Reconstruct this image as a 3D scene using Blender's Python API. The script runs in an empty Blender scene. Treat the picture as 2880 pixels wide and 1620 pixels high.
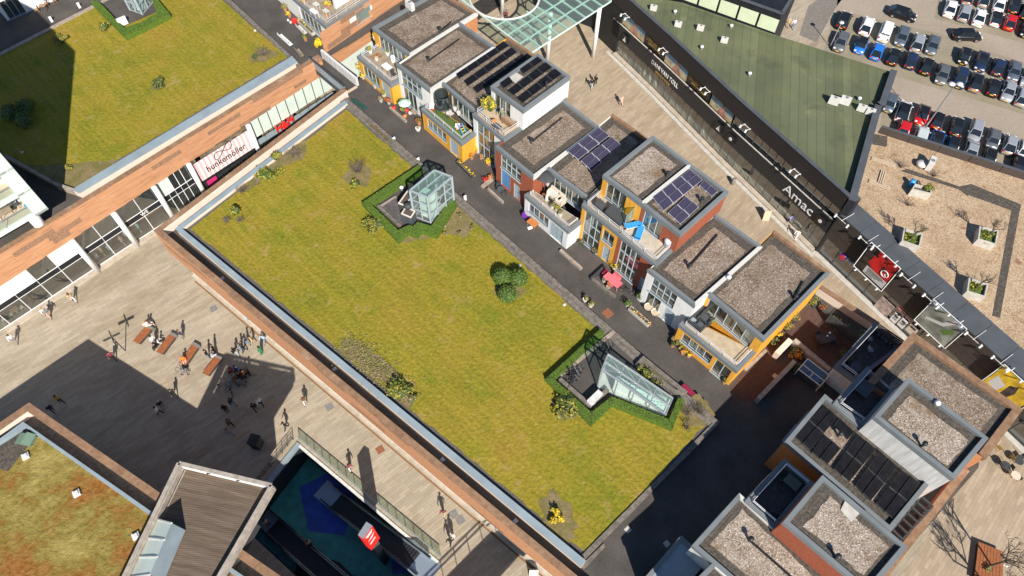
import bpy, bmesh, math, random
from mathutils import Vector as V, Matrix
R = math.radians
random.seed(11)
sc = bpy.context.scene
COL = sc.collection
# ------------------------------------------------------------------ camera
CF, CNX, CNY, CH = 2000.0, 1415.0, 2060.0, 68.0      # focal (px of a 2880 px wide frame), nadir pixel, height (m)
_n = V((CNX - 1440, CNY - 810, CF)).normalized()
_fw = (V((0, 0, 1)) - _n * _n.z).normalized()
_rt = _n.cross(_fw)
if _rt.x < 0: _rt = -_rt
cd = bpy.data.cameras.new('camera'); cam = bpy.data.objects.new('camera', cd); COL.objects.link(cam)
cd.sensor_width = 36.0; cd.lens = CF / 2880 * 36.0; cd.clip_start = 1.0; cd.clip_end = 3000.0
cam.matrix_world = Matrix(((_rt.x, -_rt.y, -_rt.z, 0), (_fw.x, -_fw.y, -_fw.z, 0), (-_n.x, _n.y, _n.z, CH), (0, 0, 0, 1)))
sc.camera = cam
# ------------------------------------------------------------------ sky and sun
SUN_AZ, SUN_EL = 106.0, 39.0           # direction shadows fall (deg from +x), elevation
w = bpy.data.worlds.new('World'); sc.world = w; w.use_nodes = True
nt = w.node_tree; bg = nt.nodes['Background']
sky = nt.nodes.new('ShaderNodeTexSky'); sky.sky_type = 'NISHITA'; sky.sun_disc = False
sky.sun_elevation = R(SUN_EL); sky.sun_rotation = R(164.0); sky.altitude = 0; sky.dust_density = 0.1; sky.ozone_density = 4.0
nt.links.new(sky.outputs[0], bg.inputs[0]); bg.inputs[1].default_value = 0.075
sl = bpy.data.lights.new('sun', 'SUN'); sl.energy = 5.0; sl.angle = R(0.53); sl.color = (1.0, 0.94, 0.84)
so = bpy.data.objects.new('sun', sl); COL.objects.link(so)
_sd = V((math.cos(R(SUN_AZ)) * math.cos(R(SUN_EL)), math.sin(R(SUN_AZ)) * math.cos(R(SUN_EL)), -math.sin(R(SUN_EL))))
so.rotation_euler = _sd.to_track_quat('-Z', 'Y').to_euler(); so.location = (20, -60, 120)
vs = sc.view_settings; vs.view_transform = 'Standard'; vs.look = 'None'; vs.exposure = 0.48; vs.gamma = 1.0
try: vs.use_curve_mapping = False
except Exception: pass
# ------------------------------------------------------------------ photo pixel -> place
CROP = {'a': (640, 100, 480, 2576), 'b': (380, 560, 480, 2576), 'c': (1000, 440, 480, 2576), 'd': (1500, 900, 480, 2576),
        'e': (1400, 1350, 480, 2576), 'f': (0, 360, 480, 2576), 'g': (1700, 0, 480, 2576), 'h': (1180, 0, 560, 2576),
        'i': (2300, 0, 580, 2576), 'j': (2440, 220, 440, 2571), 'k': (280, 850, 560, 2576), 'l': (640, 1080, 640, 2576),
        'm': (2360, 600, 520, 2576), 'n': (2100, 860, 480, 2576), 'o': (780, 0, 400, 2576), 'p': (2500, 1130, 380, 2573),
        'q': (1080, 240, 400, 2576), 'r': (1380, 440, 400, 2576), 's': (1620, 540, 400, 2576), 't': (1660, 740, 400, 1456),
        'u': (1860, 860, 400, 1456), 'v': (480, 300, 500, 1456), 'w': (0, 600, 480, 1456), 'x': (560, 1300, 640, 1456), 'O': (0, 0, 1, 1)}
for _i in range(9): CROP[_i + 1] = ((_i % 3) * 960, (_i // 3) * 540, 960, 2576)
def P(k, x, y, z=0.0):
    """the point at height z that photo crop k shows at (x, y)"""
    ox, oy, wd, n = CROP[k]; s = wd / n
    d = V((ox + x * s - 1440, oy + y * s - 810, CF))
    wx, wy, wz = d.dot(_rt), d.dot(_fw), -d.dot(_n)
    t = (CH - z) / -wz
    return V((wx * t, wy * t, z))
def PP(z, *pts): return [P(*p, z) for p in pts]
# ------------------------------------------------------------------ materials
MATS = {}
def _nodes(m):
    m.use_nodes = True; return m.node_tree, m.node_tree.nodes['Principled BSDF']
def M(name, col, rough=0.7, metal=0.0, var=0.0, scale=3.0, bump=0.0, bscale=40.0, col2=None, spec=None, rand=0.0, emit=None, detail=4.0, streak=False):
    if name in MATS: return MATS[name]
    m = bpy.data.materials.new(name); nt, b = _nodes(m); L = nt.links
    b.inputs['Roughness'].default_value = rough; b.inputs['Metallic'].default_value = metal
    if spec is not None: b.inputs['Specular IOR Level'].default_value = spec
    c = (*col, 1); b.inputs['Base Color'].default_value = c
    out = None
    if var or col2 or bump:
        tc = nt.nodes.new('ShaderNodeTexCoord')
        geo = nt.nodes.new('ShaderNodeNewGeometry')
        no = nt.nodes.new('ShaderNodeTexNoise'); no.inputs['Scale'].default_value = scale; no.inputs['Detail'].default_value = detail
        mp = nt.nodes.new('ShaderNodeMapping'); mp.inputs['Scale'].default_value = (3, 3, .35) if streak else (1, 1, 1)
        L.new(geo.outputs['Position'], mp.inputs[0]); L.new(mp.outputs[0], no.inputs['Vector'])
        if var or col2:
            cr = nt.nodes.new('ShaderNodeValToRGB')
            c2 = col2 if col2 else tuple(min(1, x * (1 + var)) for x in col)
            c1 = col if col2 else tuple(x * (1 - var) for x in col)
            cr.color_ramp.elements[0].position = 0.33; cr.color_ramp.elements[1].position = 0.67
            cr.color_ramp.elements[0].color = (*c1, 1); cr.color_ramp.elements[1].color = (*c2, 1)
            L.new(no.outputs[0], cr.inputs[0]); out = cr.outputs[0]
        if bump:
            n2 = nt.nodes.new('ShaderNodeTexNoise'); n2.inputs['Scale'].default_value = bscale; n2.inputs['Detail'].default_value = 3
            L.new(geo.outputs['Position'], n2.inputs['Vector'])
            bp = nt.nodes.new('ShaderNodeBump'); bp.inputs['Strength'].default_value = bump; bp.inputs['Distance'].default_value = 0.05
            L.new(n2.outputs[0], bp.inputs['Height']); L.new(bp.outputs[0], b.inputs['Normal'])
    if rand:
        oi = nt.nodes.new('ShaderNodeObjectInfo'); hs = nt.nodes.new('ShaderNodeHueSaturation')
        mr = nt.nodes.new('ShaderNodeMapRange'); mr.inputs[3].default_value = 1 - rand; mr.inputs[4].default_value = 1 + rand
        L.new(oi.outputs['Random'], mr.inputs[0]); L.new(mr.outputs[0], hs.inputs['Value'])
        if out: L.new(out, hs.inputs['Color'])
        else: hs.inputs['Color'].default_value = c
        out = hs.outputs[0]
    if out: L.new(out, b.inputs['Base Color'])
    if emit: b.inputs['Emission Color'].default_value = (*emit[:3], 1); b.inputs['Emission Strength'].default_value = emit[3]
    MATS[name] = m; return m
def glass(name, tint, alpha, rough=0.03, dif=.6):
    """thin glazing: part clear (tinted), part mirror"""
    m = bpy.data.materials.new(name); m.use_nodes = True; nt = m.node_tree; nt.nodes.clear(); L = nt.links
    o = nt.nodes.new('ShaderNodeOutputMaterial'); mx = nt.nodes.new('ShaderNodeMixShader'); mx2 = nt.nodes.new('ShaderNodeMixShader')
    tr = nt.nodes.new('ShaderNodeBsdfTransparent'); tr.inputs[0].default_value = (*tint, 1)
    gl = nt.nodes.new('ShaderNodeBsdfGlossy'); gl.inputs['Roughness'].default_value = rough
    df = nt.nodes.new('ShaderNodeBsdfDiffuse'); df.inputs[0].default_value = (tint[0] * .8, tint[1] * .8, tint[2] * .8, 1)
    mx2.inputs[0].default_value = dif
    L.new(gl.outputs[0], mx2.inputs[1]); L.new(df.outputs[0], mx2.inputs[2])
    mx.inputs[0].default_value = alpha
    L.new(tr.outputs[0], mx.inputs[1]); L.new(mx2.outputs[0], mx.inputs[2]); L.new(mx.outputs[0], o.inputs[0])
    MATS[name] = m; return m
def ramp_mat(name, stops, scale, rough=0.95, tex='noise', bump=0.0, scale2=0.0, stops2=None, mixf=0.5, mode='MIX', rot=0.0, stretch=(1, 1, 1), detail=6, extra=None, bdist=0.04):
    """two layered noise / voronoi ramps on world position"""
    m = bpy.data.materials.new(name); nt, b = _nodes(m); L = nt.links; b.inputs['Roughness'].default_value = rough
    b.inputs['Specular IOR Level'].default_value = 0.2
    geo = nt.nodes.new('ShaderNodeNewGeometry'); mp = nt.nodes.new('ShaderNodeMapping'); mp.vector_type = 'TEXTURE'
    mp.inputs['Rotation'].default_value[2] = rot; mp.inputs['Scale'].default_value = stretch
    L.new(geo.outputs['Position'], mp.inputs[0])
    def layer(tex, scale, stops):
        if tex == 'voro':
            t = nt.nodes.new('ShaderNodeTexVoronoi'); t.inputs['Scale'].default_value = scale; s = t.outputs['Color']
            sp = nt.nodes.new('ShaderNodeSeparateColor'); L.new(s, sp.inputs[0]); s = sp.outputs[0]; hgt = t.outputs['Distance']
        else:
            t = nt.nodes.new('ShaderNodeTexNoise'); t.inputs['Scale'].default_value = scale; t.inputs['Detail'].default_value = detail; t.inputs['Roughness'].default_value = 0.6; s = t.outputs[0]; hgt = s
        L.new(mp.outputs[0], t.inputs['Vector'])
        cr = nt.nodes.new('ShaderNodeValToRGB'); el = cr.color_ramp.elements
        el[0].position = stops[0][0]; el[0].color = (*stops[0][1], 1); el[1].position = stops[-1][0]; el[1].color = (*stops[-1][1], 1)
        for p, c in stops[1:-1]: e = el.new(p); e.color = (*c, 1)
        L.new(s, cr.inputs[0]); return cr.outputs[0], hgt
    c, h = layer(tex, scale, stops); hh = h
    if stops2:
        c2, h2 = layer('noise', scale2, stops2)
        mx = nt.nodes.new('ShaderNodeMix'); mx.data_type = 'RGBA'; mx.blend_type = mode; mx.inputs[0].default_value = mixf
        L.new(c, mx.inputs[6]); L.new(c2, mx.inputs[7]); c = mx.outputs[2]
    if extra: c = extra(nt, L, mp, c)
    L.new(c, b.inputs['Base Color'])
    if bump:
        bp = nt.nodes.new('ShaderNodeBump'); bp.inputs['Strength'].default_value = bump; bp.inputs['Distance'].default_value = bdist
        L.new(hh, bp.inputs['Height']); L.new(bp.outputs[0], b.inputs['Normal'])
    MATS[name] = m; return m
def brick_over(bw, bh, mort, dark, off=0.5, rot=None):
    def f(nt, L, mp, c):
        bt = nt.nodes.new('ShaderNodeTexBrick'); bt.inputs['Scale'].default_value = 1.0
        bt.inputs['Brick Width'].default_value = bw; bt.inputs['Row Height'].default_value = bh; bt.inputs['Mortar Size'].default_value = mort
        bt.offset = off; bt.inputs['Color1'].default_value = (1, 1, 1, 1); bt.inputs['Color2'].default_value = (0.80, 0.80, 0.80, 1); bt.inputs['Mortar'].default_value = (dark, dark, dark, 1)
        src = mp.outputs[0]
        if rot is not None:
            geo = nt.nodes.new('ShaderNodeNewGeometry'); m2 = nt.nodes.new('ShaderNodeMapping'); m2.inputs['Rotation'].default_value[2] = rot
            L.new(geo.outputs['Position'], m2.inputs[0]); src = m2.outputs[0]
        L.new(src, bt.inputs['Vector'])
        mx = nt.nodes.new('ShaderNodeMix'); mx.data_type = 'RGBA'; mx.blend_type = 'MULTIPLY'; mx.inputs[0].default_value = 1.0
        L.new(c, mx.inputs[6]); L.new(bt.outputs[0], mx.inputs[7]); return mx.outputs[2]
    return f
def patch(col, scale, lo, hi, amt=1.0, nxt=None, det=6):
    """irregular patches of another colour (moss, wear, stains) over a surface"""
    def f(nt, L, mp, c):
        if nxt: c = nxt(nt, L, mp, c)
        geo = nt.nodes.new('ShaderNodeNewGeometry'); n = nt.nodes.new('ShaderNodeTexNoise'); n.inputs['Scale'].default_value = scale; n.inputs['Detail'].default_value = det; n.inputs['Roughness'].default_value = .62
        L.new(geo.outputs['Position'], n.inputs['Vector']); mr = nt.nodes.new('ShaderNodeMapRange'); mr.inputs[1].default_value = lo; mr.inputs[2].default_value = hi; mr.inputs[4].default_value = amt
        L.new(n.outputs[0], mr.inputs[0]); mx = nt.nodes.new('ShaderNodeMix'); mx.data_type = 'RGBA'; L.new(mr.outputs[0], mx.inputs[0]); L.new(c, mx.inputs[6]); mx.inputs[7].default_value = (*col, 1); return mx.outputs[2]
    return f
# direction of the terraces (down-right in the photo) in the plan
_d1 = P(2, 1375, 830, 17.3) - P(2, 1130, 650, 17.3); TA = math.atan2(_d1.y, _d1.x)
_ln = P(4, 730, 585) - P(4, 1285, 180); LA = math.atan2(_ln.y, _ln.x)     # direction of the lane
g1 = [(.28, (.09, .095, .010)), (.42, (.19, .17, .016)), (.54, (.265, .21, .024)), (.72, (.40, .285, .055))]
g2 = [(.32, (.115, .155, .010)), (.48, (.245, .21, .018)), (.6, (.31, .22, .027)), (.7, (.33, .19, .035))]
def _mow(nt, L, mp, c):
    geo = nt.nodes.new('ShaderNodeNewGeometry'); m2 = nt.nodes.new('ShaderNodeMapping'); m2.vector_type = 'TEXTURE'; m2.inputs['Rotation'].default_value[2] = TA; m2.inputs['Scale'].default_value = (6, .35, 1)
    n = nt.nodes.new('ShaderNodeTexNoise'); n.inputs['Scale'].default_value = 1.0; n.inputs['Detail'].default_value = 5
    L.new(geo.outputs['Position'], m2.inputs[0]); L.new(m2.outputs[0], n.inputs['Vector'])
    mr = nt.nodes.new('ShaderNodeMapRange'); mr.inputs[1].default_value = .3; mr.inputs[2].default_value = .7; mr.inputs[3].default_value = .88; mr.inputs[4].default_value = 1.12
    L.new(n.outputs[0], mr.inputs[0])
    mx = nt.nodes.new('ShaderNodeMix'); mx.data_type = 'RGBA'; mx.blend_type = 'MULTIPLY'; mx.inputs[0].default_value = 1
    L.new(c, mx.inputs[6]); L.new(mr.outputs[0], mx.inputs[7]); return mx.outputs[2]
ramp_mat('grass', g1, 3.2, stops2=g2, scale2=.16, mixf=.5, bump=.9, extra=patch((.36, .25, .09), .75, .58, .72, .75, patch((.12, .17, .012), .42, .57, .72, .7, patch((.34, .24, .07), 2.4, .60, .70, .5, _mow))), bdist=.12)
ramp_mat('soil', [(.3, (.06, .055, .05)), (.5, (.12, .105, .09)), (.7, (.2, .175, .15))], 9, bump=.8)
ramp_mat('bed_soil', [(.3, (.10, .085, .03)), (.5, (.2, .155, .06)), (.7, (.3, .235, .12))], 7, bump=.9, stops2=[(.4, (.12, .12, .03)), (.6, (.26, .19, .11))], scale2=.9)
ramp_mat('stone', [(.25, (.33, .265, .19)), (.5, (.42, .35, .26)), (.75, (.50, .43, .335))], 1.0, stops2=[(.3, (.27, .205, .135)), (.46, (.42, .35, .26)), (.6, (.48, .41, .315))], scale2=.22, mixf=.5, rot=R(40), stretch=(2.6, .7, 1), extra=patch((.22, .16, .10), .5, .60, .76, .5, brick_over(1.2, .3, .016, .62, rot=-R(40))), rough=.8)
ramp_mat('street', [(.25, (.35, .27, .19)), (.5, (.44, .34, .235)), (.75, (.51, .41, .295))], 1.0, stops2=[(.3, (.33, .25, .17)), (.5, (.44, .355, .265)), (.65, (.49, .40, .31))], scale2=.25, mixf=.5, rot=R(48), stretch=(2.2, .7, 1), extra=patch((.24, .16, .09), .45, .60, .76, .45, brick_over(1.2, .35, .016, .66, rot=-R(48))), rough=.8)
ramp_mat('deck', [(.3, (.055, .05, .045)), (.5, (.085, .077, .07)), (.7, (.115, .105, .095))], 6, stops2=[(.35, (.06, .053, .05)), (.65, (.115, .10, .09))], scale2=.35, mixf=.6, bump=.3, rot=TA)
ramp_mat('gravel', [(.0, (.07, .045, .032)), (.25, (.16, .11, .075)), (.5, (.25, .185, .135)), (.72, (.36, .29, .22)), (.88, (.22, .18, .19)), (1.0, (.62, .55, .47))], 11, tex='voro', bump=.6, stops2=[(.35, (.14, .10, .06)), (.55, (.27, .21, .16)), (.7, (.33, .27, .22))], scale2=.7, mixf=.35, extra=patch((.13, .085, .05), .32, .52, .66, .65, patch((.40, .34, .27), .21, .56, .70, .45)))
ramp_mat('gravel_light', [(.0, (.08, .055, .04)), (.25, (.21, .15, .105)), (.5, (.33, .265, .205)), (.72, (.47, .40, .33)), (.88, (.25, .21, .21)), (1.0, (.78, .72, .64))], 12, tex='voro', bump=.6, stops2=[(.35, (.2, .15, .1)), (.55, (.42, .35, .28)), (.7, (.5, .42, .35))], scale2=.6, mixf=.3, extra=patch((.17, .10, .045), .38, .54, .66, .7, patch((.42, .28, .06), 1.3, .66, .72, .5)))
ramp_mat('gravel_sand', [(.0, (.18, .105, .06)), (.25, (.33, .22, .13)), (.55, (.45, .33, .215)), (.8, (.52, .40, .275)), (1.0, (.62, .51, .39))], 9, tex='voro', bump=.5, stops2=[(.3, (.23, .10, .05)), (.42, (.40, .28, .175)), (.6, (.48, .36, .24))], scale2=.5, mixf=.45, extra=patch((.20, .075, .035), .9, .60, .70, .7, patch((.30, .20, .12), .15, .5, .7, .5)))
ramp_mat('paver_roof', [(.3, (.06, .05, .042)), (.5, (.105, .09, .075)), (.7, (.16, .14, .115))], 5, extra=patch((.24, .15, .04), 1.6, .66, .74, .55, brick_over(.5, .5, .02, .6, off=0, rot=-TA)), bump=.3)
ramp_mat('sedum', [(.3, (.13, .12, .025)), (.45, (.25, .2, .05)), (.58, (.35, .28, .09)), (.75, (.5, .4, .16))], 3.0, stops2=[(.34, (.26, .04, .006)), (.45, (.22, .075, .012)), (.52, (.2, .15, .03)), (.65, (.36, .28, .09))], scale2=.28, mixf=.62, bump=1.0, bdist=.15)
ramp_mat('park', [(.3, (.29, .235, .185)), (.5, (.345, .285, .225)), (.7, (.40, .335, .27))], 2.2, stops2=[(.35, (.27, .22, .165)), (.65, (.37, .31, .25))], scale2=.13, mixf=.5, rough=.85)
ramp_mat('park_bay', [(.3, (.24, .20, .145)), (.5, (.29, .25, .185)), (.7, (.35, .30, .23))], 2.8, stops2=[(.35, (.22, .195, .12)), (.65, (.31, .265, .2))], scale2=.3, mixf=.5, rough=.85)
ramp_mat('asphalt_patch', [(.3, (.17, .15, .13)), (.7, (.24, .215, .19))], 2.0, rough=.9)
ramp_mat('green_roof', [(.3, (.115, .135, .075)), (.7, (.15, .165, .09))], .4, stops2=[(.3, (.10, .118, .07)), (.5, (.14, .155, .088)), (.68, (.21, .215, .11))], scale2=.13, mixf=.55, extra=patch((.06, .07, .045), .22, .55, .70, .6, patch((.26, .25, .12), .35, .62, .75, .5, brick_over(60, 1.02, .04, .66, rot=R(-78)))), rough=.75)
ramp_mat('wood_deck', [(.3, (.105, .078, .056)), (.5, (.145, .108, .08)), (.7, (.195, .15, .115))], 1.0, stretch=(3, .25, 1), rot=R(-12), rough=.85)
ramp_mat('board', [(.28, (.24, .115, .06)), (.42, (.47, .23, .115)), (.6, (.57, .295, .155)), (.8, (.62, .35, .20))], 1.0, stretch=(2.8, .22, .22), rot=LA, stops2=[(.3, (.45, .22, .115)), (.7, (.61, .32, .18))], scale2=.5, mixf=.4, rough=.7)
ramp_mat('board2', [(.28, (.28, .11, .05)), (.42, (.46, .19, .085)), (.6, (.55, .24, .11)), (.8, (.6, .29, .15))], 1.0, stretch=(2.8, .22, .22), rot=TA, stops2=[(.3, (.42, .18, .08)), (.7, (.6, .27, .13))], scale2=.5, mixf=.4, rough=.7)
ramp_mat('coping_brown', [(.3, (.15, .085, .05)), (.5, (.27, .16, .095)), (.7, (.38, .25, .16))], 2.5, stops2=[(.35, (.2, .115, .07)), (.62, (.33, .2, .12)), (.72, (.5, .4, .32))], scale2=.6, mixf=.5, rough=.85)
ramp_mat('brick_red', [(.3, (.27, .075, .042)), (.7, (.36, .11, .06))], 5, rough=.85)
M('board_dark', (.30, .17, .10), .75, var=.25, scale=6)
M('peach', (.72, .60, .51), .7, var=.05, scale=.8)
M('coping_house', (.17, .188, .198), .75, var=.10, scale=.7)
M('coping', (.27, .33, .365), .45, var=.10, scale=.7)
M('coping_dark', (.075, .083, .095), .75, var=.12, scale=.8)
M('white', (.76, .75, .73), .6, var=.07, scale=1.5, streak=True)
M('white_dirty', (.62, .61, .59), .7, var=.16, scale=1.2, streak=True)
M('yellow', (.74, .36, .04), .6, var=.13, scale=1.2, streak=True)
M('frame', (.33, .38, .41), .5)
M('door', (.36, .44, .48), .45)
M('bluepanel', (.12, .29, .55), .35)
M('black', (.012, .014, .018), .55, var=.3, scale=1)
M('black_gloss', (.008, .009, .012), .2)
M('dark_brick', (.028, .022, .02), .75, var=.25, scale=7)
M('dark_wall', (.062, .046, .038), .75, var=.25, scale=6)
M('fascia', (.02, .022, .027), .5)
M('steel', (.55, .56, .57), .35, metal=.6)
M('rail', (.78, .78, .80), .35, metal=.3)
M('white_paint', (.82, .82, .81), .5)
M('offwhite', (.62, .60, .56), .55, var=.04)
M('plinth', (.46, .39, .31), .8, var=.15, scale=1.5)
M('concrete', (.36, .31, .26), .85, var=.2, scale=2.5, bump=.2)
M('concrete_pale', (.50, .47, .42), .85, var=.12, scale=2)
M('stone_kerb', (.17, .148, .125), .9, var=.3, scale=3, bump=.4, bscale=20)
M('kerb_pale', (.33, .27, .22), .9, var=.2, scale=2)
M('turf', (.085, .13, .025), .95, var=.2, scale=9, bump=.4)
M('tile', (.47, .37, .25), .8, var=.12, scale=1.6)
M('woodfloor', (.30, .24, .175), .8, var=.2, scale=2)
M('woodfloor_pale', (.50, .43, .34), .8, var=.15, scale=2)
M('dark_floor', (.10, .09, .085), .85, var=.3, scale=3)
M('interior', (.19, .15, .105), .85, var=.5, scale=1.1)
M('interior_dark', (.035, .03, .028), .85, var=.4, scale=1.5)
M('curtain', (.55, .60, .55), .8, var=.1, scale=5)
M('frosted', (.62, .70, .64), .45, var=.05, scale=.7)
M('pvcell', (.010, .010, .013), .5, var=.3, scale=2, spec=.15)
M('pvcell_purple', (.055, .048, .085), .4, spec=.3, var=.3, scale=14)
M('tyre', (.015, .015, .015), .9)
M('rim', (.45, .46, .48), .35, metal=.7)
M('carglass', (.015, .022, .03), .06, spec=.8)
M('plate', (.80, .42, .02), .5)
M('redlight', (.45, .01, .015), .25)
M('headlight', (.75, .76, .78), .15)
M('bench_wood', (.30, .105, .038), .6, var=.2, scale=4)
M('wood', (.33, .19, .10), .7, var=.25, scale=5)
M('orange_wood', (.55, .20, .06), .6, var=.15, scale=5)
M('terracotta', (.50, .22, .11), .8, var=.1)
M('trunk', (.13, .10, .08), .9, var=.3, scale=10)
M('twig', (.16, .125, .095), .9, var=.3, scale=10)
M('leaf_green', (.085, .14, .02), .65, var=.45, scale=4, rand=0)
M('leaf_box', (.085, .145, .018), .65, var=.35, scale=5)
M('leaf_dark', (.055, .09, .022), .65, var=.4, scale=5)
M('leaf_yellow', (.32, .27, .03), .65, var=.35, scale=5)
M('leaf_olive', (.20, .20, .045), .7, var=.35, scale=5)
M('leaf_dry', (.27, .205, .12), .8, var=.4, scale=6)
M('flower_yellow', (.80, .55, .012), .6, var=.15, scale=8)
M('flower_orange', (.75, .26, .02), .6, var=.2, scale=8)
M('flower_red', (.55, .03, .02), .6, var=.2, scale=8)
M('hedge', (.085, .145, .012), .7, var=.35, scale=7, bump=.6, bscale=14)
M('pink', (.72, .17, .20), .6)
M('red', (.72, .03, .025), .45)
M('red_sign', (.80, .028, .02), .45)
M('blue_plastic', (.04, .33, .72), .4)
M('skyblue', (.30, .55, .70), .5)
M('skin', (.55, .33, .23), .6)
M('hair_dark', (.03, .02, .015), .7)
M('teal_floor', (.05, .30, .28), .5, var=.2, scale=1.2)
M('blue_floor', (.03, .09, .46), .5, var=.2, scale=1.2)
M('pit_dark', (.02, .028, .03), .6)
M('esc_steel', (.36, .43, .50), .35, metal=.5)
M('esc_step', (.025, .027, .03), .5)
M('drain', (.22, .115, .05), .8, var=.2, scale=6)
M('cover_rust', (.26, .10, .05), .8, var=.25, scale=8)
M('cover_grey', (.21, .20, .185), .6, var=.2, scale=8)
M('tan', (.56, .45, .33), .8)
M('cushion', (.66, .56, .44), .8, var=.05)
M('charcoal', (.05, .052, .055), .7, var=.15, scale=4)
M('gold', (.55, .36, .10), .4, metal=.5)
M('white_letter', (.86, .86, .86), .5)
M('purple', (.16, .03, .32), .5)
glass('glass', (.62, .70, .68), .30, dif=.12)
glass('glass_clear', (.84, .93, .91), .16)
glass('glass_green', (.66, .86, .76), .30)
glass('glass_canopy', (.74, .92, .85), .24)
glass('glass_dark', (.24, .31, .33), .36, dif=.25)
def mats(x): return [MATS[x]] if isinstance(x, str) else [MATS[i] for i in x]
# ------------------------------------------------------------------ objects
OFF = {}
def tag(o, label, cat, group=None, kind=None):
    if label: o['label'] = label
    if cat: o['category'] = cat
    if group: o['group'] = group
    if kind: o['kind'] = kind
    return o
def thing(name, label, cat, loc=(0, 0, 0), rz=0.0, group=None):
    o = bpy.data.objects.new(name, None); o.empty_display_size = .3; COL.objects.link(o)
    o.location = loc; o.rotation_euler = (0, 0, rz); OFF[o] = V(loc)
    return tag(o, label, cat, group)
class MB:
    def __init__(s): s.v = []; s.f = []; s.m = []
    def poly(s, pts, mi=0):
        b = len(s.v); s.v += [V(p) for p in pts]; s.f.append(list(range(b, b + len(pts)))); s.m.append(mi); return s
    def prism(s, pts, z0, z1, mi=0, top=None, bottom=True):
        n = len(pts); b = len(s.v)
        zt = z1 if isinstance(z1, (list, tuple)) else [z1] * n
        for p in pts: s.v.append(V((p[0], p[1], z0)))
        for p, z in zip(pts, zt): s.v.append(V((p[0], p[1], z)))
        for i in range(n):
            j = (i + 1) % n; s.f.append([b + i, b + j, b + n + j, b + n + i]); s.m.append(mi)
        s.f.append([b + n + i for i in range(n)]); s.m.append(mi if top is None else top)
        if bottom: s.f.append([b + i for i in range(n)][::-1]); s.m.append(mi)
        return s
    def box(s, c, sz, rz=0.0, mi=0, rot=None):
        b = len(s.v); q = Matrix.Rotation(rz, 3, 'Z') if rot is None else rot
        for x in (-.5, .5):
            for y in (-.5, .5):
                for z in (-.5, .5): s.v.append(V(c) + q @ V((x * sz[0], y * sz[1], z * sz[2])))
        for f in ((0, 1, 3, 2), (4, 6, 7, 5), (0, 4, 5, 1), (2, 3, 7, 6), (0, 2, 6, 4), (1, 5, 7, 3)): s.f.append([b + i for i in f]); s.m.append(mi)
        return s
    def bar(s, p, q, wd, ht, mi=0):
        p, q = V(p), V(q); d = q - p; L = d.length
        if L < 1e-5: return s
        r = d.to_track_quat('X', 'Z').to_matrix(); return s.box((p + q) / 2, (L, wd, ht), rot=r, mi=mi)
    def tube(s, p, q, r0, r1=None, n=6, mi=0, cap=True):
        p, q = V(p), V(q); r1 = r0 if r1 is None else r1; d = q - p
        if d.length < 1e-5: return s
        m = d.to_track_quat('Z', 'Y').to_matrix(); b = len(s.v)
        for i in range(n):
            a = 2 * math.pi * i / n; e = m @ V((math.cos(a), math.sin(a), 0)); s.v.append(p + e * r0); s.v.append(q + e * r1)
        for i in range(n):
            j = (i + 1) % n; s.f.append([b + 2 * i, b + 2 * j, b + 2 * j + 1, b + 2 * i + 1]); s.m.append(mi)
        if cap: s.f.append([b + 2 * i + 1 for i in range(n)]); s.m.append(mi); s.f.append([b + 2 * i for i in range(n)][::-1]); s.m.append(mi)
        return s
    def lathe(s, c, prof, n=12, mi=0):
        b = len(s.v); c = V(c)
        for r, z in prof:
            for i in range(n):
                a = 2 * math.pi * i / n; s.v.append(c + V((r * math.cos(a), r * math.sin(a), z)))
        for k in range(len(prof) - 1):
            for i in range(n):
                j = (i + 1) % n; s.f.append([b + k * n + i, b + k * n + j, b + (k + 1) * n + j, b + (k + 1) * n + i]); s.m.append(mi)
        s.f.append([b + (len(prof) - 1) * n + i for i in range(n)]); s.m.append(mi)
        s.f.append([b + i for i in range(n)][::-1]); s.m.append(mi); return s
    def torus(s, c, R_, r, ax=(0, 0, 1), n=16, k=5, mi=0):
        m = V(ax).to_track_quat('Z', 'Y').to_matrix(); b = len(s.v)
        for i in range(n):
            a = 2 * math.pi * i / n
            for j in range(k):
                t = 2 * math.pi * j / k; s.v.append(V(c) + m @ V(((R_ + r * math.cos(t)) * math.cos(a), (R_ + r * math.cos(t)) * math.sin(a), r * math.sin(t))))
        for i in range(n):
            for j in range(k):
                i2, j2 = (i + 1) % n, (j + 1) % k; s.f.append([b + i * k + j, b + i2 * k + j, b + i2 * k + j2, b + i * k + j2]); s.m.append(mi)
        return s
    def blob(s, c, rad, n=60, size=.12, mi=0, mis=None, flat=0.0, shell=.55, rng=random):
        """leaf clump: small leaf faces through an ellipsoid"""
        c = V(c)
        for _ in range(n):
            d = V((rng.gauss(0, 1), rng.gauss(0, 1), rng.gauss(0, 1))).normalized(); r = shell + (1 - shell) * rng.random()
            if rng.random() < .12: r *= .6
            p = c + V((d.x * rad[0] * r, d.y * rad[1] * r, d.z * rad[2] * r))
            nn = (d + V((rng.gauss(0, .5), rng.gauss(0, .5), rng.gauss(0, .5) + .3))).normalized()
            m = nn.to_track_quat('Z', 'Y').to_matrix(); a = rng.random() * 6.28; u = m @ V((math.cos(a), math.sin(a), 0)); w_ = nn.cross(u)
            z = size * (.6 + .8 * rng.random()); k = mi if mis is None else rng.choice(mis)
            s.poly([p - u * z, p - w_ * z * .6, p + u * z, p + w_ * z * .6], k)
        return s
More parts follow.
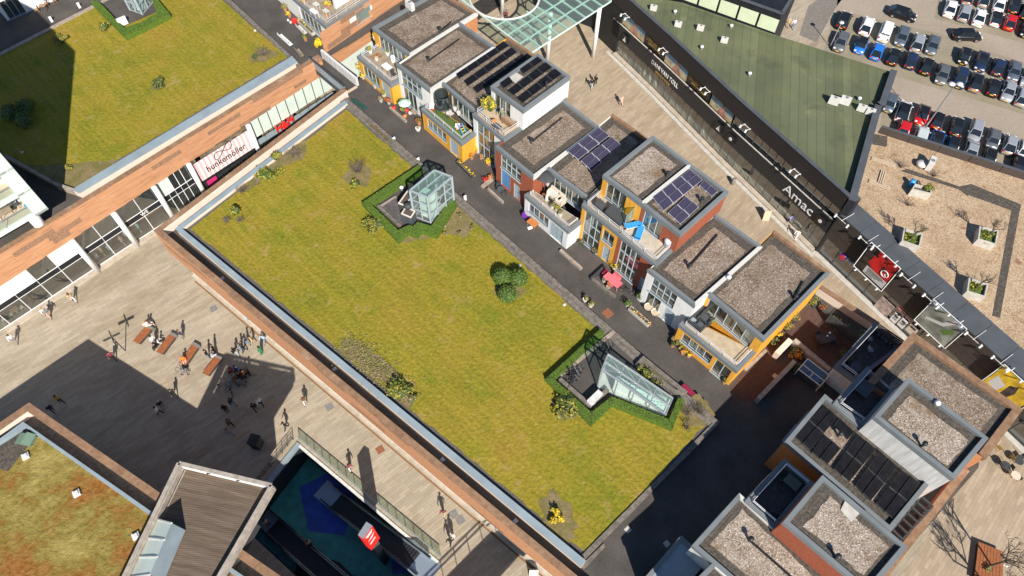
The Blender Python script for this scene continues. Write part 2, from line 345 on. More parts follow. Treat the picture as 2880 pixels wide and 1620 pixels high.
    def build(s, name, mat, parent=None, smooth=False, local=False):
        me = bpy.data.meshes.new(name)
        if parent is not None: o0 = V((0, 0, 0)) if local else OFF[parent]
        else:
            n = len(s.v); o0 = V((sum(p.x for p in s.v) / n, sum(p.y for p in s.v) / n, min(p.z for p in s.v)))
            if local: o0 = V((0, 0, 0))
        me.from_pydata([tuple(p - o0) for p in s.v], [], s.f)
        for m in mats(mat) if isinstance(mat, (str, list, tuple)) else [mat]: me.materials.append(m)
        me.polygons.foreach_set('material_index', s.m)
        if smooth: me.polygons.foreach_set('use_smooth', [True] * len(s.f))
        me.update()
        o = bpy.data.objects.new(name, me); COL.objects.link(o)
        if parent is not None: o.parent = parent; OFF[o] = OFF[parent] if not local else V((0, 0, 0))
        else: o.location = o0; OFF[o] = o0
        return o
def struct(name, mb, mat, kind='structure', **k):
    o = mb.build(name, mat, **k); o['kind'] = kind; return o
UNIT = {}
def unit(mat):
    """shared 1 m box mesh per material"""
    if mat not in UNIT:
        b = MB().box((0, 0, 0), (1, 1, 1)); me = bpy.data.meshes.new('unit_box'); me.from_pydata([tuple(p) for p in b.v], [], b.f)
        me.materials.append(MATS[mat]); UNIT[mat] = me
    return UNIT[mat]
def piece(name, mat, parent, c, sz, rz=0.0):
    o = bpy.data.objects.new(name, unit(mat)); COL.objects.link(o); o.parent = parent
    o.location = V(c) - OFF[parent]; o.scale = sz; o.rotation_euler = (0, 0, rz); return o
def cen(pts): return sum((V(p) for p in pts), V((0, 0, 0))) / len(pts)
def lerp(a, b, t): return V(a) + (V(b) - V(a)) * t
def inset(pts, d):
    """offset a CCW polygon inwards by d (number or one per edge)"""
    n = len(pts); ds = d if isinstance(d, (list, tuple)) else [d] * n; ln = []
    for i in range(n):
        a, b = pts[i], pts[(i + 1) % n]; e = V((b[0] - a[0], b[1] - a[1])); e.normalize(); nn = V((-e.y, e.x))
        ln.append((V((a[0], a[1])) + nn * ds[i], e))
    out = []
    for i in range(n):
        (p, e), (q, g) = ln[i - 1], ln[i]; den = e.x * g.y - e.y * g.x
        if abs(den) < 1e-4: out.append(V((q.x, q.y, 0))); continue
        t = ((q.x - p.x) * g.y - (q.y - p.y) * g.x) / den; r = p + e * t; out.append(V((r.x, r.y, 0)))
    return out
def ccw(pts):
    a = sum(pts[i][0] * pts[(i + 1) % len(pts)][1] - pts[(i + 1) % len(pts)][0] * pts[i][1] for i in range(len(pts)))
    return pts if a > 0 else pts[::-1]
def text(parent, s, org, u, v, h, mat, name='lettering', ext=.02, wmax=None):
    """raised lettering centred on org, reading along u, upright along v"""
    cu = bpy.data.curves.new('t', 'FONT'); cu.body = s; cu.size = 1.0; cu.align_x = 'CENTER'; cu.align_y = 'CENTER'; cu.extrude = ext / h; cu.resolution_u = 3
    o = bpy.data.objects.new('t', cu); COL.objects.link(o); bpy.context.view_layer.update()
    me = bpy.data.meshes.new_from_object(o.evaluated_get(bpy.context.evaluated_depsgraph_get())); bpy.data.objects.remove(o)
    u = V(u).normalized(); v = V(v).normalized(); n = u.cross(v); k = h
    wd = max(p.co.x for p in me.vertices) - min(p.co.x for p in me.vertices)
    kx = k if not wmax else min(wmax / wd, k * 1.6) if wmax else k
    for p in me.vertices: c = p.co; p.co = u * c.x * kx + v * c.y * k + n * c.z * k + V(org) - OFF[parent]
    me.materials.clear(); me.materials.append(MATS[mat]); o = bpy.data.objects.new(name, me); COL.objects.link(o); o.parent = parent; OFF[o] = OFF[parent]; return o
# ================================================================== levels
DECK, LAWN, COP, PAR, PLB = 8.30, 8.80, 9.25, 9.45, 5.60
def flat(name, pts, z, mat, kind='structure'):
    return struct(name, MB().poly([V((p[0], p[1], z)) for p in ccw(pts)]), mat, kind)
def slab(name, pts, z0, z1, mat, kind='structure'):
    return struct(name, MB().prism(ccw(pts), z0, z1), mat, kind)
def ragged(pts, step=.8, amp=.12, seed=1):
    """outline with small irregular wanderings, for turf and planting edges"""
    rg = random.Random(seed); out = []
    for i in range(len(pts)):
        a, b = V(pts[i]), V(pts[(i + 1) % len(pts)]); n = max(1, int((b - a).length / step)); e = (b - a).normalized(); nn = V((-e.y, e.x, 0))
        for k in range(n): out.append(lerp(a, b, k / n) + nn * rg.uniform(-amp, amp) + e * rg.uniform(-.1, .1))
    return out
def blobpts(c, rx, ry, rot=0, n=22, amp=.15, seed=1):
    rg = random.Random(seed); out = []
    for i in range(n):
        a = 2 * math.pi * i / n; r = 1 + rg.uniform(-amp, amp); x, y = math.cos(a) * rx * r, math.sin(a) * ry * r
        out.append(V((c[0] + x * math.cos(rot) - y * math.sin(rot), c[1] + x * math.sin(rot) + y * math.cos(rot), 0)))
    return out
def row_pieces(name, mat, parent, a, b, z0, z1, wd, step, gap=.012, side=1, jitter=0.0, zj=0.0):
    """a run of equal slabs from a to b; side=1 puts the width to the left of a->b"""
    a, b = V((a[0], a[1], 0)), V((b[0], b[1], 0)); d = b - a; L = d.length; e = d / L; nn = V((-e.y, e.x, 0)) * side
    n = max(1, round(L / step)); s = L / n; rz = math.atan2(e.y, e.x)
    for i in range(n):
        dz = random.uniform(-zj, zj)
        piece(name, mat, parent, a + e * s * (i + .5) + nn * (wd / 2 + random.uniform(-jitter, jitter)) + V((0, 0, (z0 + z1) / 2 + dz)), (s - gap, wd, z1 - z0), rz)
# ================================================================== ground with the opening for the escalators
pitA = P('l', 790, 660); pitD = pitA + (P('l', 430, 1110) - pitA) * 1.9; pitB = P(8, 745, 1345); pitC = pitB + (pitD - pitA) * 1.0
def ring_sheet(outer, inner, z):
    bm = bmesh.new(); es = []
    for loop in (outer, inner):
        vs_ = [bm.verts.new((p[0], p[1], z)) for p in loop]
        es += [bm.edges.new((vs_[i], vs_[(i + 1) % len(vs_)])) for i in range(len(vs_))]
    bmesh.ops.triangle_fill(bm, edges=es, use_beauty=True)
    bmesh.ops.recalc_face_normals(bm, faces=bm.faces)
    for f in bm.faces:
        if f.normal.z < 0: f.normal_flip()
    me = bpy.data.meshes.new('ground'); bm.to_mesh(me); bm.free(); return me
me = ring_sheet([(-700, -500), (700, -500), (700, 900), (-700, 900)], [pitA, pitD, pitC, pitB], 0.0)
me.materials.append(MATS['stone']); gr = bpy.data.objects.new('ground', me); COL.objects.link(gr); gr['kind'] = 'structure'; OFF[gr] = V((0, 0, 0))
# shopping street paving (warmer stone) and the open car park
flat('shopping_street', [P(2, 300, -700), P(2, 1000, 300), P(6, 300, 600), P(6, 1500, 1300), P(9, 2000, 900), P(9, 1400, 1900), P(9, 3600, 1900), P(9, 3300, 300), P(6, 1600, 900), P(6, 1000, 400), P(3, 0, 900), P(2, 2000, -100), P(2, 2300, -700)], .004, 'street')
flat('car_park', [P(3, 1010, 440), P(3, 1500, 1100), P(3, 4200, 2100), P(3, 4200, -500), P(3, 1215, -500), P(3, 1160, 85)], .008, 'park')
flat('parking_bays', [P(3, 1165, 75), P(3, 1060, 395), P(3, 1560, 560), P(3, 2700, 900), P(3, 2700, 520), P(3, 1940, 255)], .012, 'park_bay')
flat('parking_bays', [P(3, 1520, 760), P(3, 1480, 1000), P(3, 2700, 1500), P(3, 2700, 1130), P(3, 1700, 770)], .012, 'park_bay')
flat('parking_bays', [P(3, 1900, 140), P(3, 2700, 360), P(3, 2700, -200), P(3, 1960, -200)], .012, 'park_bay')
flat('asphalt_patch', [P(3, 950, 45), P(3, 880, 265), P(3, 1010, 320), P(3, 1160, 50), P(3, 1215, -20), P(3, 1050, -20)], .008, 'asphalt_patch')
# ------------------------------------------------------------------ escalator pit
PZ = -4.8
pw = MB()
for a, b in ((pitA, pitD), (pitD, pitC), (pitC, pitB), (pitB, pitA)):
    pw.poly([V((a.x, a.y, PZ)), V((b.x, b.y, PZ)), V((b.x, b.y, -.02)), V((a.x, a.y, -.02))])
struct('pit_wall', pw, 'pit_dark')
flat('pit_floor', [lerp(cen([pitA, pitB, pitC, pitD]), p, 1.02) for p in (pitA, pitD, pitC, pitB)], PZ, 'teal_floor')
flat('pit_floor_pattern', [P('x', 640, 160, PZ), P('x', 900, 30, PZ), P('x', 980, 150, PZ), P('x', 1000, 260, PZ), P('x', 930, 470, PZ), P('x', 700, 440, PZ)], PZ + .004, 'blue_floor')
flat('pit_floor_pattern', [P('x', 370, 590, PZ), P('x', 500, 590, PZ), P('x', 540, 660, PZ), P('x', 530, 728, PZ), P('x', 400, 640, PZ)], PZ + .004, 'blue_floor')
flat('pit_floor_pattern', [P('x', 1110, 330, PZ), P('x', 1240, 420, PZ), P('x', 1400, 700, PZ), P('x', 1240, 720, PZ), P('x', 1230, 610, PZ)], PZ + .004, 'blue_floor')
flat('pit_floor_pattern', [P('x', 630, 640, PZ), P('x', 740, 590, PZ), P('x', 900, 640, PZ), P('x', 1000, 740, PZ), P('x', 600, 740, PZ)], PZ + .004, 'pit_dark')
# edge beam round the pit (white coping) 
for nm, a, b, wd, z1, mt in (('pit_edge', pitA, pitD, .45, .16, 'coping'), ('pit_edge', pitB, pitA, .25, .12, 'white_dirty')):
    d = (V(b) - V(a)).normalized(); nn = V((-d.y, d.x, 0))
    struct(nm, MB().prism(ccw([a, b, b + nn * wd, a + nn * wd]), -.3, z1), mt)
# ================================================================== main shop block under the lawn
Wc = P(4, 1160, 290, PAR); Sx = P('e', 1000, 1420, PAR); Sx = Wc + (Sx - Wc) * 1.45; Nb = P('a', 1752, 785, PAR)
blk = [Wc, Sx, P(9, 900, 2300, 0), P(9, 1500, 1520, PAR), P(9, 2290, 600, PAR), P(9, 2565, 190, 13.9), P(6, 1742, 1062, 13.9), P(6, 1488, 988, PAR), P(6, 1050, 702, PAR),
       P(6, 1110, 605, 13.9), P(2, 2315, 1045, 13.9), P(2, 1490, 432, 13.9), P(2, 1025, 95, 13.9), P(2, 731, -74, 13.9), P(2, 200, 330, 11.4), Nb]
blk = [V((p.x, p.y, 0)) for p in blk]; blk = ccw(blk)
T = thing('shop_block', 'brick-red shop block with boarded upper walls carrying the lawn and terrace houses', 'building', V((cen(blk).x, cen(blk).y, 0)))
SHOP = T
n = len(blk); iw = blk.index(min(blk, key=lambda p: (p - V((Wc.x, Wc.y, 0))).length))
ds = [.15] * n; ds[iw] = 1.0; ds[iw - 1] = 1.0
low = inset(blk, ds)
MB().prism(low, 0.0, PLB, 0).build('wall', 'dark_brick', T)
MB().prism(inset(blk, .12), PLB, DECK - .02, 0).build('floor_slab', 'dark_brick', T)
def boards(T, a, b, z0, z1, rows, blen, out, seed, mt='board', th=.06, dark=.08, skip=None, dz=None):
    """horizontal facing boards on the wall a->b (outside is to the right of a->b); each board a piece of its own"""
    rg = random.Random(seed); a, b = V((a[0], a[1], 0)), V((b[0], b[1], 0)); e = (b - a).normalized(); L = (b - a).length; nn = V((e.y, -e.x, 0)); rz = math.atan2(e.y, e.x)
    h = (z1 - z0) / rows
    for r in range(rows):
        u = -rg.random() * blen
        while u < L:
            l = blen * rg.choice((.5, 1, 1, 1.2)); u0, u1 = max(0, u), min(L, u + l); u += l
            if u1 - u0 < .1: continue
            zb_ = z0 + (dz((u0 + u1) / 2) if dz else 0); hh = (z1 - zb_) / rows; zc = zb_ + hh * (r + .5)
            if skip and skip((u0 + u1) / 2, zc): continue
            m = 'board_dark' if rg.random() < dark else mt
            piece('board', m, T, a + e * ((u0 + u1) / 2) + nn * (out + rg.uniform(0, .012)) + V((0, 0, zc)), (u1 - u0 - .012, th, hh - .012), rz)
a, b = V((Wc.x, Wc.y, 0)), V((Sx.x, Sx.y, 0))
boards(T, a, b, PLB, PAR - .12, 5, 3.6, -.03, 5)
MB().prism(inset([a, b, b + V((1, 1, 0)), a + V((1, 1, 0))], 0), PLB, PLB + .02).build('soffit', 'white_dirty', T)
# parapet: inner backing wall + coping stones (south-west, then north-west along the lane)
def parapet(T, a, b, wd, z0, z1, inner, step=3.0, cmat='coping_brown', side=1):
    a, b = V((a[0], a[1], 0)), V((b[0], b[1], 0)); e = (b - a).normalized(); nn = V((-e.y, e.x, 0)) * side
    MB().prism(ccw([a + nn * .08, b + nn * .08, b + nn * (wd - .02), a + nn * (wd - .02)]), z0, z1 - .1).build('parapet', inner, T)
    row_pieces('coping_stone', cmat, T, a - nn * .03, b - nn * .03, z1 - .1, z1, wd + .03, step, side=side, zj=.006)
parapet(T, Wc, Sx, .56, DECK, PAR, 'peach')
parapet(T, Nb, Wc, .56, DECK, PAR + .004, 'peach')
# recessed shop windows under the boards
e = (b - a).normalized(); nn = V((-e.y, e.x, 0)); L = (b - a).length
MB().prism(ccw([a + nn * .55, b + nn * .55, b + nn * .98, a + nn * .98]), 0, .38).build('plinth', 'plinth', T)
k = int(L / 4.2)
for i in range(k):
    p, q = a + e * (L * i / k) + nn * .92, a + e * (L * (i + 1) / k) + nn * .92
    g = MB().bar(p + V((0, 0, .45)), q + V((0, 0, .45)), .08, .1).bar(p + V((0, 0, 3.2)), q + V((0, 0, 3.2)), .1, .35).bar(p + V((0, 0, .4)), p + V((0, 0, 5.6)), .1, .1).build('window_frame', 'white_paint', T)
    MB().poly([p + V((0, 0, .5)), q + V((0, 0, .5)), q + V((0, 0, 5.5)), p + V((0, 0, 5.5))]).build('pane', 'glass_dark', g)
# drain line in front of the shop windows
d0 = P('b', 910, 1230); d1 = d0 + e * 62
struct('drain_channel', MB().prism(ccw([d0, d1, d1 - nn * .16, d0 - nn * .16]), .0, .010), 'drain')
d0 = P('w', 400, 795) ; d1 = P('w', 1300, 170); ee = (d1 - d0).normalized(); n2 = V((-ee.y, ee.x, 0))
struct('drain_channel', MB().prism(ccw([d0, d1, d1 - n2 * .16, d0 - n2 * .16]), .0, .010), 'drain')
# ------------------------------------------------------------------ deck, lawn and its edges
flat('roof_deck', blk, DECK, 'deck')
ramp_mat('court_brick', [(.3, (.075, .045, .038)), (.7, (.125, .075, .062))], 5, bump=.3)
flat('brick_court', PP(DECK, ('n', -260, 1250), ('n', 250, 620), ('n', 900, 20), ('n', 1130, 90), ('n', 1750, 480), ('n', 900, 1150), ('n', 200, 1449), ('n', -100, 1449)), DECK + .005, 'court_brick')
co_o = [P('b', 600, 445, COP), P('e', 1260, 1310, COP)]; co_i = [P('b', 705, 440, COP), P('e', 1330, 1215, COP)]
cn_o = P('a', 1765, 975, COP); cn_i = P('a', 1808, 1012, COP)
kE = P(9, 283, 290, 8.92); kN = P('a', 1797, 935, 8.92); kS = P('e', 1322, 1195, 8.92)
T = thing('lawn_wall', 'low pale retaining wall with blue-grey metal coping round the main lawn', 'wall', V((co_o[0].x, co_o[0].y, DECK)))
LW = T
MB().prism(ccw([lerp(co_o[0], co_i[0], .12), lerp(co_o[1], co_i[1], .12), lerp(co_o[1], co_i[1], .9), lerp(co_o[0], co_i[0], .9)]), DECK - .01, COP - .1).build('wall', 'peach', T)
MB().prism(ccw([lerp(co_o[0], co_i[0], .12), lerp(cn_o, cn_i, .12), lerp(cn_o, cn_i, .9), lerp(co_o[0], co_i[0], .9)]), DECK - .012, COP - .104).build('wall', 'peach', T)
MB().prism(ccw([co_o[0], co_o[1], co_i[1], co_i[0]]), COP - .1, COP).build('coping', 'coping', T)
MB().prism(ccw([co_o[0], cn_o, cn_i, co_i[0]]), COP - .1, COP - .002).build('coping', 'coping', T)
inner = [co_i[0], co_i[1], kS, kE, kN, cn_i]
slab('lawn_bed', inner, DECK - .02, LAWN - .03, 'soil')
gpts = [P('b', 835, 445, LAWN), P('e', 1310, 1095, LAWN), P('e', 1490, 960, LAWN), P(9, 190, 280, LAWN), P(5, 1890, 1000, LAWN), P(5, 870, 105, LAWN), P('a', 1795, 1118, LAWN)]
flat('lawn', ragged(ccw(gpts), .7, .10, 3), LAWN, 'grass')
# stone kerb on the two sides towards the houses, slab by slab
kb = thing('stone_kerb', 'weathered stone kerb between the main lawn and the paved deck', 'kerb', V((kE.x, kE.y, DECK)))
row_pieces('kerb_stone', 'stone_kerb', kb, kE, kN, DECK - .02, 8.92, .50, 1.5, zj=.008)
row_pieces('kerb_stone', 'stone_kerb', kb, V((kE.x, kE.y, 0)) + (V((kN.x - kE.x, kN.y - kE.y, 0)).normalized().cross(V((0, 0, -1)))) * .52, V((kN.x, kN.y, 0)) + (V((kN.x - kE.x, kN.y - kE.y, 0)).normalized().cross(V((0, 0, -1)))) * .52, DECK - .02, 8.86, .45, 1.1, zj=.008)
row_pieces('kerb_stone', 'stone_kerb', kb, kS, kE, DECK - .02, 8.925, .42, 1.5, zj=.008)
# low concrete step at the south corner of the lawn
slab('deck_step', [P('e', 1260, 1310, DECK + .2), P('e', 1330, 1215, DECK + .2), P('e', 1600, 950, DECK + .2), P('e', 1625, 1000, DECK + .2), P('e', 1310, 1335, DECK + .2)], DECK - .01, DECK + .2, 'stone_kerb')
# ================================================================== store block on the far side of the lane
F0, F1 = [V((p.x, p.y, 0)) for p in PP(PAR, (1, 700, 1481), (1, 2330, 482))]; fd = (F1 - F0).normalized(); fn = V((fd.y, -fd.x, 0))        # fn points to the lane
if fn.dot(Wc - F0) < 0: fn = -fn
dzF = lambda u: .2 + 1.05 * max(0, min(1, u / 42))                    # the lane rises towards the bridge
def onF(p): return F0 + fd * (V((p.x, p.y, 0)) - F0).dot(fd)
FL = onF(P(4, 65, 1015)) ; FB = onF(P('a', 1380, 590, PLB)); FR = FB + fd * 34
T = thing('store_block', 'long two-storey store with terracotta board band over glass shopfronts', 'building', FL); STORE = T
back = -fn
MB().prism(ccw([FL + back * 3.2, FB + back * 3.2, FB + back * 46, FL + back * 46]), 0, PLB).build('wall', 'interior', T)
MB().prism(ccw([FL + back * .05, FB + back * .05, FB + back * 46, FL + back * 46]), PLB + 1.2, DECK - .02).build('floor_slab', 'white_dirty', T)
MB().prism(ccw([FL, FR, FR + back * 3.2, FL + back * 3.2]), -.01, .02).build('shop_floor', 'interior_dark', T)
boards(T, FL, FB, PLB, PAR - .12, 5, 3.6, .03, 9, dark=.1, dz=dzF)
a, b = FL, FB
parapet(T, FL - fd * .0, FB, .56, DECK, PAR, 'peach')
# frames, columns, panes
zs = (.5, 2.5, 3.35, PLB)
FO = FL
Lb = (FB - FL).dot(fd)
cols = [(P(4, 730, 585) - FO).dot(fd), (P(4, 1010, 375) - FO).dot(fd), (P(4, 1285, 180) - FO).dot(fd)]
hk0, hk1 = (onF(P(1, 1437, 1225, PLB)) - FO).dot(fd), (onF(P(1, 1830, 960, PLB)) - FO).dot(fd)
cols += [hk0 - .5, hk1 + .3]
gb = .35                                        # glass line sits behind the columns
def at(u, z, dpt=0.0): return FO + fd * u + back * dpt + V((0, 0, z + dzF(u) * max(0, min(1, z / PLB))))
for c in cols:
    MB().tube(at(c, 0, -.12), at(c, PLB, -.12), .30, n=14).build('column', 'white_paint', T, smooth=True)
MB().prism(ccw([at(-.4, 0, -.3), at(Lb + 14, 0, -.3), at(Lb + 14, 0, .5), at(-.4, 0, .5)]), 0, .22).build('plinth', 'plinth', T)
rg = random.Random(4)
def panes(u0, u1, n, dark_band=True, lowmat='glass', upmats=('glass',), band='black'):
    for i in range(n):
        a, b = u0 + (u1 - u0) * i / n, u0 + (u1 - u0) * (i + 1) / n
        fr = MB()
        fr.bar(at(a, .22, gb), at(a, PLB, gb), .07, .07)
        for z in (.26, 2.55, 3.3): fr.bar(at(a, z, gb), at(b, z, gb), .07, .07)
        fr = fr.build('window_frame', 'white_paint', T)
        MB().poly([at(a, .3, gb), at(b, .3, gb), at(b, 2.5, gb), at(a, 2.5, gb)]).build('pane', lowmat, fr)
        MB().poly([at(a, 2.58, gb - .02), at(b, 2.58, gb - .02), at(b, 3.28, gb - .02), at(a, 3.28, gb - .02)]).build('band_panel', band, fr)
        MB().poly([at(a, 3.34, gb), at(b, 3.34, gb), at(b, PLB, gb), at(a, PLB, gb)]).build('pane', rg.choice(upmats), fr)
panes(-7.0, cols[0] - .3, 7, upmats=('frosted', 'glass', 'frosted', 'white_paint'))
panes(cols[0] + .3, cols[1] - .2, 2, upmats=('glass',))
panes(cols[1] + .3, cols[2] - .2, 2, upmats=('glass_dark',))
panes(cols[2] + .3, hk0 - .8, 5, upmats=('frosted', 'glass', 'glass_dark'))
text(T, 'WE', at((cols[1] + cols[2]) / 2 + .2, 2.93, gb - .05), fd, (0, 0, 1), .62, 'white_letter')
# upper shop floor edge and back wall colours behind the glass
MB().box(at((cols[1] + cols[2]) / 2, 1.2, 2.9), (cols[2] - cols[1] - .5, .2, 2.4), math.atan2(fd.y, fd.x)).build('display_wall', 'orange_wood', T)
MB().prism(ccw([at(-8, 0, .5), at(hk0, 0, .5), at(hk0, 0, 3.1), at(-8, 0, 3.1)]), 2.7, 2.9).build('mezzanine', 'dark_floor', T)
# striped lingerie-shop sign panel
sg = thing('shop_sign', 'pink and white striped shop sign with black hunkemöller lettering above the lane', 'sign', at((hk0 + hk1) / 2, 2.9, -.1))
ns = 26
for i in range(ns):
    a, b = hk0 + (hk1 - hk0) * i / ns, hk0 + (hk1 - hk0) * (i + 1) / ns
    if 'stripe_pink' not in MATS: M('stripe_pink', (.80, .50, .50), .6); M('stripe_white', (.84, .80, .79), .6)
    MB().prism(ccw([at(a, 0, -.1), at(b, 0, -.1), at(b, 0, .2), at(a, 0, .2)]), 2.95, PLB).build('stripe', ('stripe_pink', 'stripe_white')[i % 2], sg)
text(sg, 'hunkemöller', at((hk0 + hk1) / 2, 3.5, -.13), fd, (0, 0, 1), 1.35, 'black', wmax=(hk1 - hk0) * .72)
rb = MB(); pv = None
for i in range(61):
    t = 2 * math.pi * i / 60; q = at((hk0 + hk1) / 2 + 1.25 * math.sin(t), 4.55 + .55 * math.sin(t) * math.cos(t) * 1.6 + .25 * math.sin(t), -.14)
    if pv is not None: rb.bar(pv, q, .05, .06)
    pv = q
rb.build('ribbon_logo', 'black', sg)
MB().prism(ccw([at(hk0, 0, -.06), at(hk1, 0, -.06), at(hk1, 0, .2), at(hk0, 0, .2)]), 2.55, 2.94).build('sign_base', 'black', sg)
for i in range(4):
    a, b = hk0 + (hk1 - hk0) * i / 4, hk0 + (hk1 - hk0) * (i + 1) / 4
    fr = MB().bar(at(a, .22, gb), at(a, 2.55, gb), .08, .08).build('window_frame', 'black', T)
    MB().poly([at(a, .3, gb), at(b, .3, gb), at(b, 2.5, gb), at(a, 2.5, gb)]).build('pane', 'glass_dark', fr)
MB().box(at(hk0 + 1.1, 1.2, .25), (1.3, .08, 1.6), math.atan2(fd.y, fd.x)).build('poster', M('magenta', (.55, .03, .16), .5) and 'magenta', T)
# clothing store: pale upper glazing, grey band, dark entrance and the red initials
u0, u1 = hk1 + .6, Lb + .6
npn = 9
for i in range(npn):
    a, b = u0 + (u1 - u0) * i / npn, u0 + (u1 - u0) * (i + 1) / npn
    fr = MB().bar(at(a, .2, gb), at(a, PLB, gb), .1, .07).build('window_frame', 'charcoal', T)
    MB().poly([at(a, 3.1, gb + .03), at(b, 3.1, gb + .03), at(b, PLB, gb + .03), at(a, PLB, gb + .03)]).build('pane', 'frosted', fr)
    MB().prism(ccw([at(a, 0, gb - .05), at(b, 0, gb - .05), at(b, 0, gb + .2), at(a, 0, gb + .2)]), 2.45, 3.1).build('band_panel', 'coping', fr)
    MB().poly([at(a, .25, gb + .05), at(b, .25, gb + .05), at(b, 2.45, gb + .05), at(a, 2.45, gb + .05)]).build('pane', 'glass_dark', fr)
hm = (onF(P('a', 785, 1310, 2.7)) - FO).dot(fd)
text(T, 'H&M', at(hm, 2.7, gb - .3), fd, (0, 0, 1), 1.5, 'red_sign', name='shop_initials', ext=.12, wmax=2.6)
# ------------------------------------------------------------------ far lawn on the store block
so_o = [P(1, 2245, 465, COP), P(1, 600, 1455, COP)]; so_i = [P(1, 2205, 422, COP), P(1, 540, 1430, COP)]
T = thing('lawn_wall', 'low white retaining wall with blue-grey coping above the store boards', 'wall', V((so_o[0].x, so_o[0].y, DECK)))
MB().prism(ccw([lerp(so_o[0], so_i[0], .1), lerp(so_o[1], so_i[1], .1), lerp(so_o[1], so_i[1], .9), lerp(so_o[0], so_i[0], .9)]), DECK - .01, COP - .1).build('wall', 'peach', T)
MB().prism(ccw([so_o[0], so_o[1], so_i[1], so_i[0]]), COP - .1, COP).build('coping', 'coping', T)
sw0, sw1, sw2 = P(1, 540, 1432, COP), P('f', 830, 850, COP), P('f', 60, 420, COP)
e2 = (sw1 - sw0).normalized(); n2 = V((-e2.y, e2.x, 0))
MB().prism(ccw([sw0, sw1, sw2, sw2 - n2 * .3, sw1 - n2 * .3, sw0 - n2 * .3]), DECK - .01, COP - .08).build('wall', 'kerb_pale', T)
nK0, nK1 = P(1, 2262, 478, 8.92), P(1, 1745, 0, 8.92); nK1 = nK0 + (nK1 - nK0) * 1.35
nW0, nW1 = P(1, 0, 395, 8.92), P(1, 690, 42, 8.92); wd_ = (nW1 - nW0); nW1 = nW0 + wd_ * 2.2; nW0 = nW0 - wd_ * .6
flat('roof_deck', [FL + back * .5, FB + back * .5, FR + back * .5, FR + back * 60, FL + back * 60 - fd * 20, FL - fd * 22 + back * 8], DECK, 'deck')
slab('lawn_bed', [so_i[0], so_i[1], sw1, sw2, nW0, nW1, nK1], DECK - .02, LAWN - .03, 'soil')
flat('lawn', ragged(ccw([P(1, 2170, 432, LAWN), P(1, 560, 1405, LAWN), P('f', 840, 830, LAWN), P('f', 60, 430, LAWN), P(1, -300, 560, LAWN), P(1, 690, 75, LAWN), P(1, 1280, -250, LAWN), P(1, 1480, -200, LAWN), P(1, 1690, 10, LAWN)]), .7, .1, 5), LAWN, 'grass')
kb = thing('stone_kerb', 'pale stone kerb between the far lawn and its paths', 'kerb', V((nK0.x, nK0.y, DECK)))
row_pieces('kerb_stone', 'stone_kerb', kb, nK0, nK1, DECK - .02, 8.92, .5, 1.5, zj=.008)
row_pieces('kerb_stone', 'kerb_pale', kb, nW1, nW0, DECK - .02, 8.925, .5, 1.5, zj=.008)
# planted beds (bare soil and dry ground cover)
for i, (pts, mt) in enumerate((
        ([('f', 880, 560), ('f', 1180, 520), ('f', 1770, 480), ('f', 1500, 700), ('f', 1100, 920), ('f', 850, 830), ('f', 250, 560)], 'bed_soil'),
        ([(5, 20, 1100), (5, 110, 1115), (5, 380, 1300), (5, 480, 1440), (8, 560, 100), (8, 520, 190), (8, 430, 90), (5, 250, 1400), (5, 0, 1210)], 'bed_soil'),
        ([('v', 930, 380), ('v', 1090, 270), ('v', 1120, 330), ('v', 1090, 420), ('v', 900, 500), ('v', 660, 680), ('v', 520, 720), ('v', 540, 660), ('v', 660, 600)], 'bed_soil'))):
    flat('planting_bed', ragged(ccw([P(*p, LAWN) for p in pts]), .5, .15, 20 + i), LAWN + .012, mt)
for i, (c, rx, ry) in enumerate(((P('e', 910, 560, LAWN), 1.3, 2.2), (P('c', 790, 1210, LAWN), 1.2, .8), (P('c', 1030, 1170, LAWN), 1.1, .7), (P('c', 1560, 1000, LAWN), 1.5, 1.8), (P(2, 130, 1330, LAWN), 1.5, 1.6),
                                 (P(1, 1985, 420, LAWN), 1.7, 1.1), (P(1, 1195, 650, LAWN), .9, .6), (P(5, 1270, 720, LAWN), 1.5, 1.6), (P('d', 560, 1300, LAWN), 1.5, 1.3), (P(9, 110, 200, LAWN), 1.4, 1.6))):
    flat('planting_bed', blobpts(c, rx, ry, .4, 22, .18, 40 + i), LAWN + .010 + i * .0004, 'bed_soil')
# ------------------------------------------------------------------ footbridge over the lane
bA, bB = P('a', 1212, 328, PAR), P('a', 1742, 768, PAR); bA, bB = V((bA.x, bA.y, 0)), V((bB.x, bB.y, 0)); be = (bB - bA).normalized(); bn = V((-be.y, be.x, 0))
cA, cB = P('o', 835, 945, PAR), P('o', 1345, 1375, PAR)
if (cA - bA).dot(bn) < 0: bn = -bn
bw = (V((cB.x, cB.y, 0)) - bB).dot(bn)
T = thing('footbridge', 'paved footbridge with pale solid parapets crossing the shopping lane', 'bridge', V((bB.x, bB.y, 7.5)))
MB().prism(ccw([bA, bB, bB + bn * (bw + .2), bA + bn * (bw + .2)]), 7.55, DECK + .006).build('deck', ['deck'], T)
MB().prism(ccw([bA, bB, bB + bn * .22, bA + bn * .22]), 7.5, PAR - .05).build('parapet', 'coping', T)
MB().prism(ccw([bA - be * .1, bB + be * .1, bB + be * .1 + bn * .26, bA - be * .1 + bn * .26]), PAR - .05, PAR + .01).build('parapet_cap', 'charcoal', T)
MB().prism(ccw([bA + bn * bw, bB + bn * bw, bB + bn * (bw + .3), bA + bn * (bw + .3)]), 7.5, PAR + .02).build('parapet', 'white_dirty', T)
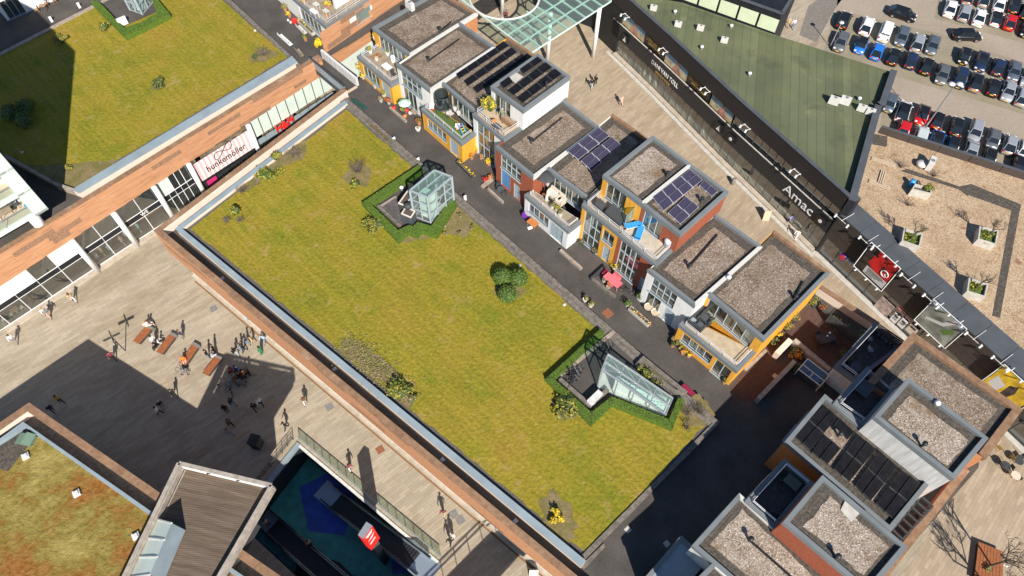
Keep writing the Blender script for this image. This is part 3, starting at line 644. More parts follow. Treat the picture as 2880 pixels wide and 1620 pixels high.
for s_ in (0, 1):
    q0 = lerp(bA, bB, s_); MB().prism(ccw([q0 + bn * .3 - be * .2, q0 + bn * .3 + be * .2, q0 + bn * (bw - .05) + be * .2, q0 + bn * (bw - .05) - be * .2]), DECK, DECK + .012).build('threshold', 'tan', T)
# ------------------------------------------------------------------ sedum-roofed block at the plaza corner
qC = P(7, 218, 142, PAR); qR = P(7, 1215, 830, PAR); qR = qC + (qR - qC) * 2.6; qL = P(7, 0, 292, PAR); qL = qC + (qL - qC) * 9.0
qC, qR, qL = [V((p.x, p.y, 0)) for p in (qC, qR, qL)]
T = thing('sedum_block', 'plaza corner block with brown parapet and reddish sedum roof', 'building', qC)
far = qL + (qR - qC)
fp = ccw([qC, qL, far, qR])
MB().prism(inset(fp, .4), 0, PLB).build('wall', 'dark_brick', T)
MB().prism(inset(fp, .1), PLB, DECK).build('floor_slab', ['dark_brick'], T)
MB().prism(inset(fp, .11), DECK, DECK + .012).build('walkway', 'dark_floor', T)
boards(T, qR, qC, PLB, PAR - .12, 5, 3.6, -.03, 31); boards(T, qC, qL, PLB, PAR - .12, 5, 3.6, -.03, 32)
parapet(T, qR, qC, .62, DECK, PAR, 'peach'); parapet(T, qC, qL, .62, DECK, PAR + .004, 'peach')
so1 = [P(7, 172, 284, COP), P(7, 1155, 972, COP)]; so2 = [P(7, 185, 322, COP), P(7, 1120, 985, COP)]
ex = 1.9; so1[1] = so1[0] + (so1[1] - so1[0]) * ex; so2[1] = so2[0] + (so2[1] - so2[0]) * ex
le = P(7, 0, 410, COP); le = so1[0] + (le - so1[0]) * 8; le2 = P(7, 0, 440, COP); le2 = so2[0] + (le2 - so2[0]) * 8
MB().prism(ccw([so1[0], so1[1], so2[1], so2[0]]), DECK, COP).build('coping', 'coping', T)
MB().prism(ccw([so1[0], le, le2, so2[0]]), DECK, COP - .003).build('coping', 'coping', T)
bk = le2 + (so2[1] - so2[0])
MB().poly([V((p.x, p.y, 8.85)) for p in ccw([so2[0], le2, bk, so2[1]])]).build('sedum_roof', 'sedum', T)
# gravel margin and the sunken corner by the roof hatch
g0 = [P(7, 200, 330, 8.87), P(7, 280, 385, 8.87), P(7, 60, 660, 8.87), P(7, 0, 640, 8.87), P(7, -150, 560, 8.87), P(7, 0, 440, 8.87)]
MB().poly(ccw(g0)).build('gravel_margin', 'paver_roof', T)
# ------------------------------------------------------------------ timber-decked pavilion standing over the escalators
WZ, WT = 12.6, 13.6
wA, wB = P(7, 1350, 598, WT), P(7, 2050, 765, WT); wR = P('x', 128, 728, WT); wL = P(7, 938, 1449, WT)
wR = wB + (wR - wB) * 1.4; wL = wA + (wL - wA) * 1.6
wA, wB, wR, wL = [V((p.x, p.y, 0)) for p in (wA, wB, wR, wL)]
fp = ccw([wA, wL, wR, wB])
T = thing('pavilion', 'white steel pavilion with a weathered timber deck roof above the escalator pit', 'building', V((cen(fp).x, cen(fp).y, 9.3)))
MB().prism(inset(fp, .12), 12.1, WZ - .08).build('body', 'concrete', T)
MB().prism([lerp(cen(fp), p, .62) for p in fp], 8.2, 12.1).build('core', 'charcoal', T)
pl = inset(fp, .5)
nb = 74
a0, a1, b0, b1 = V((wA.x, wA.y, 0)), wL, wB, wR
dk = MB()
for i in range(nb):
    p0, p1 = lerp(a0, a1, i / nb), lerp(a0, a1, (i + .9) / nb); q0, q1 = lerp(b0, b1, i / nb), lerp(b0, b1, (i + .9) / nb)
    s = lambda p, q, t: lerp(p, q, t)
    o_ = MB().prism(ccw([s(p0, q0, .035), s(p1, q1, .035), s(p1, q1, .965), s(p0, q0, .965)]), WZ - .08, WZ + random.uniform(-.006, .006)).build('deck_board', 'wood_deck', T)
for (a, b) in ((wA, wB), (wB, wR), (wL, wA)):
    MB().bar(a + V((0, 0, WZ + .3)), b + V((0, 0, WZ + .3)), .2, .6).build('edge_beam', 'white' if b is wB else 'concrete', T)
    MB().bar(a + V((0, 0, WT)), b + V((0, 0, WT)), .3, .14).build('top_rail', 'concrete', T)
    L = (b - a).length; k = max(2, int(L / 3.6)); br = MB()
    for i in range(k + 1):
        p = lerp(a, b, i / k); br.bar(p + V((0, 0, WZ + .6)), p + V((0, 0, WT)), .1, .1)
        if i < k: br.bar(p + V((0, 0, WZ + .7)), lerp(a, b, (i + 1) / k) + V((0, 0, WT)), .07, .07)
    br.build('truss', 'white_dirty', T)
# grey metal hood on the deck, with its glazed slope
h = [P(7, 1190, 1022, WZ + 2.0), P(7, 1295, 1050, WZ + 2.0), P(7, 1400, 1103, WZ + .5), P(7, 1258, 1449, WZ + .5), P(7, 1120, 1449, WZ + 2.0), P(7, 1005, 1449, WZ + .7), P(7, 1150, 1130, WZ + .7)]
hd = MB()
hs = [P(7, 1295, 1050, WZ + 1.9), P(7, 1400, 1103, WZ + .1), P(7, 1240, 1480, WZ + .1), P(7, 1130, 1440, WZ + 1.9)]
hd.poly(hs); hw = [P(7, 1190, 1022, WZ + .4), P(7, 1295, 1050, WZ + 1.9), P(7, 1130, 1440, WZ + 1.9), P(7, 980, 1460, WZ + .4)]
hd.poly(hw, 1); hd.poly([hs[0], hs[1], V((hs[1].x, hs[1].y, WZ)), V((hs[0].x, hs[0].y, WZ))]); hd.poly([hs[0], hw[0], V((hw[0].x, hw[0].y, WZ)), V((hs[0].x, hs[0].y, WZ))])
hood = hd.build('roof_hood', ['coping', 'frosted'], T)
for t in (0, .33, .66, 1): MB().bar(lerp(hw[0], hw[3], t), lerp(hw[1], hw[2], t), .1, .12).build('hood_rib', 'white_dirty', hood)
for px in ((1585, 672), (1810, 725)):
    q = P(7, *px, WZ + .5); MB().box(q, (.5, .12, .12), .2).build('spotlight', 'charcoal', T)
# ------------------------------------------------------------------ footbridge south of the frame whose shadow falls on the plaza
sh = lambda p, z: V((p.x - z / math.tan(R(SUN_EL)) * math.cos(R(SUN_AZ)), p.y - z / math.tan(R(SUN_EL)) * math.sin(R(SUN_AZ)), 0))
r1, r2, l1, l2 = sh(P(8, 1268, 1168), 9.4), sh(P(8, 1010, 1449), 9.4), sh(P(8, 1130, 1085), 8.6), sh(P(8, 790, 1425), 8.6)
r2 = r1 + (r2 - r1) * 3; l2 = l1 + (l2 - l1) * 3; r1 = r1 - (r2 - r1) * .12; l1 = l1 - (l2 - l1) * .12
T = thing('footbridge', 'plaza footbridge with a steel railing leading off from the lawn block', 'bridge', V((r1.x, r1.y, 7.8)))
MB().prism(ccw([r1, r2, l2, l1]), 7.8, DECK + .1).build('deck', 'concrete_pale', T)
e = (r2 - r1).normalized(); n2 = V((-e.y, e.x, 0))
if n2.dot(l1 - r1) < 0: n2 = -n2
MB().prism(ccw([r1, r2, r2 + n2 * .2, r1 + n2 * .2]), DECK, 9.4).build('parapet', 'concrete_pale', T)
rl = MB(); L = (l2 - l1).length
for z in (9.7, 9.3): rl.bar(l1 + V((0, 0, z)), l2 + V((0, 0, z)), .1, .1)
for i in range(int(L / 1.6)): q = lerp(l1, l2, i * 1.6 / L); rl.bar(q + V((0, 0, DECK)), q + V((0, 0, 9.7)), .07, .07)
rl.build('railing', 'charcoal', T)
# ================================================================== houses
rgw = random.Random(21)
def window(T, a, e, nn, u0, u1, z0, z1, nx, nz, kind, dep=.16):
    """framed opening in a wall starting at a, running along e, outward normal nn"""
    q = lambda u, z, d: a + e * u - nn * d + V((0, 0, z))
    if kind in ('d', 'b'):
        f = MB()
        for u in (u0 + .05, u1 - .05): f.bar(q(u, z0, .06), q(u, z1, .06), .1, .1)
        f.bar(q(u0, z1 - .05, .06), q(u1, z1 - .05, .06), .1, .1)
        f = f.build('door', 'frame', T)
        for i in range(nx):
            p0, p1 = u0 + .1 + (u1 - u0 - .2) * i / nx, u0 + .1 + (u1 - u0 - .2) * (i + 1) / nx - .02
            MB().poly([q(p0, z0 + .03, .1), q(p1, z0 + .03, .1), q(p1, z1 - .1, .1), q(p0, z1 - .1, .1)]).build('door_leaf', 'door' if kind == 'd' else 'bluepanel', f)
        MB().bar(q(u1 - .25, z0 + 1.0, .05), q(u1 - .25, z0 + 1.25, .05), .05, .05).build('handle', 'steel', f)
        return
    f = MB(); w_ = .07
    for i in range(nx + 1):
        u = u0 + (u1 - u0) * i / nx; f.bar(q(u, z0, dep - .04), q(u, z1, dep - .04), w_, .09)
    for k in range(nz + 1):
        z = z0 + (z1 - z0) * k / nz; f.bar(q(u0, z, dep - .04), q(u1, z, dep - .04), .09, w_)
    f.bar(q(u0 - .05, z0 - .03, -.02), q(u1 + .05, z0 - .03, -.02), .22, .06)
    f = f.build('window', 'frame', T)
    for i in range(nx):
        for k in range(nz):
            x0, x1 = u0 + (u1 - u0) * i / nx, u0 + (u1 - u0) * (i + 1) / nx; y0, y1 = z0 + (z1 - z0) * k / nz, z0 + (z1 - z0) * (k + 1) / nz
            r = rgw.random(); m = 'glass' if kind == 'w' else 'glass_dark'
            MB().poly([q(x0, y0, dep), q(x1, y0, dep), q(x1, y1, dep), q(x0, y1, dep)]).build('pane', m, f)
            if kind == 'w' and r < .38: MB().poly([q(x0 + .05, y0, dep + .18), q(x1 - .05, y0, dep + .18), q(x1 - .05, y1, dep + .18), q(x0 + .05, y1, dep + .18)]).build('curtain', rgw.choice(('curtain', 'curtain', 'tan', 'charcoal')), f)
def walls(T, poly, z0, z1, wall, openings=None, emats=None, name='wall'):
    openings = openings or {}; emats = emats or {}; n = len(poly)
    for i in range(n):
        a, b = V((poly[i][0], poly[i][1], 0)), V((poly[(i + 1) % n][0], poly[(i + 1) % n][1], 0)); L = (b - a).length; e = (b - a) / L; nn = V((e.y, -e.x, 0))
        ops = [(o[0] * L, o[1] * L, z0 + o[2], z0 + o[3]) + tuple(o[4:]) for o in openings.get(i, [])]
        us = sorted({0, L} | {o[0] for o in ops} | {o[1] for o in ops}); zs_ = sorted({z0, z1} | {o[2] for o in ops} | {o[3] for o in ops})
        mb = MB(); q = lambda u, z, d=0: a + e * u - nn * d + V((0, 0, z))
        for x0, x1 in zip(us, us[1:]):
            for y0, y1 in zip(zs_, zs_[1:]):
                cx, cy = (x0 + x1) / 2, (y0 + y1) / 2
                if any(o[0] < cx < o[1] and o[2] < cy < o[3] for o in ops): continue
                mb.poly([q(x0, y0), q(x1, y0), q(x1, y1), q(x0, y1)])
        for o in ops:
            x0, x1, y0, y1 = o[:4]; D = .9
            for (p, r_) in (((x0, y0), (x1, y0)), ((x1, y0), (x1, y1)), ((x1, y1), (x0, y1)), ((x0, y1), (x0, y0))):
                mb.poly([q(*p), q(*r_), q(*r_, .2), q(*p, .2)]); mb.poly([q(*p, .2), q(*r_, .2), q(*r_, D), q(*p, D)], 1)
            mb.poly([q(x0, y0, D), q(x1, y0, D), q(x1, y1, D), q(x0, y1, D)], 1)
        mb.build(name, [emats.get(i, wall), 'interior'], T)
        for o in ops: window(T, a, e, nn, *o)
def volume(T, poly, z0, z1, wall, openings=None, emats=None, cope=None, cw=.28, roof='gravel', drop=.3, border=.75, ccol='coping_house'):
    n = len(poly); cope = cope or {}
    walls(T, poly, z0, z1 - .12, wall, openings, emats)
    outp = inset(poly, -.06)
    ws = [{'white': .26, 'none': .1}.get(cope.get(i, ccol), cw) for i in range(n)]
    inn = inset(poly, ws)
    for i in range(n):
        m = cope.get(i, ccol); j = (i + 1) % n
        if m == 'none': continue
        zz = z1 - (.05 if m == 'white' else 0)
        MB().prism(ccw([outp[i], outp[j], inn[j], inn[i]]), z1 - .5, zz).build('party_wall_cap' if m == 'white' else 'coping', 'offwhite' if m == 'white' else m, T)
    if border:
        MB().poly([V((p.x, p.y, z1 - drop - .02)) for p in inn]).build('roof_pavers', 'paver_roof', T)
        g = inset(inn, [border * rgw.uniform(.4, 1.3) for _ in range(n)])
        MB().poly([V((p.x, p.y, z1 - drop)) for p in ragged(g, .5, .07, int(z1 * 100) + n)]).build('roof_gravel', roof, T)
    else: MB().poly([V((p.x, p.y, z1 - drop)) for p in inn]).build('terrace_floor', roof, T)
    return inn
def railing(T, pts, z0, h=.55, rails=(1.0, .6), posts=1.6, mat='rail', r=.028, name='railing'):
    mb = MB()
    for a, b in zip(pts, pts[1:]):
        a, b = V((a[0], a[1], 0)), V((b[0], b[1], 0)); L = (b - a).length; k = max(1, round(L / posts))
        for i in range(k + 1): q = lerp(a, b, i / k); mb.tube(q + V((0, 0, z0)), q + V((0, 0, z0 + h)), r, n=5)
        for f in rails: mb.tube(a + V((0, 0, z0 + h * f)), b + V((0, 0, z0 + h * f)), r * 1.15, n=5)
    return mb.build(name, mat, T)
def XY(z, *pts): return [V((p.x, p.y, 0)) for p in PP(z, *pts)]
GZ = DECK
def house(label, loc): return thing('terrace_house', label, 'house', V((loc[0], loc[1], DECK)), group=None)
# --- R1 yellow house with a plant-filled terrace
up = XY(13.9, (2, 235, 205), (2, 515, 412), (2, 1025, 95), (2, 731, -74)); bs = XY(11.4, (2, 125, 425), (2, 375, 637), (2, 594, 514), (2, 344, 302))
T = house('yellow terrace house beside the lane with a plant-filled roof terrace', bs[0]); H1 = T
volume(T, bs, GZ, 11.4, 'yellow', {0: [(.1, .6, .7, 2.4, 4, 1, 'w'), (.68, .92, .02, 2.35, 2, 1, 'd')]}, {3: 'brick_red'}, {2: 'none'}, roof='woodfloor', border=0, drop=.1)
i_ = inset(bs, .34); railing(T, [i_[3], i_[0], i_[1], i_[2]], 11.3)
volume(T, up, 11.25, 13.9, 'yellow', {0: [(.14, .86, .3, 2.2, 6, 1, 'w')]}, {1: 'board2', 2: 'board2'}, {1: 'white', 2: 'coping_brown'})
# --- R2 white two-storey front
up = XY(13.93, (2, 415, 480), (2, 670, 678), (2, 1160, 352), (2, 890, 165))
T = house('white two-storey house between the trampoline terrace and the plant-filled terrace', up[0]); H2 = T
volume(T, up, GZ, 13.93, 'white', {0: [(.1, .5, .1, 2.8, 3, 1, 'w'), (.1, .72, 3.1, 5.3, 4, 2, 'w'), (.58, .76, .02, 2.3, 1, 1, 'd')]}, {1: 'white_dirty'}, {3: 'none', 1: 'white'})
# --- R3 yellow house with trampoline terrace
up = XY(13.87, (2, 755, 622), (2, 1003, 835), (2, 1490, 432), (2, 1255, 275)); bs = XY(11.4, ('q', 680, 422), ('q', 1405, 1045), ('q', 1662, 850), ('q', 840, 325))
T = house('yellow terrace house with artificial turf terrace and trampoline', bs[0]); H3 = T
volume(T, bs, GZ, 11.4, 'yellow', {0: [(.12, .6, 1.0, 2.3, 4, 1, 'w'), (.69, .9, .02, 2.3, 2, 1, 'd')]}, None, {2: 'none'}, roof='turf', border=0, drop=.1)
i_ = inset(bs, .34); railing(T, [i_[3], i_[0], i_[1], i_[2]], 11.3)
volume(T, up, 11.25, 13.87, 'yellow', {0: [(.3, .95, .1, 2.2, 4, 1, 'w')]}, None, {2: 'coping_brown', 3: 'none', 1: 'none'})
# --- R4 tall white house
up = XY(16.7, (2, 1130, 650), (2, 1375, 830), (2, 1725, 575), (2, 1480, 405)); bs = XY(13.96, ('q', 1610, 515), ('q', 2180, 982), (2, 1692, 735)); bs.append(bs[0] + bs[2] - bs[1])
T = house('tallest white house with rows of black solar panels on its roof', bs[0]); H4 = T
volume(T, bs, GZ, 13.96, 'white', {0: [(.12, .68, .1, 5.2, 3, 3, 'w'), (.74, .92, .02, 2.4, 1, 1, 'd')]}, None, {2: 'none'}, roof='tile', border=0, drop=.1)
i_ = inset(bs, .34); railing(T, [i_[3], i_[0], i_[1], lerp(i_[1], i_[2], .42)], 13.86, h=.8)
volume(T, up, 13.85, 16.7, 'white', {0: [(.1, .6, .1, 2.5, 3, 1, 'w')]}, None, {}, roof='gravel')
# --- R5 red-brick two-storey front
up = XY(13.91, (2, 1165, 1100), (2, 1450, 1335), (2, 1950, 960), (2, 1672, 748))
T = house('red brick two-storey house with blue panels beside its door', up[0]); H5 = T
volume(T, up, GZ, 13.91, 'brick_red', {0: [(.14, .68, 3.1, 5.2, 4, 2, 'w'), (.14, .4, .3, 3.0, 2, 1, 'b'), (.5, .66, .02, 2.3, 1, 1, 'd')]}, None, {3: 'none', 1: 'white'})
# --- R6 white house with long terrace
up = XY(13.86, (2, 1555, 1268), ('r', 1745, 745), (2, 2315, 1045), (2, 2045, 858)); bs = XY(11.42, ('r', 620, 690), ('r', 1410, 1350), ('r', 1662, 1157), ('r', 775, 600))
T = house('white terrace house with parasol and cream lounge furniture on its terrace', bs[0]); H6 = T
volume(T, bs, GZ, 11.42, 'white', {0: [(.1, .56, 1.0, 2.4, 4, 1, 'w'), (.6, .9, .02, 2.35, 2, 1, 'd')]}, None, {2: 'none'}, roof='woodfloor', border=0, drop=.1)
i_ = inset(bs, .34); railing(T, [i_[3], i_[0], i_[1], i_[2]], 11.32)
volume(T, up, 11.25, 13.86, 'white', {0: [(.05, .93, .1, 2.2, 6, 1, 'w')]}, None, {2: 'coping_brown', 3: 'none', 1: 'none'})
# --- R7 / R8 tall yellow and brick pair
m1, m2 = XY(16.7, ('s', 1205, 215), ('O', 1945, 463)); qa = XY(16.7, ('r', 2045, 335), ('s', 1895, 765), ('O', 2048, 538.5), (2, 2350, 1025))
ba = XY(13.97, ('r', 1665, 865), ('s', 775, 750), ('s', 1460, 1322), ('s', 1812, 990)); nb_ = ba[0] + (ba[3] - ba[2]) * 1.25; mb_ = ba[1] + (ba[3] - ba[2]) * 1.25
T = house('orange-yellow tall house with tiled terrace and black covered furniture', ba[0]); H7 = T
volume(T, [ba[0], ba[1], mb_, nb_], GZ, 13.97, 'yellow', {0: [(.1, .58, .2, 5.1, 3, 3, 'w'), (.62, .92, 3.0, 4.7, 2, 1, 'w'), (.7, .9, .02, 2.4, 1, 1, 'd')]}, None, {2: 'none', 1: 'none'}, roof='tile', border=0, drop=.1)
volume(T, [qa[0], m1, m2, qa[3]], 13.8, 16.71, 'yellow', {0: [(.12, .62, .1, 2.5, 3, 1, 'w')]}, None, {1: 'white'}, roof='gravel_light')
i_ = inset([ba[0], ba[2], ba[3], nb_], .34); railing(T, [i_[3], i_[0], lerp(i_[0], i_[1], .49)], 13.87, h=.6)
T = house('red brick tall house with two blue sun loungers on its terrace', ba[1]); H8 = T
volume(T, [ba[1], ba[2], ba[3], mb_ + (ba[3] - ba[2]) * .001], GZ, 13.96, 'brick_red', {0: [(.1, .62, .2, 5.1, 4, 3, 'w'), (.74, .92, .02, 2.3, 1, 1, 'd')]}, None, {2: 'none', 3: 'none'}, roof='woodfloor_pale', border=0, drop=.1)
volume(T, [m1, qa[1], qa[2], m2], 13.8, 16.69, 'brick_red', {0: [(.1, .58, .1, 2.5, 3, 1, 'w')]}, None, {3: 'none'}, roof='gravel')
railing(T, [lerp(i_[0], i_[1], .51), i_[1], i_[2]], 13.86, h=.6)
# --- R9 white two-storey front
up = XY(13.92, ('t', 595, 60), ('t', 1075, 432), (6, 598, 410), (6, 250, 165))
T = house('white two-storey house with rattan chairs by its glass front', up[0]); H9 = T
volume(T, up, GZ, 13.92, 'white', {0: [(.14, .66, 2.75, 5.0, 4, 2, 'w'), (.12, .42, .1, 2.6, 2, 1, 'w'), (.54, .74, .02, 2.3, 1, 1, 'd')]}, None, {3: 'none', 1: 'white'})
# --- R10 yellow corner house
up = XY(13.89, ('t', 1205, 305), ('u', 1055, 345), (6, 1110, 605), (6, 690, 290)); bs = XY(11.4, ('u', 190, 190), ('u', 780, 665), ('u', 978, 460), ('u', 275, 105))
T = house('yellow end house with square-tiled terrace facing the shaded court', bs[0]); H10 = T
volume(T, bs, GZ, 11.4, 'yellow', {0: [(.1, .62, .9, 2.3, 4, 1, 'w'), (.68, .94, .05, 2.4, 2, 1, 'w')]}, None, {2: 'none'}, roof='tile', border=0, drop=.1)
i_ = inset(bs, .34); railing(T, [i_[3], i_[0], i_[1], i_[2]], 11.3)
volume(T, up, GZ, 13.89, 'yellow', {0: [(.06, .88, 3.05, 5.2, 5, 1, 'w')]}, {2: 'board2'}, {2: 'coping_brown', 3: 'none'})
# --- S1 .. S5 blocks in the south-east
up = XY(13.9, (9, 780, 432), (9, 1570, 1105), (9, 1868, 740), (9, 1075, 82))
T = house('orange-brown house topped by large black solar arrays beside the dark court', up[0]); S1 = T
volume(T, up, GZ, 13.9, 'orange_wood', {3: [(.15, .5, .3, 2.3, 2, 1, 'w'), (.15, .8, 3.2, 5.0, 3, 1, 'w')], 1: [(.1, .9, .2, 2.4, 4, 1, 'w')]}, {3: 'coping_dark'}, {})
up = XY(16.7, (9, 1455, 245), (9, 2050, 712), (9, 2303, 408), (9, 1703, -43))
T = house('tall house with a blank white flank and mossy gravel roof', up[0]); S2 = T
volume(T, up, GZ, 16.7, 'white_dirty', {1: [(.2, .8, 3.2, 5.2, 2, 1, 'w')]}, None, {}, roof='gravel_light')
bs = XY(14.02, (9, 1140, 150), (9, 1370, 312), ('n', 2235, 1272), ('n', 1830, 918))
volume(T, bs, GZ, 14.02, 'white_dirty', {}, None, {2: 'none'}, roof='dark_floor', border=0, drop=1.0)
i_ = inset(bs, .34); railing(T, [i_[3], i_[0], i_[1]], 13.92, h=.5)
up = XY(16.72, (9, 768, 1040), (9, 1402, 1575), (9, 1692, 1230), (9, 1058, 695))
T = house('tall brick house with a concrete slab lying on its speckled gravel roof', up[0]); S3 = T
volume(T, up, GZ, 16.72, 'brick_red', {1: [(.2, .8, 3.2, 5.2, 2, 1, 'w')]}, None, {}, roof='gravel_light')
bs = XY(14.02, (9, 475, 888), (9, 700, 1085), (9, 985, 745), (9, 768, 568))
volume(T, bs, GZ, 14.02, 'white_dirty', {}, None, {}, roof='dark_floor', border=0, drop=1.0)
i_ = inset(bs, .34); railing(T, [i_[1], i_[0], i_[3], i_[2]], 13.92, h=.5)
up = XY(13.91, (9, 78, 1220), (9, 690, 1745), (9, 1180, 1520), (9, 430, 828))
T = house('lower house with a single black cable across its pink gravel roof', up[0]); S4 = T
volume(T, up, GZ, 13.91, 'white_dirty', {}, None, {1: 'none', 2: 'white'}, roof='gravel_light')
up = XY(13.87, (9, -60, 1640), (9, 300, 1950), (9, 690, 1745), (9, 240, 1345))
T = house('low house cut off by the plaza with a pale metal-clad terrace', up[0])
volume(T, up, GZ, 13.87, 'white_dirty', {}, None, {2: 'white'}, roof='gravel_light')
bs = XY(11.4, (8, 2290, 1470), (9, -60, 1640), (9, 205, 1335), (8, 2565, 1150))
volume(T, bs, GZ, 11.4, 'coping', {}, None, {1: 'none'}, roof='coping', border=0, drop=.12)
up = XY(13.88, (6, 1400, 1430), (9, 2285, 560), (9, 2562, 190), (6, 1742, 1062))
T = house('house with brown stone coping and gravel roof above the billboard street', up[3]); S5 = T
volume(T, up, 0.0, 13.88, 'board2', {}, None, {0: 'none', 1: 'coping_brown', 2: 'coping_brown', 3: 'coping_brown'}, cw=.55, roof='gravel')
bs = XY(11.41, ('n', 1340, 900), ('n', 1650, 1132), ('n', 2362, 600), ('n', 1935, 265))
volume(T, bs, GZ, 11.41, 'white_dirty', {}, None, {}, roof='dark_floor', border=0, drop=.8)
i_ = inset(bs, .34); railing(T, [i_[1], i_[0], i_[3], i_[2]], 11.3, h=.6)
# pergola and glazed strip behind the solar roof, on the street side
T = thing('pergola', 'dark beamed pergola over a small court behind the solar roof', 'pergola', P(9, 1750, 1010, DECK))
pa, pb, pc, pd = XY(11.0, (9, 1585, 1100), (9, 1660, 1175), (9, 1890, 925), (9, 1800, 850))
for i in range(7): MB().bar(lerp(pa, pd, i / 6) + V((0, 0, 11.0)), lerp(pb, pc, i / 6) + V((0, 0, 11.0)), .12, .2).build('beam', 'charcoal', T)
MB().bar(pa + V((0, 0, 10.85)), pd + V((0, 0, 10.85)), .14, .2).build('beam', 'charcoal', T); MB().bar(pb + V((0, 0, 10.85)), pc + V((0, 0, 10.85)), .14, .2).build('beam', 'charcoal', T)
for q in (pa, pb, pc, pd): MB().bar(q + V((0, 0, DECK)), q + V((0, 0, 10.85)), .14, .14).build('post', 'charcoal', T)
# brown parapet of the block towards the south-east square
T = thing('parapet_wall', 'brown stone-capped parapet along the sunny south-east square', 'wall', P(9, 1900, 980, DECK))
a, b = P(9, 1480, 1540, PAR), P(9, 2165, 655, PAR); parapet(T, a, b, .6, DECK, PAR, 'brick_red'); boards(T, a, b, PLB, PAR - .12, 5, 3.0, -.03, 77, 'board2')
T = thing('parapet_wall', 'cream deck wall with brown stone cap beside the shopping street', 'wall', P(6, 1200, 800, DECK))
a, b = P(6, 1488, 988, PAR), P(6, 1050, 702, PAR); parapet(T, a, b, .5, DECK, PAR, 'peach')
# --- R0 white and boarded house across the bridge
sS = P('o', 890, 490, 11.4); wv = (P('o', 310, -20, 11.4) - sS) * 1.9; ev = (P('o', 1640, -5, 11.4) - sS) * 1.9
bs = [V((p.x, p.y, 0)) for p in (sS + wv, sS, sS + ev, sS + wv + ev)]
T = house('white house with boarded flank and leafy terrace across the footbridge', bs[1]); R0 = T
volume(T, bs, GZ, 11.4, 'white', {0: [(.52, .88, .5, 2.4, 5, 1, 'w'), (.92, .97, .9, 2.2, 1, 1, 'w')]}, None, {2: 'none'}, roof='woodfloor', border=0, drop=.1)
i_ = inset(bs, .34); railing(T, [i_[0], i_[1], lerp(i_[1], i_[2], .52)], 11.3, h=.7)
wn = (P('o', 1585, 270, 10.0) - bs[1]); us_ = V((wn.x, wn.y, 0)).dot((bs[2] - bs[1]).normalized())
Lr = (bs[2] - bs[1]).length
boards(T, bs[1] - (bs[2] - bs[1]).normalized() * 1.2, bs[2], PLB, 11.28, 8, 3.2, .06, 17, dark=.07, skip=lambda u, z: abs(u - 1.2 - us_) < 1.25 and 9.0 < z < 11.0)
MB().prism(inset(bs, .4), 0, PLB).build('base', 'frosted', T); MB().prism(inset(bs, .1), PLB, DECK).build('floor_slab', 'white_dirty', T)
e_ = (bs[2] - bs[1]).normalized(); window(T, bs[1], e_, V((e_.y, -e_.x, 0)), us_ - 1.2, us_ + 1.2, 9.0, 10.95, 1, 1, 'w', dep=-.04)
up = [V((p.x, p.y, 0)) for p in (P('o', 1075, 215, 10.9) + wv * .7, P('o', 1075, 215, 10.9), P('o', 1075, 215, 10.9) + ev * .7, P('o', 1075, 215, 10.9) + wv * .7 + ev * .7)]
volume(T, up, 10.9, 13.9, 'white', {0: [(.7, .95, .1, 2.3, 2, 1, 'w')]}, None, {})
# --- house at the far end of the far lawn
S_ = P(1, 58, 158, DECK); ed = (P(1, 220, 88, DECK) - S_); E_ = S_ + ed * 6; pv_ = V((-ed.y, ed.x, 0)).normalized() * 9
bs = ccw([V((p.x, p.y, 0)) for p in (S_, E_, E_ + pv_, S_ + pv_)])
T = house('white house with sliding doors at the far edge of the far lawn', bs[0])
k0 = [i for i in range(4) if (bs[i] - V((S_.x, S_.y, 0))).length < .1][0]
volume(T, bs, DECK, 13.9, 'white', {k0: [(.02, .15, .02, 2.5, 3, 1, 'w'), (.3, .5, .6, 2.4, 3, 1, 'w')]}, None, {})
# ------------------------------------------------------------------ tower on round columns beside the store
K = P('f', 735, 1225, 11.2); dv = (P(4, 0, 345, 11.2) - K); dv = V((dv.x, dv.y, 0)).normalized(); pv_ = V((dv.y, -dv.x, 0))
if pv_.y < 0: pv_ = -pv_
K = V((K.x, K.y, 0)); TH = 8.8 + 27.0 * math.tan(R(SUN_EL))
T = thing('balcony_tower', 'white apartment tower with glass-railed balconies standing on round columns', 'building', V((K.x, K.y, DECK)))
MB().prism(ccw([K, K + dv * 1.3, K + dv * 1.3 + pv_ * 14, K + pv_ * 14]), 11.2, TH).build('corner_pier', 'frosted', T)
MB().prism(ccw([K + dv * 1.3 + pv_ * 2.4, K + dv * 15 + pv_ * 2.4, K + dv * 15 + pv_ * 14, K + dv * 1.3 + pv_ * 14]), 11.2, TH).build('wall', 'white', T)
z = 11.2; q = lambda u, d, zz: K + dv * u + pv_ * d + V((0, 0, zz))
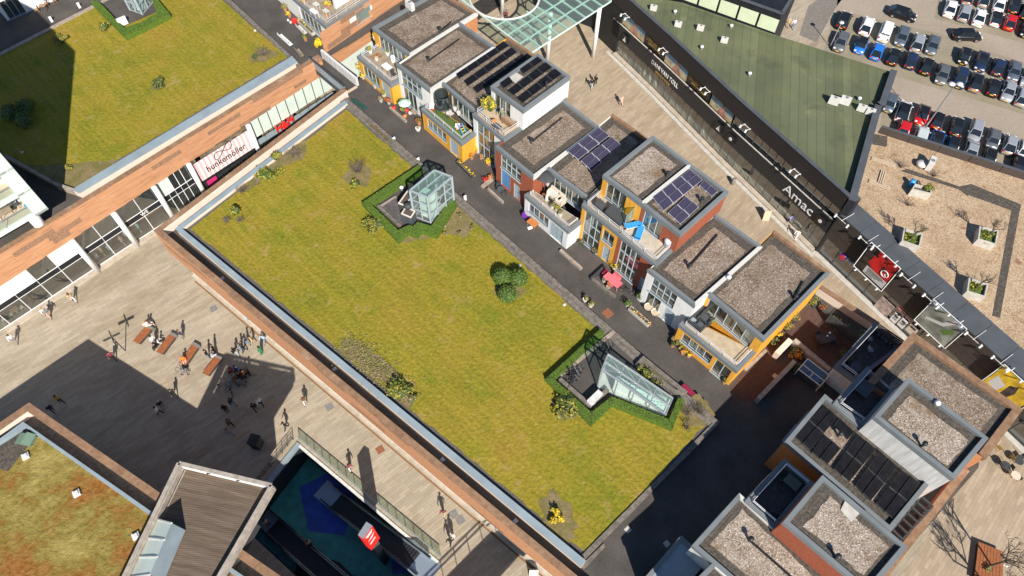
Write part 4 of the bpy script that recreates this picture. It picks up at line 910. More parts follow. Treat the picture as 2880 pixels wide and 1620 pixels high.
while z < TH - 1:
    MB().prism(ccw([q(0.02, .0, 0), q(15, .0, 0), q(15, 2.5, 0), q(.02, 2.5, 0)]), z, z + .28).build('balcony_slab', 'frosted', T)
    MB().prism(ccw([q(1.4, .5, 0), q(14.5, .5, 0), q(14.5, 2.4, 0), q(1.4, 2.4, 0)]), z + .28, z + .30).build('balcony_floor', 'tan', T)
    f = MB()
    f.bar(q(1.3, .3, z + 1.35), q(15, .3, z + 1.35), .08, .06)
    for u in (1.35, 4.0, 6.7, 9.4, 12, 15): f.bar(q(u, .3, z + .28), q(u, .3, z + 1.35), .06, .06)
    f = f.build('railing', 'steel', T)
    MB().poly([q(1.3, .3, z + .35), q(15, .3, z + .35), q(15, .3, z + 1.3), q(1.3, .3, z + 1.3)]).build('pane', 'glass_clear', f)
    for u in (2, 6, 10): 
        w2 = MB().bar(q(u, 2.36, z + 2.6), q(u + 3, 2.36, z + 2.6), .1, .1).bar(q(u, 2.36, z + .3), q(u, 2.36, z + 2.6), .1, .1).bar(q(u + 3, 2.36, z + .3), q(u + 3, 2.36, z + 2.6), .1, .1).build('window', 'frame', T)
        MB().poly([q(u, 2.34, z + .3), q(u + 3, 2.34, z + .3), q(u + 3, 2.34, z + 2.6), q(u, 2.34, z + 2.6)]).build('pane', 'glass_dark', w2)
    z += 3.0
MB().prism(ccw([K, K + dv * 15, K + dv * 15 + pv_ * 14, K + pv_ * 14]), TH, TH + .3).build('roof', 'coping', T)
for u in (1.6, 8, 14): MB().tube(q(u, .9, DECK), q(u, .9, 11.2), .55, n=18).build('column', 'white', T, smooth=True)
# ------------------------------------------------------------------ solar panels, each a thing
def pv(quad, z, nx, ny, label, grp, mat='pvcell', tilt=.10, legs=.12):
    A, B, C_, D_ = [P(*p, z) for p in quad]
    for i in range(nx):
        for j in range(ny):
            f = lambda s, t: lerp(lerp(A, B, s), lerp(D_, C_, s), t)
            g = .012; s0, s1, t0, t1 = (i + g) / nx, (i + 1 - g) / nx, (j + g) / ny, (j + 1 - g) / ny
            c4 = [f(s0, t0), f(s1, t0), f(s1, t1), f(s0, t1)]
            zz = [legs + tilt + .05, legs + tilt + .05, legs + .05, legs + .05]
            tp = [p + V((0, 0, k)) for p, k in zip(c4, zz)]; lo = [p - V((0, 0, .04)) for p in tp]
            cc = cen(tp); fi = .985
            ii = [lerp(cc, p, .965) + V((0, 0, .003)) for p in tp]
            mb = MB(); mb.poly(tp); mb.poly(ii, 1); mb.poly(lo[::-1])
            for k in range(4): mb.poly([lo[k], lo[(k + 1) % 4], tp[(k + 1) % 4], tp[k]])
            for k in range(4): mb.bar(V((c4[k].x, c4[k].y, z - .02)) * .94 + V((cc.x, cc.y, z - .02)) * .06, lo[k] * .94 + V((cc.x, cc.y, lo[k].z)) * .06, .04, .04)
            tag(mb.build('solar_panel', ['charcoal' if mat == 'pvcell' else 'rail', mat]), label, 'solar panel', grp)
l3 = 'black solar panel behind the trampoline terrace'; g3 = 'solar panels behind the trampoline terrace'
zr = 13.6
pv((('h', 465, 970), ('h', 1090, 555), ('h', 1160, 605), ('h', 515, 1035)), zr, 5, 1, l3 + ', row along the white wall cap', g3)
pv((('h', 575, 1070), ('h', 1195, 635), ('h', 1265, 690), ('h', 625, 1130)), zr, 5, 1, l3 + ', middle row', g3)
pv((('h', 690, 1160), ('h', 1330, 720), ('h', 1400, 770), ('h', 745, 1220)), zr, 5, 1, l3 + ', row shaded by the tall white house', g3)
l4 = 'black solar panel on the tallest white house'; g4 = 'solar panels on the tallest white house'; zr = 16.42
pv((('h', 1285, 905), ('h', 1520, 735), ('h', 1600, 795), ('h', 1345, 970)), zr, 2, 1, l4 + ', pair behind the grey slab', g4)
pv((('h', 1030, 1095), ('h', 1155, 1010), ('h', 1215, 1075), ('h', 1090, 1160)), zr, 1, 1, l4 + ', lone one before the grey slab', g4)
pv((('h', 1140, 1195), ('h', 1645, 820), ('h', 1720, 880), ('h', 1215, 1250)), zr, 4, 1, l4 + ', middle row', g4)
pv((('h', 1260, 1290), ('h', 1765, 905), ('h', 1850, 965), ('h', 1330, 1350)), zr, 4, 1, l4 + ', row beside the roof vent', g4)
l6 = 'purple-blue solar panel behind the parasol terrace'; g6 = 'solar panels behind the parasol terrace'; zr = 13.98
pv(((2, 1705, 1155), (2, 1945, 975), (2, 2022, 1030), (2, 1785, 1215)), zr, 3, 2, l6 + ', array along the white wall cap', g6, 'pvcell_purple')
pv(((2, 1805, 1225), (2, 2040, 1045), (2, 2110, 1100), (2, 1885, 1300)), zr, 3, 2, l6 + ', half-shaded array', g6, 'pvcell_purple')
l8 = 'purple-blue solar panel on the blue-lounger house'; g8 = 'solar panels on the brick house with blue loungers'; zr = 16.4
pv((('O', 1833, 559), ('O', 1940, 481), ('O', 1975, 509), ('O', 1865, 597)), zr, 4, 2, l8 + ', array along the white wall cap', g8, 'pvcell_purple')
pv((('s', 1655, 405), ('s', 1985, 110), ('s', 2220, 290), ('s', 1880, 605)), zr, 2, 2, l8 + ', array of four', g8, 'pvcell_purple')
pv((('O', 1965, 526), ('O', 1979, 511), ('O', 2018, 541), ('O', 2001, 556)), zr, 1, 2, l8 + ', small array by the roof vent', g8, 'pvcell_purple')
l9 = 'large black solar panel beside the white flank wall'; g9 = 'solar panels beside the white flank wall'; zr = 13.62
pv(((9, 835, 405), (9, 1060, 165), (9, 1165, 250), (9, 955, 510)), zr, 2, 2, l9 + ', corner four near the court', g9)
pv(((9, 965, 525), (9, 1065, 390), (9, 1190, 490), (9, 1085, 615)), zr, 1, 2, l9 + ', pair by the roof vent', g9)
pv(((9, 1135, 320), (9, 1172, 262), (9, 1295, 370), (9, 1238, 425)), zr, 1, 1, l9 + ', single one by the roof vent', g9)
pv(((9, 1130, 650), (9, 1315, 385), (9, 1455, 495), (9, 1250, 745)), zr, 2, 2, l9 + ', four next to the vent gap', g9)
pv(((9, 1290, 775), (9, 1480, 510), (9, 1620, 630), (9, 1410, 890)), zr, 2, 2, l9 + ', four between two other fours', g9)
pv(((9, 1450, 915), (9, 1640, 650), (9, 1785, 750), (9, 1580, 1025)), zr, 2, 2, l9 + ', end four by the pergola', g9)
# ================================================================== helpers for upright planes
def hgt(b, zb, t):
    """height of the point seen at t that stands above the point seen at b (height zb)"""
    B = P(*b, zb); best = (9e9, 0); z = zb
    while z < 40:
        q = P(*t, z); d = (q.x - B.x) ** 2 + (q.y - B.y) ** 2
        if d < best[0]: best = (d, z)
        z += .05
    return best[1]
CAMP = V((0, 0, CH))
def onplane(px, p0, n):
    r = P(*px, 0) - CAMP; t = (V(p0) - CAMP).dot(n) / r.dot(n); return CAMP + r * t
# ================================================================== black shop building along the shopping street
bp = [P('g', 160, 815), P('g', 780, 1420), P(3, 280, 1200), P(6, 990, 440)]
bp = [bp[0] + (bp[0] - bp[1]) * .55] + bp
seg = [0.0]
for a, b in zip(bp, bp[1:]): seg.append(seg[-1] + (b - a).length)
LA_ = seg[-1]
def bpos(u, d=0.0, z=0.0):
    for i in range(len(bp) - 1):
        if u <= seg[i + 1] or i == len(bp) - 2:
            e = (bp[i + 1] - bp[i]).normalized(); n = V((-e.y, e.x, 0)); return bp[i] + e * (u - seg[i]) + n * d + V((0, 0, z)), e
def B(u, d, z): return bpos(u, d, z)[0]          # d > 0 goes into the building
def uof(px, z):
    p = P(*px, z); best = (9e9, 0)
    for i in range(400):
        u = LA_ * i / 399; q = B(u, 0, 0); dd = (q.x - p.x) ** 2 + (q.y - p.y) ** 2
        if dd < best[0]: best = (dd, u)
    return best[1]
lv = lambda u: (2.6 + .85 * u / LA_, 4.95 + .75 * u / LA_, 7.05 + .55 * u / LA_, 9.5 + .4 * u / LA_)
T = thing('black_shop_building', 'long black curved shop building with mossy green flat roof', 'building', bp[2]); AM = T
US = seg[1]                                       # where the shop windows begin
N = 34
def strip(name, mat, u0, u1, f0, f1, d0, d1, n=N, parent=T):
    """ribbon of the facade between two height functions, with thickness from d0 to d1"""
    mb = MB()
    for i in range(n):
        a, b = u0 + (u1 - u0) * i / n, u0 + (u1 - u0) * (i + 1) / n
        mb.prism(ccw([B(a, d0, 0), B(b, d0, 0), B(b, d1, 0), B(a, d1, 0)]), (f0(a) + f0(b)) / 2, (f1(a) + f1(b)) / 2)
    return mb.build(name, mat, parent)
strip('upper_wall', 'dark_brick', 0, LA_, lambda u: lv(u)[2], lambda u: lv(u)[3] - .1, 0, .4)
strip('parapet_cap', 'coping_dark', 0, LA_, lambda u: lv(u)[3] - .1, lambda u: lv(u)[3], -.05, .42)
strip('fascia', 'fascia', US - 1.5, LA_, lambda u: lv(u)[0], lambda u: lv(u)[1], 0, .35)
strip('ledge', 'concrete_pale', US - 1.5, LA_, lambda u: lv(u)[1], lambda u: lv(u)[1] + .06, -.02, .14)
strip('ledge_roof', 'fascia', US - 1.5, LA_, lambda u: lv(u)[1] - .1, lambda u: lv(u)[1], .14, .75)
strip('plinth', 'plinth', US, LA_, lambda u: 0, lambda u: .35, -.5, .2)
strip('step', 'concrete_pale', US - 1, LA_ + .5, lambda u: 0, lambda u: .12, -1.0, -.5)
strip('back_wall', 'interior', US - 1, LA_, lambda u: 0, lambda u: lv(u)[2], 3.0, 3.2)
strip('shop_floor', 'tan', US - 1, LA_, lambda u: .3, lambda u: .36, .2, 3.0)
strip('upper_floor', 'interior', US - 1, LA_, lambda u: lv(u)[1] - .5, lambda u: lv(u)[1] - .1, .6, 3.0)
MB().prism(ccw([B(0, 0, 0), B(US, 0, 0), B(US, 3, 0), B(0, 3, 0)]), 0, 7).build('wall', 'black', T)
# shop windows below
k = 30
for i in range(k):
    a, b = US + (LA_ - US) * i / k, US + (LA_ - US) * (i + 1) / k; g0 = lv(a)[0]
    f = MB().bar(B(a, .15, .35), B(a, .15, g0), .07, .07).bar(B(a, .15, .38), B(b, .15, .38), .07, .07).build('window_frame', 'charcoal', T)
    MB().poly([B(a, .15, .4), B(b, .15, .4), B(b, .15, g0), B(a, .15, g0)]).build('pane', 'glass_dark' if i % 5 == 3 else 'glass', f)
# upper band: printed pictures, black shop signs, then glass
M('bride_sky', (.22, .36, .45), .5, var=.3, scale=.9); M('bride_sand', (.55, .44, .26), .6, var=.3, scale=1.4); M('bride_skin', (.50, .24, .16), .6, var=.35, scale=1.1); M('sign_brown', (.022, .014, .01), .4); M('gold_print', (.42, .28, .08), .5)
def upper(px0, px1, kind, txt=None):
    u0, u1 = uof(px0, 5.2), uof(px1, 5.2); z0, z1 = lv(u0)[1] + .05, lv(u0)[2]
    n = max(1, int((u1 - u0) / 1.2))
    if kind == 'sign':
        mb = MB()
        for i in range(n): a, b = u0 + (u1 - u0) * i / n, u0 + (u1 - u0) * (i + 1) / n; mb.poly([B(a, .3, z0), B(b, .3, z0), B(b, .3, z1), B(a, .3, z1)])
        o = mb.build('sign_panel', 'sign_brown', T); c = (u0 + u1) / 2; e = bpos(c)[1]
        text(o, 'PRONOVIAS', B(c, .27, z0 + 1.35), e, (0, 0, 1), .46, 'gold_print', wmax=(u1 - u0) * .8)
        text(o, 'DANI VAN TOLL', B(c, .27, z0 + .65), e, (0, 0, 1), .26, 'gold_print', wmax=(u1 - u0) * .55)
        MB().bar(B(u0 + .4, .27, z0 + 1.0), B(u1 - .4, .27, z0 + 1.0), .02, .03).build('underline', 'gold_print', o)
    elif kind == 'pic':
        mb = MB(); q = lambda s, t: B(u0 + (u1 - u0) * s, .3, z0 + (z1 - z0) * t)
        m2 = 8
        for i in range(m2): mb.poly([q(i / m2, .45), q((i + 1) / m2, .45), q((i + 1) / m2, 1), q(i / m2, 1)], 0); mb.poly([q(i / m2, 0), q((i + 1) / m2, 0), q((i + 1) / m2, .45), q(i / m2, .45)], 1)
        o = mb.build('picture_panel', ['bride_sky', 'bride_sand'], T)
        fg = MB(); r = lambda s, t: B(u0 + (u1 - u0) * s, .28, z0 + (z1 - z0) * t)
        fg.poly([r(.35, 0), r(.8, 0), r(.62, .5), r(.5, .55)], 0); fg.poly([r(.48, .5), r(.64, .5), r(.6, .8), r(.5, .8)], 1); fg.poly([r(.51, .8), r(.6, .8), r(.6, .95), r(.52, .95)], 2)
        fg.build('printed_figure', ['bride_skin', 'skin', 'hair_dark'], o)
    else:
        for i in range(n):
            a, b = u0 + (u1 - u0) * i / n, u0 + (u1 - u0) * (i + 1) / n
            f = MB().bar(B(a, .45, z0), B(a, .45, z1), .07, .07).build('window_frame', 'charcoal', T)
            MB().poly([B(a, .45, z0), B(b, .45, z0), B(b, .45, z1), B(a, .45, z1)]).build('pane', 'glass_dark' if i % 2 else 'glass', f)
upper(('g', 300, 330), ('g', 600, 640), 'pic'); upper(('g', 600, 640), ('g', 900, 930), 'sign'); upper(('g', 900, 930), ('g', 1225, 1240), 'pic'); upper(('g', 1225, 1240), (3, 190, 790), 'sign')
upper((3, 195, 795), (3, 370, 945), 'pic'); upper((3, 372, 948), (6, 1130, 225), 'glass')
c = uof(('g', 915, 1140), 3.7); e = bpos(c)[1]
text(T, 'DANI VAN TOLL', B(c, -.03, 4.0), e, (0, 0, 1), .95, 'white_letter', wmax=5.6); text(T, 'BRUIDSMODE', B(c - .2, -.03, 3.15), e, (0, 0, 1), .42, 'gold', wmax=3.0)
c = uof((6, 840, 80), 4.3); e = bpos(c)[1]; text(T, 'Amac', B(c, -.05, 4.35), e, (0, 0, 1), 1.9, 'white_letter', wmax=4.6)
for px, kind in ((('g', 310, 580), 'dress'), ((3, 285, 970), 'dress'), ((3, 368, 1055), 'dot'), ((6, 1037, 232), 'dot')):
    u = uof(px, 3.9); z = (lv(u)[0] + lv(u)[1]) / 2; e = bpos(u)[1]
    s = MB().prism(ccw([B(u - .55, -.25, 0), B(u + .55, -.25, 0), B(u + .55, -.0, 0), B(u - .55, -.0, 0)]), z - .6, z + .6).build('sign_box', 'black_gloss', T)
    if kind == 'dress': MB().poly([B(u - .35, -.27, z - .45), B(u + .35, -.27, z - .45), B(u + .1, -.27, z + .1), B(u + .12, -.27, z + .45), B(u - .02, -.27, z + .1)]).build('dress_emblem', 'white_letter', s)
    else: MB().tube(B(u, -.25, z - .02), B(u, -.28, z - .02), .24, n=12).build('round_emblem', 'white_letter', s)
# pairs of white spotlights on arms above the ledge
for px in (('g', 370, 250), ('g', 945, 775), ('g', 1590, 1375), (3, 510, 970), (3, 880, 1310)):
    u = uof(px, 6.9); o = MB(); z = lv(u)[2] + .1
    for du in (-.45, .45): o.tube(B(u + du, .1, z), B(u + du, -.75, z + .1), .035, n=5); o.tube(B(u + du, -.7, z + .2), B(u + du, -.85, z - .1), .13, n=8)
    o.bar(B(u - .55, -.1, z), B(u + .55, -.1, z), .06, .06); o.build('spotlight', 'white_paint', T)
# dressed forms in the bridal window
for i, px in enumerate((('g', 400, 960), ('g', 480, 1020), ('g', 570, 1085), ('g', 640, 1165), ('g', 700, 1255), (3, 20, 890), (3, 110, 990))):
    q = B(uof(px, 1.0), .7, .36); o = MB().lathe(q, [(.42, 0), (.3, .4), (.14, .9), (.2, 1.2), (.12, 1.42), (.04, 1.5)], 10)
    tag(o.build('bridal_dress', ['offwhite'], smooth=True), 'white bridal dress on a stand in the bridal shop window', 'dress', 'dresses in the bridal shop window')
# roof
rp = [B(LA_ * i / 16, .4, 0) for i in range(17)]
rest = [P(6, 1312, 66, 9.8), P(3, 1505, 800, 9.7), P(3, 1535, 788, 9.7), P(3, 1618, 540, 9.6), P(3, 720, 262, 9.5), P(3, 0, 12, 9.5), P(2, 2150, -60, 9.5)]
rest = [V((p.x, p.y, 0)) for p in rest]
allp = rp + rest
MB().poly([V((p.x, p.y, 9.0)) for p in ccw(allp)]).build('roof', 'green_roof', T)
for i, (a, b) in enumerate(zip([rp[-1]] + rest, rest + [rp[0]])):
    e = (b - a).normalized(); n = V((-e.y, e.x, 0)); w_ = .75 if i < 4 else .3
    n = -n if (cen(allp) - a).dot(n) < 0 else n
    MB().prism(ccw([a, b, b + n * w_, a + n * w_]), 0, 9.62 + .012 * i if i < 4 else 9.3 + .01 * i).build('side_wall', 'black' if i < 4 else 'green_roof', T)
    if i < 4: MB().prism(ccw([a, b, b + n * (w_ + .02), a + n * (w_ + .02)]), 9.62 + .012 * i, 9.68 + .012 * i).build('parapet_cap', 'coping_dark', T)
# clerestory block behind
ca, cb = P(3, 690, 258, 9.2), P(3, 0, 8, 9.2); ca, cb = V((ca.x, ca.y, 0)), V((cb.x, cb.y, 0)); ce = (ca - cb).normalized(); cb = cb - ce * 22; cn = V((-ce.y, ce.x, 0))
T2 = thing('clerestory_block', 'black block with a strip of pale green clerestory windows behind the mossy roof', 'building', V((ca.x, ca.y, 0)))
pol = [cb, ca, ca + cn * 7.5, cb + cn * 7.5]
walls(T2, pol, 0.0, 12.2, 'black', {}, None)
npn = 13
for i in range(npn):
    a, b = lerp(ca, cb, i / npn), lerp(ca, cb, (i + .92) / npn)
    f = MB().bar(b - cn * .05 + V((0, 0, 9.3)), b - cn * .05 + V((0, 0, 11.4)), .1, .1).build('window_frame', 'black', T2)
    MB().poly([a - cn * .03 + V((0, 0, 9.45)), b - cn * .03 + V((0, 0, 9.45)), b - cn * .03 + V((0, 0, 11.3)), a - cn * .03 + V((0, 0, 11.3))]).build('pane', M('pale_green', (.62, .68, .47), .5, var=.06, scale=1) and 'pale_green', f)
MB().prism(ccw([cb + cn * .3, ca + cn * .3, ca + cn * 7.2, cb + cn * 7.2]), 12.0, 12.25).build('roof', 'black', T2)
MB().prism(ccw([lerp(cb, ca, 0) + cn * 3.4, ca + cn * 3.4, ca + cn * 6.6, cb + cn * 6.6]), 12.25, 12.3).build('roof_felt', 'green_roof', T2)
for k_, a, b in ((0, pol[0], pol[1]), (1, pol[1], pol[2])):
    MB().bar(V((a.x, a.y, 12.25)), V((b.x, b.y, 12.25)), .4, .14).build('roof_edge', 'coping_dark', T2)
# ================================================================== billboard wall and gravel-roofed block
RW = 7.1; t0, t1 = P(6, 1180, 160, RW), P(6, 2440, 1290, RW); t0, t1 = V((t0.x, t0.y, 0)), V((t1.x, t1.y, 0)); te = (t1 - t0).normalized(); tn = V((-te.y, te.x, 0))
oo = P(6, 1310, 80, RW); ow = (V((oo.x, oo.y, 0)) - t0).dot(tn)
if ow < 0: tn = -tn; ow = -ow
TL = 62.0
T = thing('billboard_building', 'dark brown low building with billboards and a gravel roof of planter boxes', 'building', t0); BB = T
W_ = lambda u, d, z: t0 + te * u + tn * d + V((0, 0, z))
MB().prism(ccw([W_(0, 0, 0), W_(TL, 0, 0), W_(TL, ow - .1, 0), W_(0, ow - .1, 0)]), 3.1, RW - .12).build('wall', 'dark_wall', T)
MB().prism(ccw([W_(0, .7, 0), W_(TL, .7, 0), W_(TL, 3, 0), W_(0, 3, 0)]), 0, 3.1).build('shop_wall', 'interior', T)
MB().prism(ccw([W_(0, -.6, 0), W_(TL, -.6, 0), W_(TL, .7, 0), W_(0, .7, 0)]), 0, .14).build('step', 'concrete_pale', T)
for z in (4.4, 5.8): MB().bar(W_(0, -.005, z), W_(TL, -.005, z), .01, .03).build('joint', 'black', T)
for i in range(int(TL / 3)): piece('coping_stone', 'coping_dark', T, W_(i * 3 + 1.5, ow / 2 - .02, RW - .06), (2.97, ow, .12), math.atan2(te.y, te.x))
for i in range(18):
    a, b = i * 2.4, (i + 1) * 2.4
    f = MB().bar(W_(a, .05, .1), W_(a, .05, 3.1), .08, .1).bar(W_(a, .05, .3), W_(b, .05, .3), .08, .1).bar(W_(a, .05, 3.05), W_(b, .05, 3.05), .1, .12).build('window_frame', 'charcoal', T)
    MB().poly([W_(a, .1, .35), W_(b, .1, .35), W_(b, .1, 3.0), W_(a, .1, 3.0)]).build('pane', 'glass_dark', f)
# white light brackets over the coping
for px in ((6, 1240, 195), (6, 1430, 355), (6, 1740, 640), (6, 1920, 790), (6, 2240, 1080), (6, 2430, 1270)):
    q = P(*px, RW); u = (V((q.x, q.y, 0)) - t0).dot(te); o = MB()
    o.bar(W_(u, ow * .5, RW + .03), W_(u, -.7, RW + .12), .04, .04); o.bar(W_(u - .9, -.6, RW + .12), W_(u + .9, -.6, RW + .12), .04, .04)
    for du in (-.85, .85): o.tube(W_(u + du, -.6, RW + .3), W_(u + du, -.75, RW - .05), .12, n=7)
    o.build('light_bracket', 'white_paint', T)
# billboards: flat printed sheets on frames in front of the wall
M('bb_red', (.62, .02, .018), .5, var=.5, scale=.9); M('bb_dark', (.05, .035, .03), .5, var=.8, scale=1.6); M('bb_white', (.70, .68, .66), .5); M('bb_photo', (.12, .13, .11), .5, var=.7, scale=.8, col2=(.40, .42, .36)); M('bb_sky', (.35, .48, .54), .5); M('bb_green', (.12, .22, .04), .5)
M('bb_yellow', (.80, .50, .03), .5, var=.35, scale=1.2)
def billboard(corners, label, d=-.5):
    q = [onplane(c_, W_(0, d, 0), tn) for c_ in corners]           # TL, TR, BR, BL
    c0 = cen(q); t = thing('billboard', label, 'billboard', V((c0.x, c0.y, min(p.z for p in q))))
    zb, zt_ = min(p.z for p in q), max(p.z for p in q); uu = [(p - t0).dot(te) for p in q]
    ua, ub = (uu[0] + uu[3]) / 2, (uu[1] + uu[2]) / 2; zb, zt_ = (q[2].z + q[3].z) / 2, (q[0].z + q[1].z) / 2
    S = lambda s, v, dd=0: W_(ua + (ub - ua) * s, d - dd, zb + (zt_ - zb) * v)
    MB().prism(ccw([S(0, 0), S(1, 0), S(1, 0, -.08), S(0, 0, -.08)]), zb, zt_).build('panel', 'black', t)
    f = MB()
    for (a, b) in (((0, 0), (1, 0)), ((1, 0), (1, 1)), ((1, 1), (0, 1)), ((0, 1), (0, 0))): f.bar(S(*a, .03), S(*b, .03), .07, .07)
    for s in (.2, .8): f.bar(S(s, 1, .0), S(s, 1, -.5), .06, .06); f.bar(S(s, .1, .0), S(s, .1, -.5), .06, .06)
    f.build('frame', 'white_paint', t)
    for s in (.12, .5, .88):
        for v in (0, 1): MB().tube(S(s, v, .15), S(s, v, .4), .1, n=7).build('lamp', 'white_paint', t)
    return t, S
t, S = billboard((('m', 440, 392), ('m', 862, 768), ('m', 562, 1112), ('m', 232, 708)), 'red and black billboard with a white ticket of text and a round red emblem')
MB().poly([S(.06, .12, .012), S(.96, .12, .012), S(.96, .97, .012), S(.06, .97, .012)]).build('print', 'bb_dark', t)
MB().poly([S(.25, .45, .016), S(.5, .30, .016), S(.96, .30, .016), S(.96, .97, .016), S(.35, .97, .016)]).build('print', 'bb_red', t)
rg = random.Random(3)
for i in range(16):
    s, v = rg.uniform(.1, .85), rg.uniform(.45, .92); w1 = rg.uniform(.04, .1)
    MB().poly([S(s, v, .018 + i * .0005), S(s + w1, v - .03, .018 + i * .0005), S(s + w1 * 1.3, v + .05, .018 + i * .0005), S(s + .02, v + .09, .018 + i * .0005)]).build('print', rg.choice(('bb_dark', 'bb_red', 'black', 'red')), t)
MB().poly([S(.28, .08, .03), S(.97, .08, .03), S(.97, .34, .03), S(.28, .34, .03)]).build('ticket', 'bb_white', t)
for i, v in enumerate((.30, .26, .22, .17, .12)): MB().poly([S(.36, v - .012, .034), S((.85, .9, .8, .7, .6)[i], v - .012, .034), S((.85, .9, .8, .7, .6)[i], v + .012, .034), S(.36, v + .012, .034)]).build('ticket_text', 'charcoal', t)
MB().torus(S(.78, .52, .04), .42, .05, ax=tn, n=20).build('round_emblem', 'white_letter', t); MB().bar(S(.72, .46, .04), S(.84, .58, .04), .06, .03).bar(S(.84, .46, .04), S(.78, .52, .04), .06, .03).build('round_emblem', 'white_letter', t)
t, S = billboard(((6, 1892, 812), (6, 2148, 1030), (6, 1975, 1185), (6, 1755, 960)), 'billboard with a grey and green photograph of a road from above')
MB().poly([S(.03, .03, .012), S(.97, .03, .012), S(.97, .97, .012), S(.03, .97, .012)]).build('print', 'bb_photo', t)
MB().poly([S(.03, .75, .016), S(.4, .97, .016), S(.03, .97, .016)]).build('print', 'bb_sky', t); MB().poly([S(.5, .97, .016), S(.97, .8, .016), S(.97, .97, .016)]).build('print', 'bb_sky', t)
MB().poly([S(.15, .3, .018), S(.6, .52, .018), S(.8, .95, .018), S(.7, .95, .018), S(.52, .6, .018), S(.15, .4, .018)]).build('print', 'bb_white', t); MB().poly([S(.6, .35, .019), S(.75, .3, .019), S(.9, .6, .019), S(.78, .62, .019)]).build('print', 'bb_green', t)
t, S = billboard(((6, 2425, 1300), (6, 2690, 1530), (6, 2505, 1690), (6, 2250, 1430)), 'yellow billboard with a printed dark figure at the end of the billboard wall')
MB().poly([S(.03, .03, .012), S(.97, .03, .012), S(.97, .97, .012), S(.03, .97, .012)]).build('print', 'bb_yellow', t)
MB().poly([S(.45, .1, .016), S(.58, .08, .016), S(.66, .5, .016), S(.6, .75, .016), S(.45, .6, .016)]).build('printed_figure', 'bb_dark', t); MB().poly([S(.1, .2, .017), S(.35, .15, .017), S(.4, .5, .017), S(.12, .6, .017)]).build('print', 'bb_white', t)
# bank sign, posters on the wall
q0 = onplane((6, 1255, 525), W_(0, -.05, 0), tn); text(T, 'SNS', q0, te, (0, 0, 1), .75, 'white_letter', ext=.1, wmax=1.5)
q1 = onplane((6, 1207, 490), W_(0, -.08, 0), tn); MB().tube(q1, q1 - tn * .12, .42, n=16).build('round_emblem', 'purple', T); MB().tube(q1 - tn * .12, q1 - tn * .16, .3, n=16).build('round_emblem', 'red', T)
def poster(corners, mat, label, marks=0, group=None):
    q = [onplane(c_, W_(0, -.08, 0), tn) for c_ in corners]; ua, ub = sorted(((q[0] - t0).dot(te), (q[2] - t0).dot(te))); zb, zt_ = sorted((q[0].z, q[2].z))
    mb = MB().prism(ccw([W_(ua, -.08, 0), W_(ub, -.08, 0), W_(ub, -.02, 0), W_(ua, -.02, 0)]), zb, zt_)
    o = mb.build('poster', mat); tag(o, label, 'poster', group)
    for i in range(marks):
        v = zt_ - (zt_ - zb) * (.25 + .3 * i); MB().poly([W_(ua + (ub - ua) * .2, -.09, v - .2), W_(ua + (ub - ua) * .8, -.09, v - .2), W_(ua + (ub - ua) * .8, -.09, v + .12), W_(ua + (ub - ua) * .2, -.09, v + .12)]).build('printed_picture', 'charcoal' if i == 0 else 'coping', o)
    return o
M('people_photo', (.22, .16, .14), .5, col2=(.62, .50, .46), scale=1.6, detail=6)
poster(((6, 1505, 785), (6, 1615, 870), (6, 1530, 950), (6, 1420, 860)), 'people_photo', 'large photo poster of people on the brown shop wall')
o = poster(((6, 1625, 872), (6, 1740, 945), (6, 1725, 975), (6, 1605, 900)), 'pink', 'bright pink strip sign with white lettering above the white posters')
pc_ = onplane((6, 1675, 920), W_(0, -.12, 0), tn); text(o, 'SIEBTELLING', pc_, te, (0, 0, 1), .3, 'white_letter', wmax=2.4) if False else None
poster(((6, 1605, 910), (6, 1650, 955), (6, 1600, 995), (6, 1555, 945)), 'stripe_white', 'white printed poster below the pink strip sign', 2, 'posters below the pink sign')
poster(((6, 1660, 950), (6, 1707, 995), (6, 1655, 1035), (6, 1610, 990)), 'stripe_white', 'white printed poster below the pink strip sign', 2, 'posters below the pink sign')
poster(((6, 1725, 990), (6, 1790, 1050), (6, 1735, 1090), (6, 1660, 1050)), 'peach', 'pale poster with one dark picture beside the white posters', 1)
# gravel roof, parapet, paths
GR = 6.75
pA, pB = P(3, 1500, 957, 7.75), P(3, 2576, 1302, 7.75); pA, pB = V((pA.x, pA.y, 0)), V((pB.x, pB.y, 0)); pe = (pB - pA).normalized(); pn = V((pe.y, -pe.x, 0)); pB = pA + pe * 62
flat('gravel_roof', [W_(0, ow - .2, 0), W_(TL, ow - .2, 0), W_(TL, 45, 0), pB, pA, V((rest[1].x, rest[1].y, 0)), V((rest[0].x, rest[0].y, 0))], GR, 'gravel_sand')
MB().prism(ccw([W_(0, ow, 0), W_(TL, ow, 0), pB, pA, V((rest[0].x, rest[0].y, 0))]), 0, GR - .05).build('building_core', 'dark_wall', BB)
rz = math.atan2(pe.y, pe.x)
for i in range(16):
    piece('parapet_panel', 'dark_wall', BB, pA + pe * (i * 3.4 + 1.7) - pn * .12 + V((0, 0, GR + .46)), (3.34, .24, 1.02), rz)
    piece('parapet_cap', 'coping_dark', BB, pA + pe * (i * 3.4 + 1.7) - pn * .12 + V((0, 0, 7.76)), (3.38, .34, .06), rz)
flat('gravel_path', PP(GR, (6, 2080, -40), (6, 2180, -60), (6, 2555, 95), (6, 2540, 160), (6, 2395, 950), (6, 2335, 935), (6, 2480, 140), (6, 2120, 10)), GR + .012, 'paver_roof')
flat('gravel_path', PP(GR, (3, 1440, 1010), (3, 1545, 1030), (3, 1540, 1110), (3, 1430, 1090)), GR + .012, 'paver_roof')
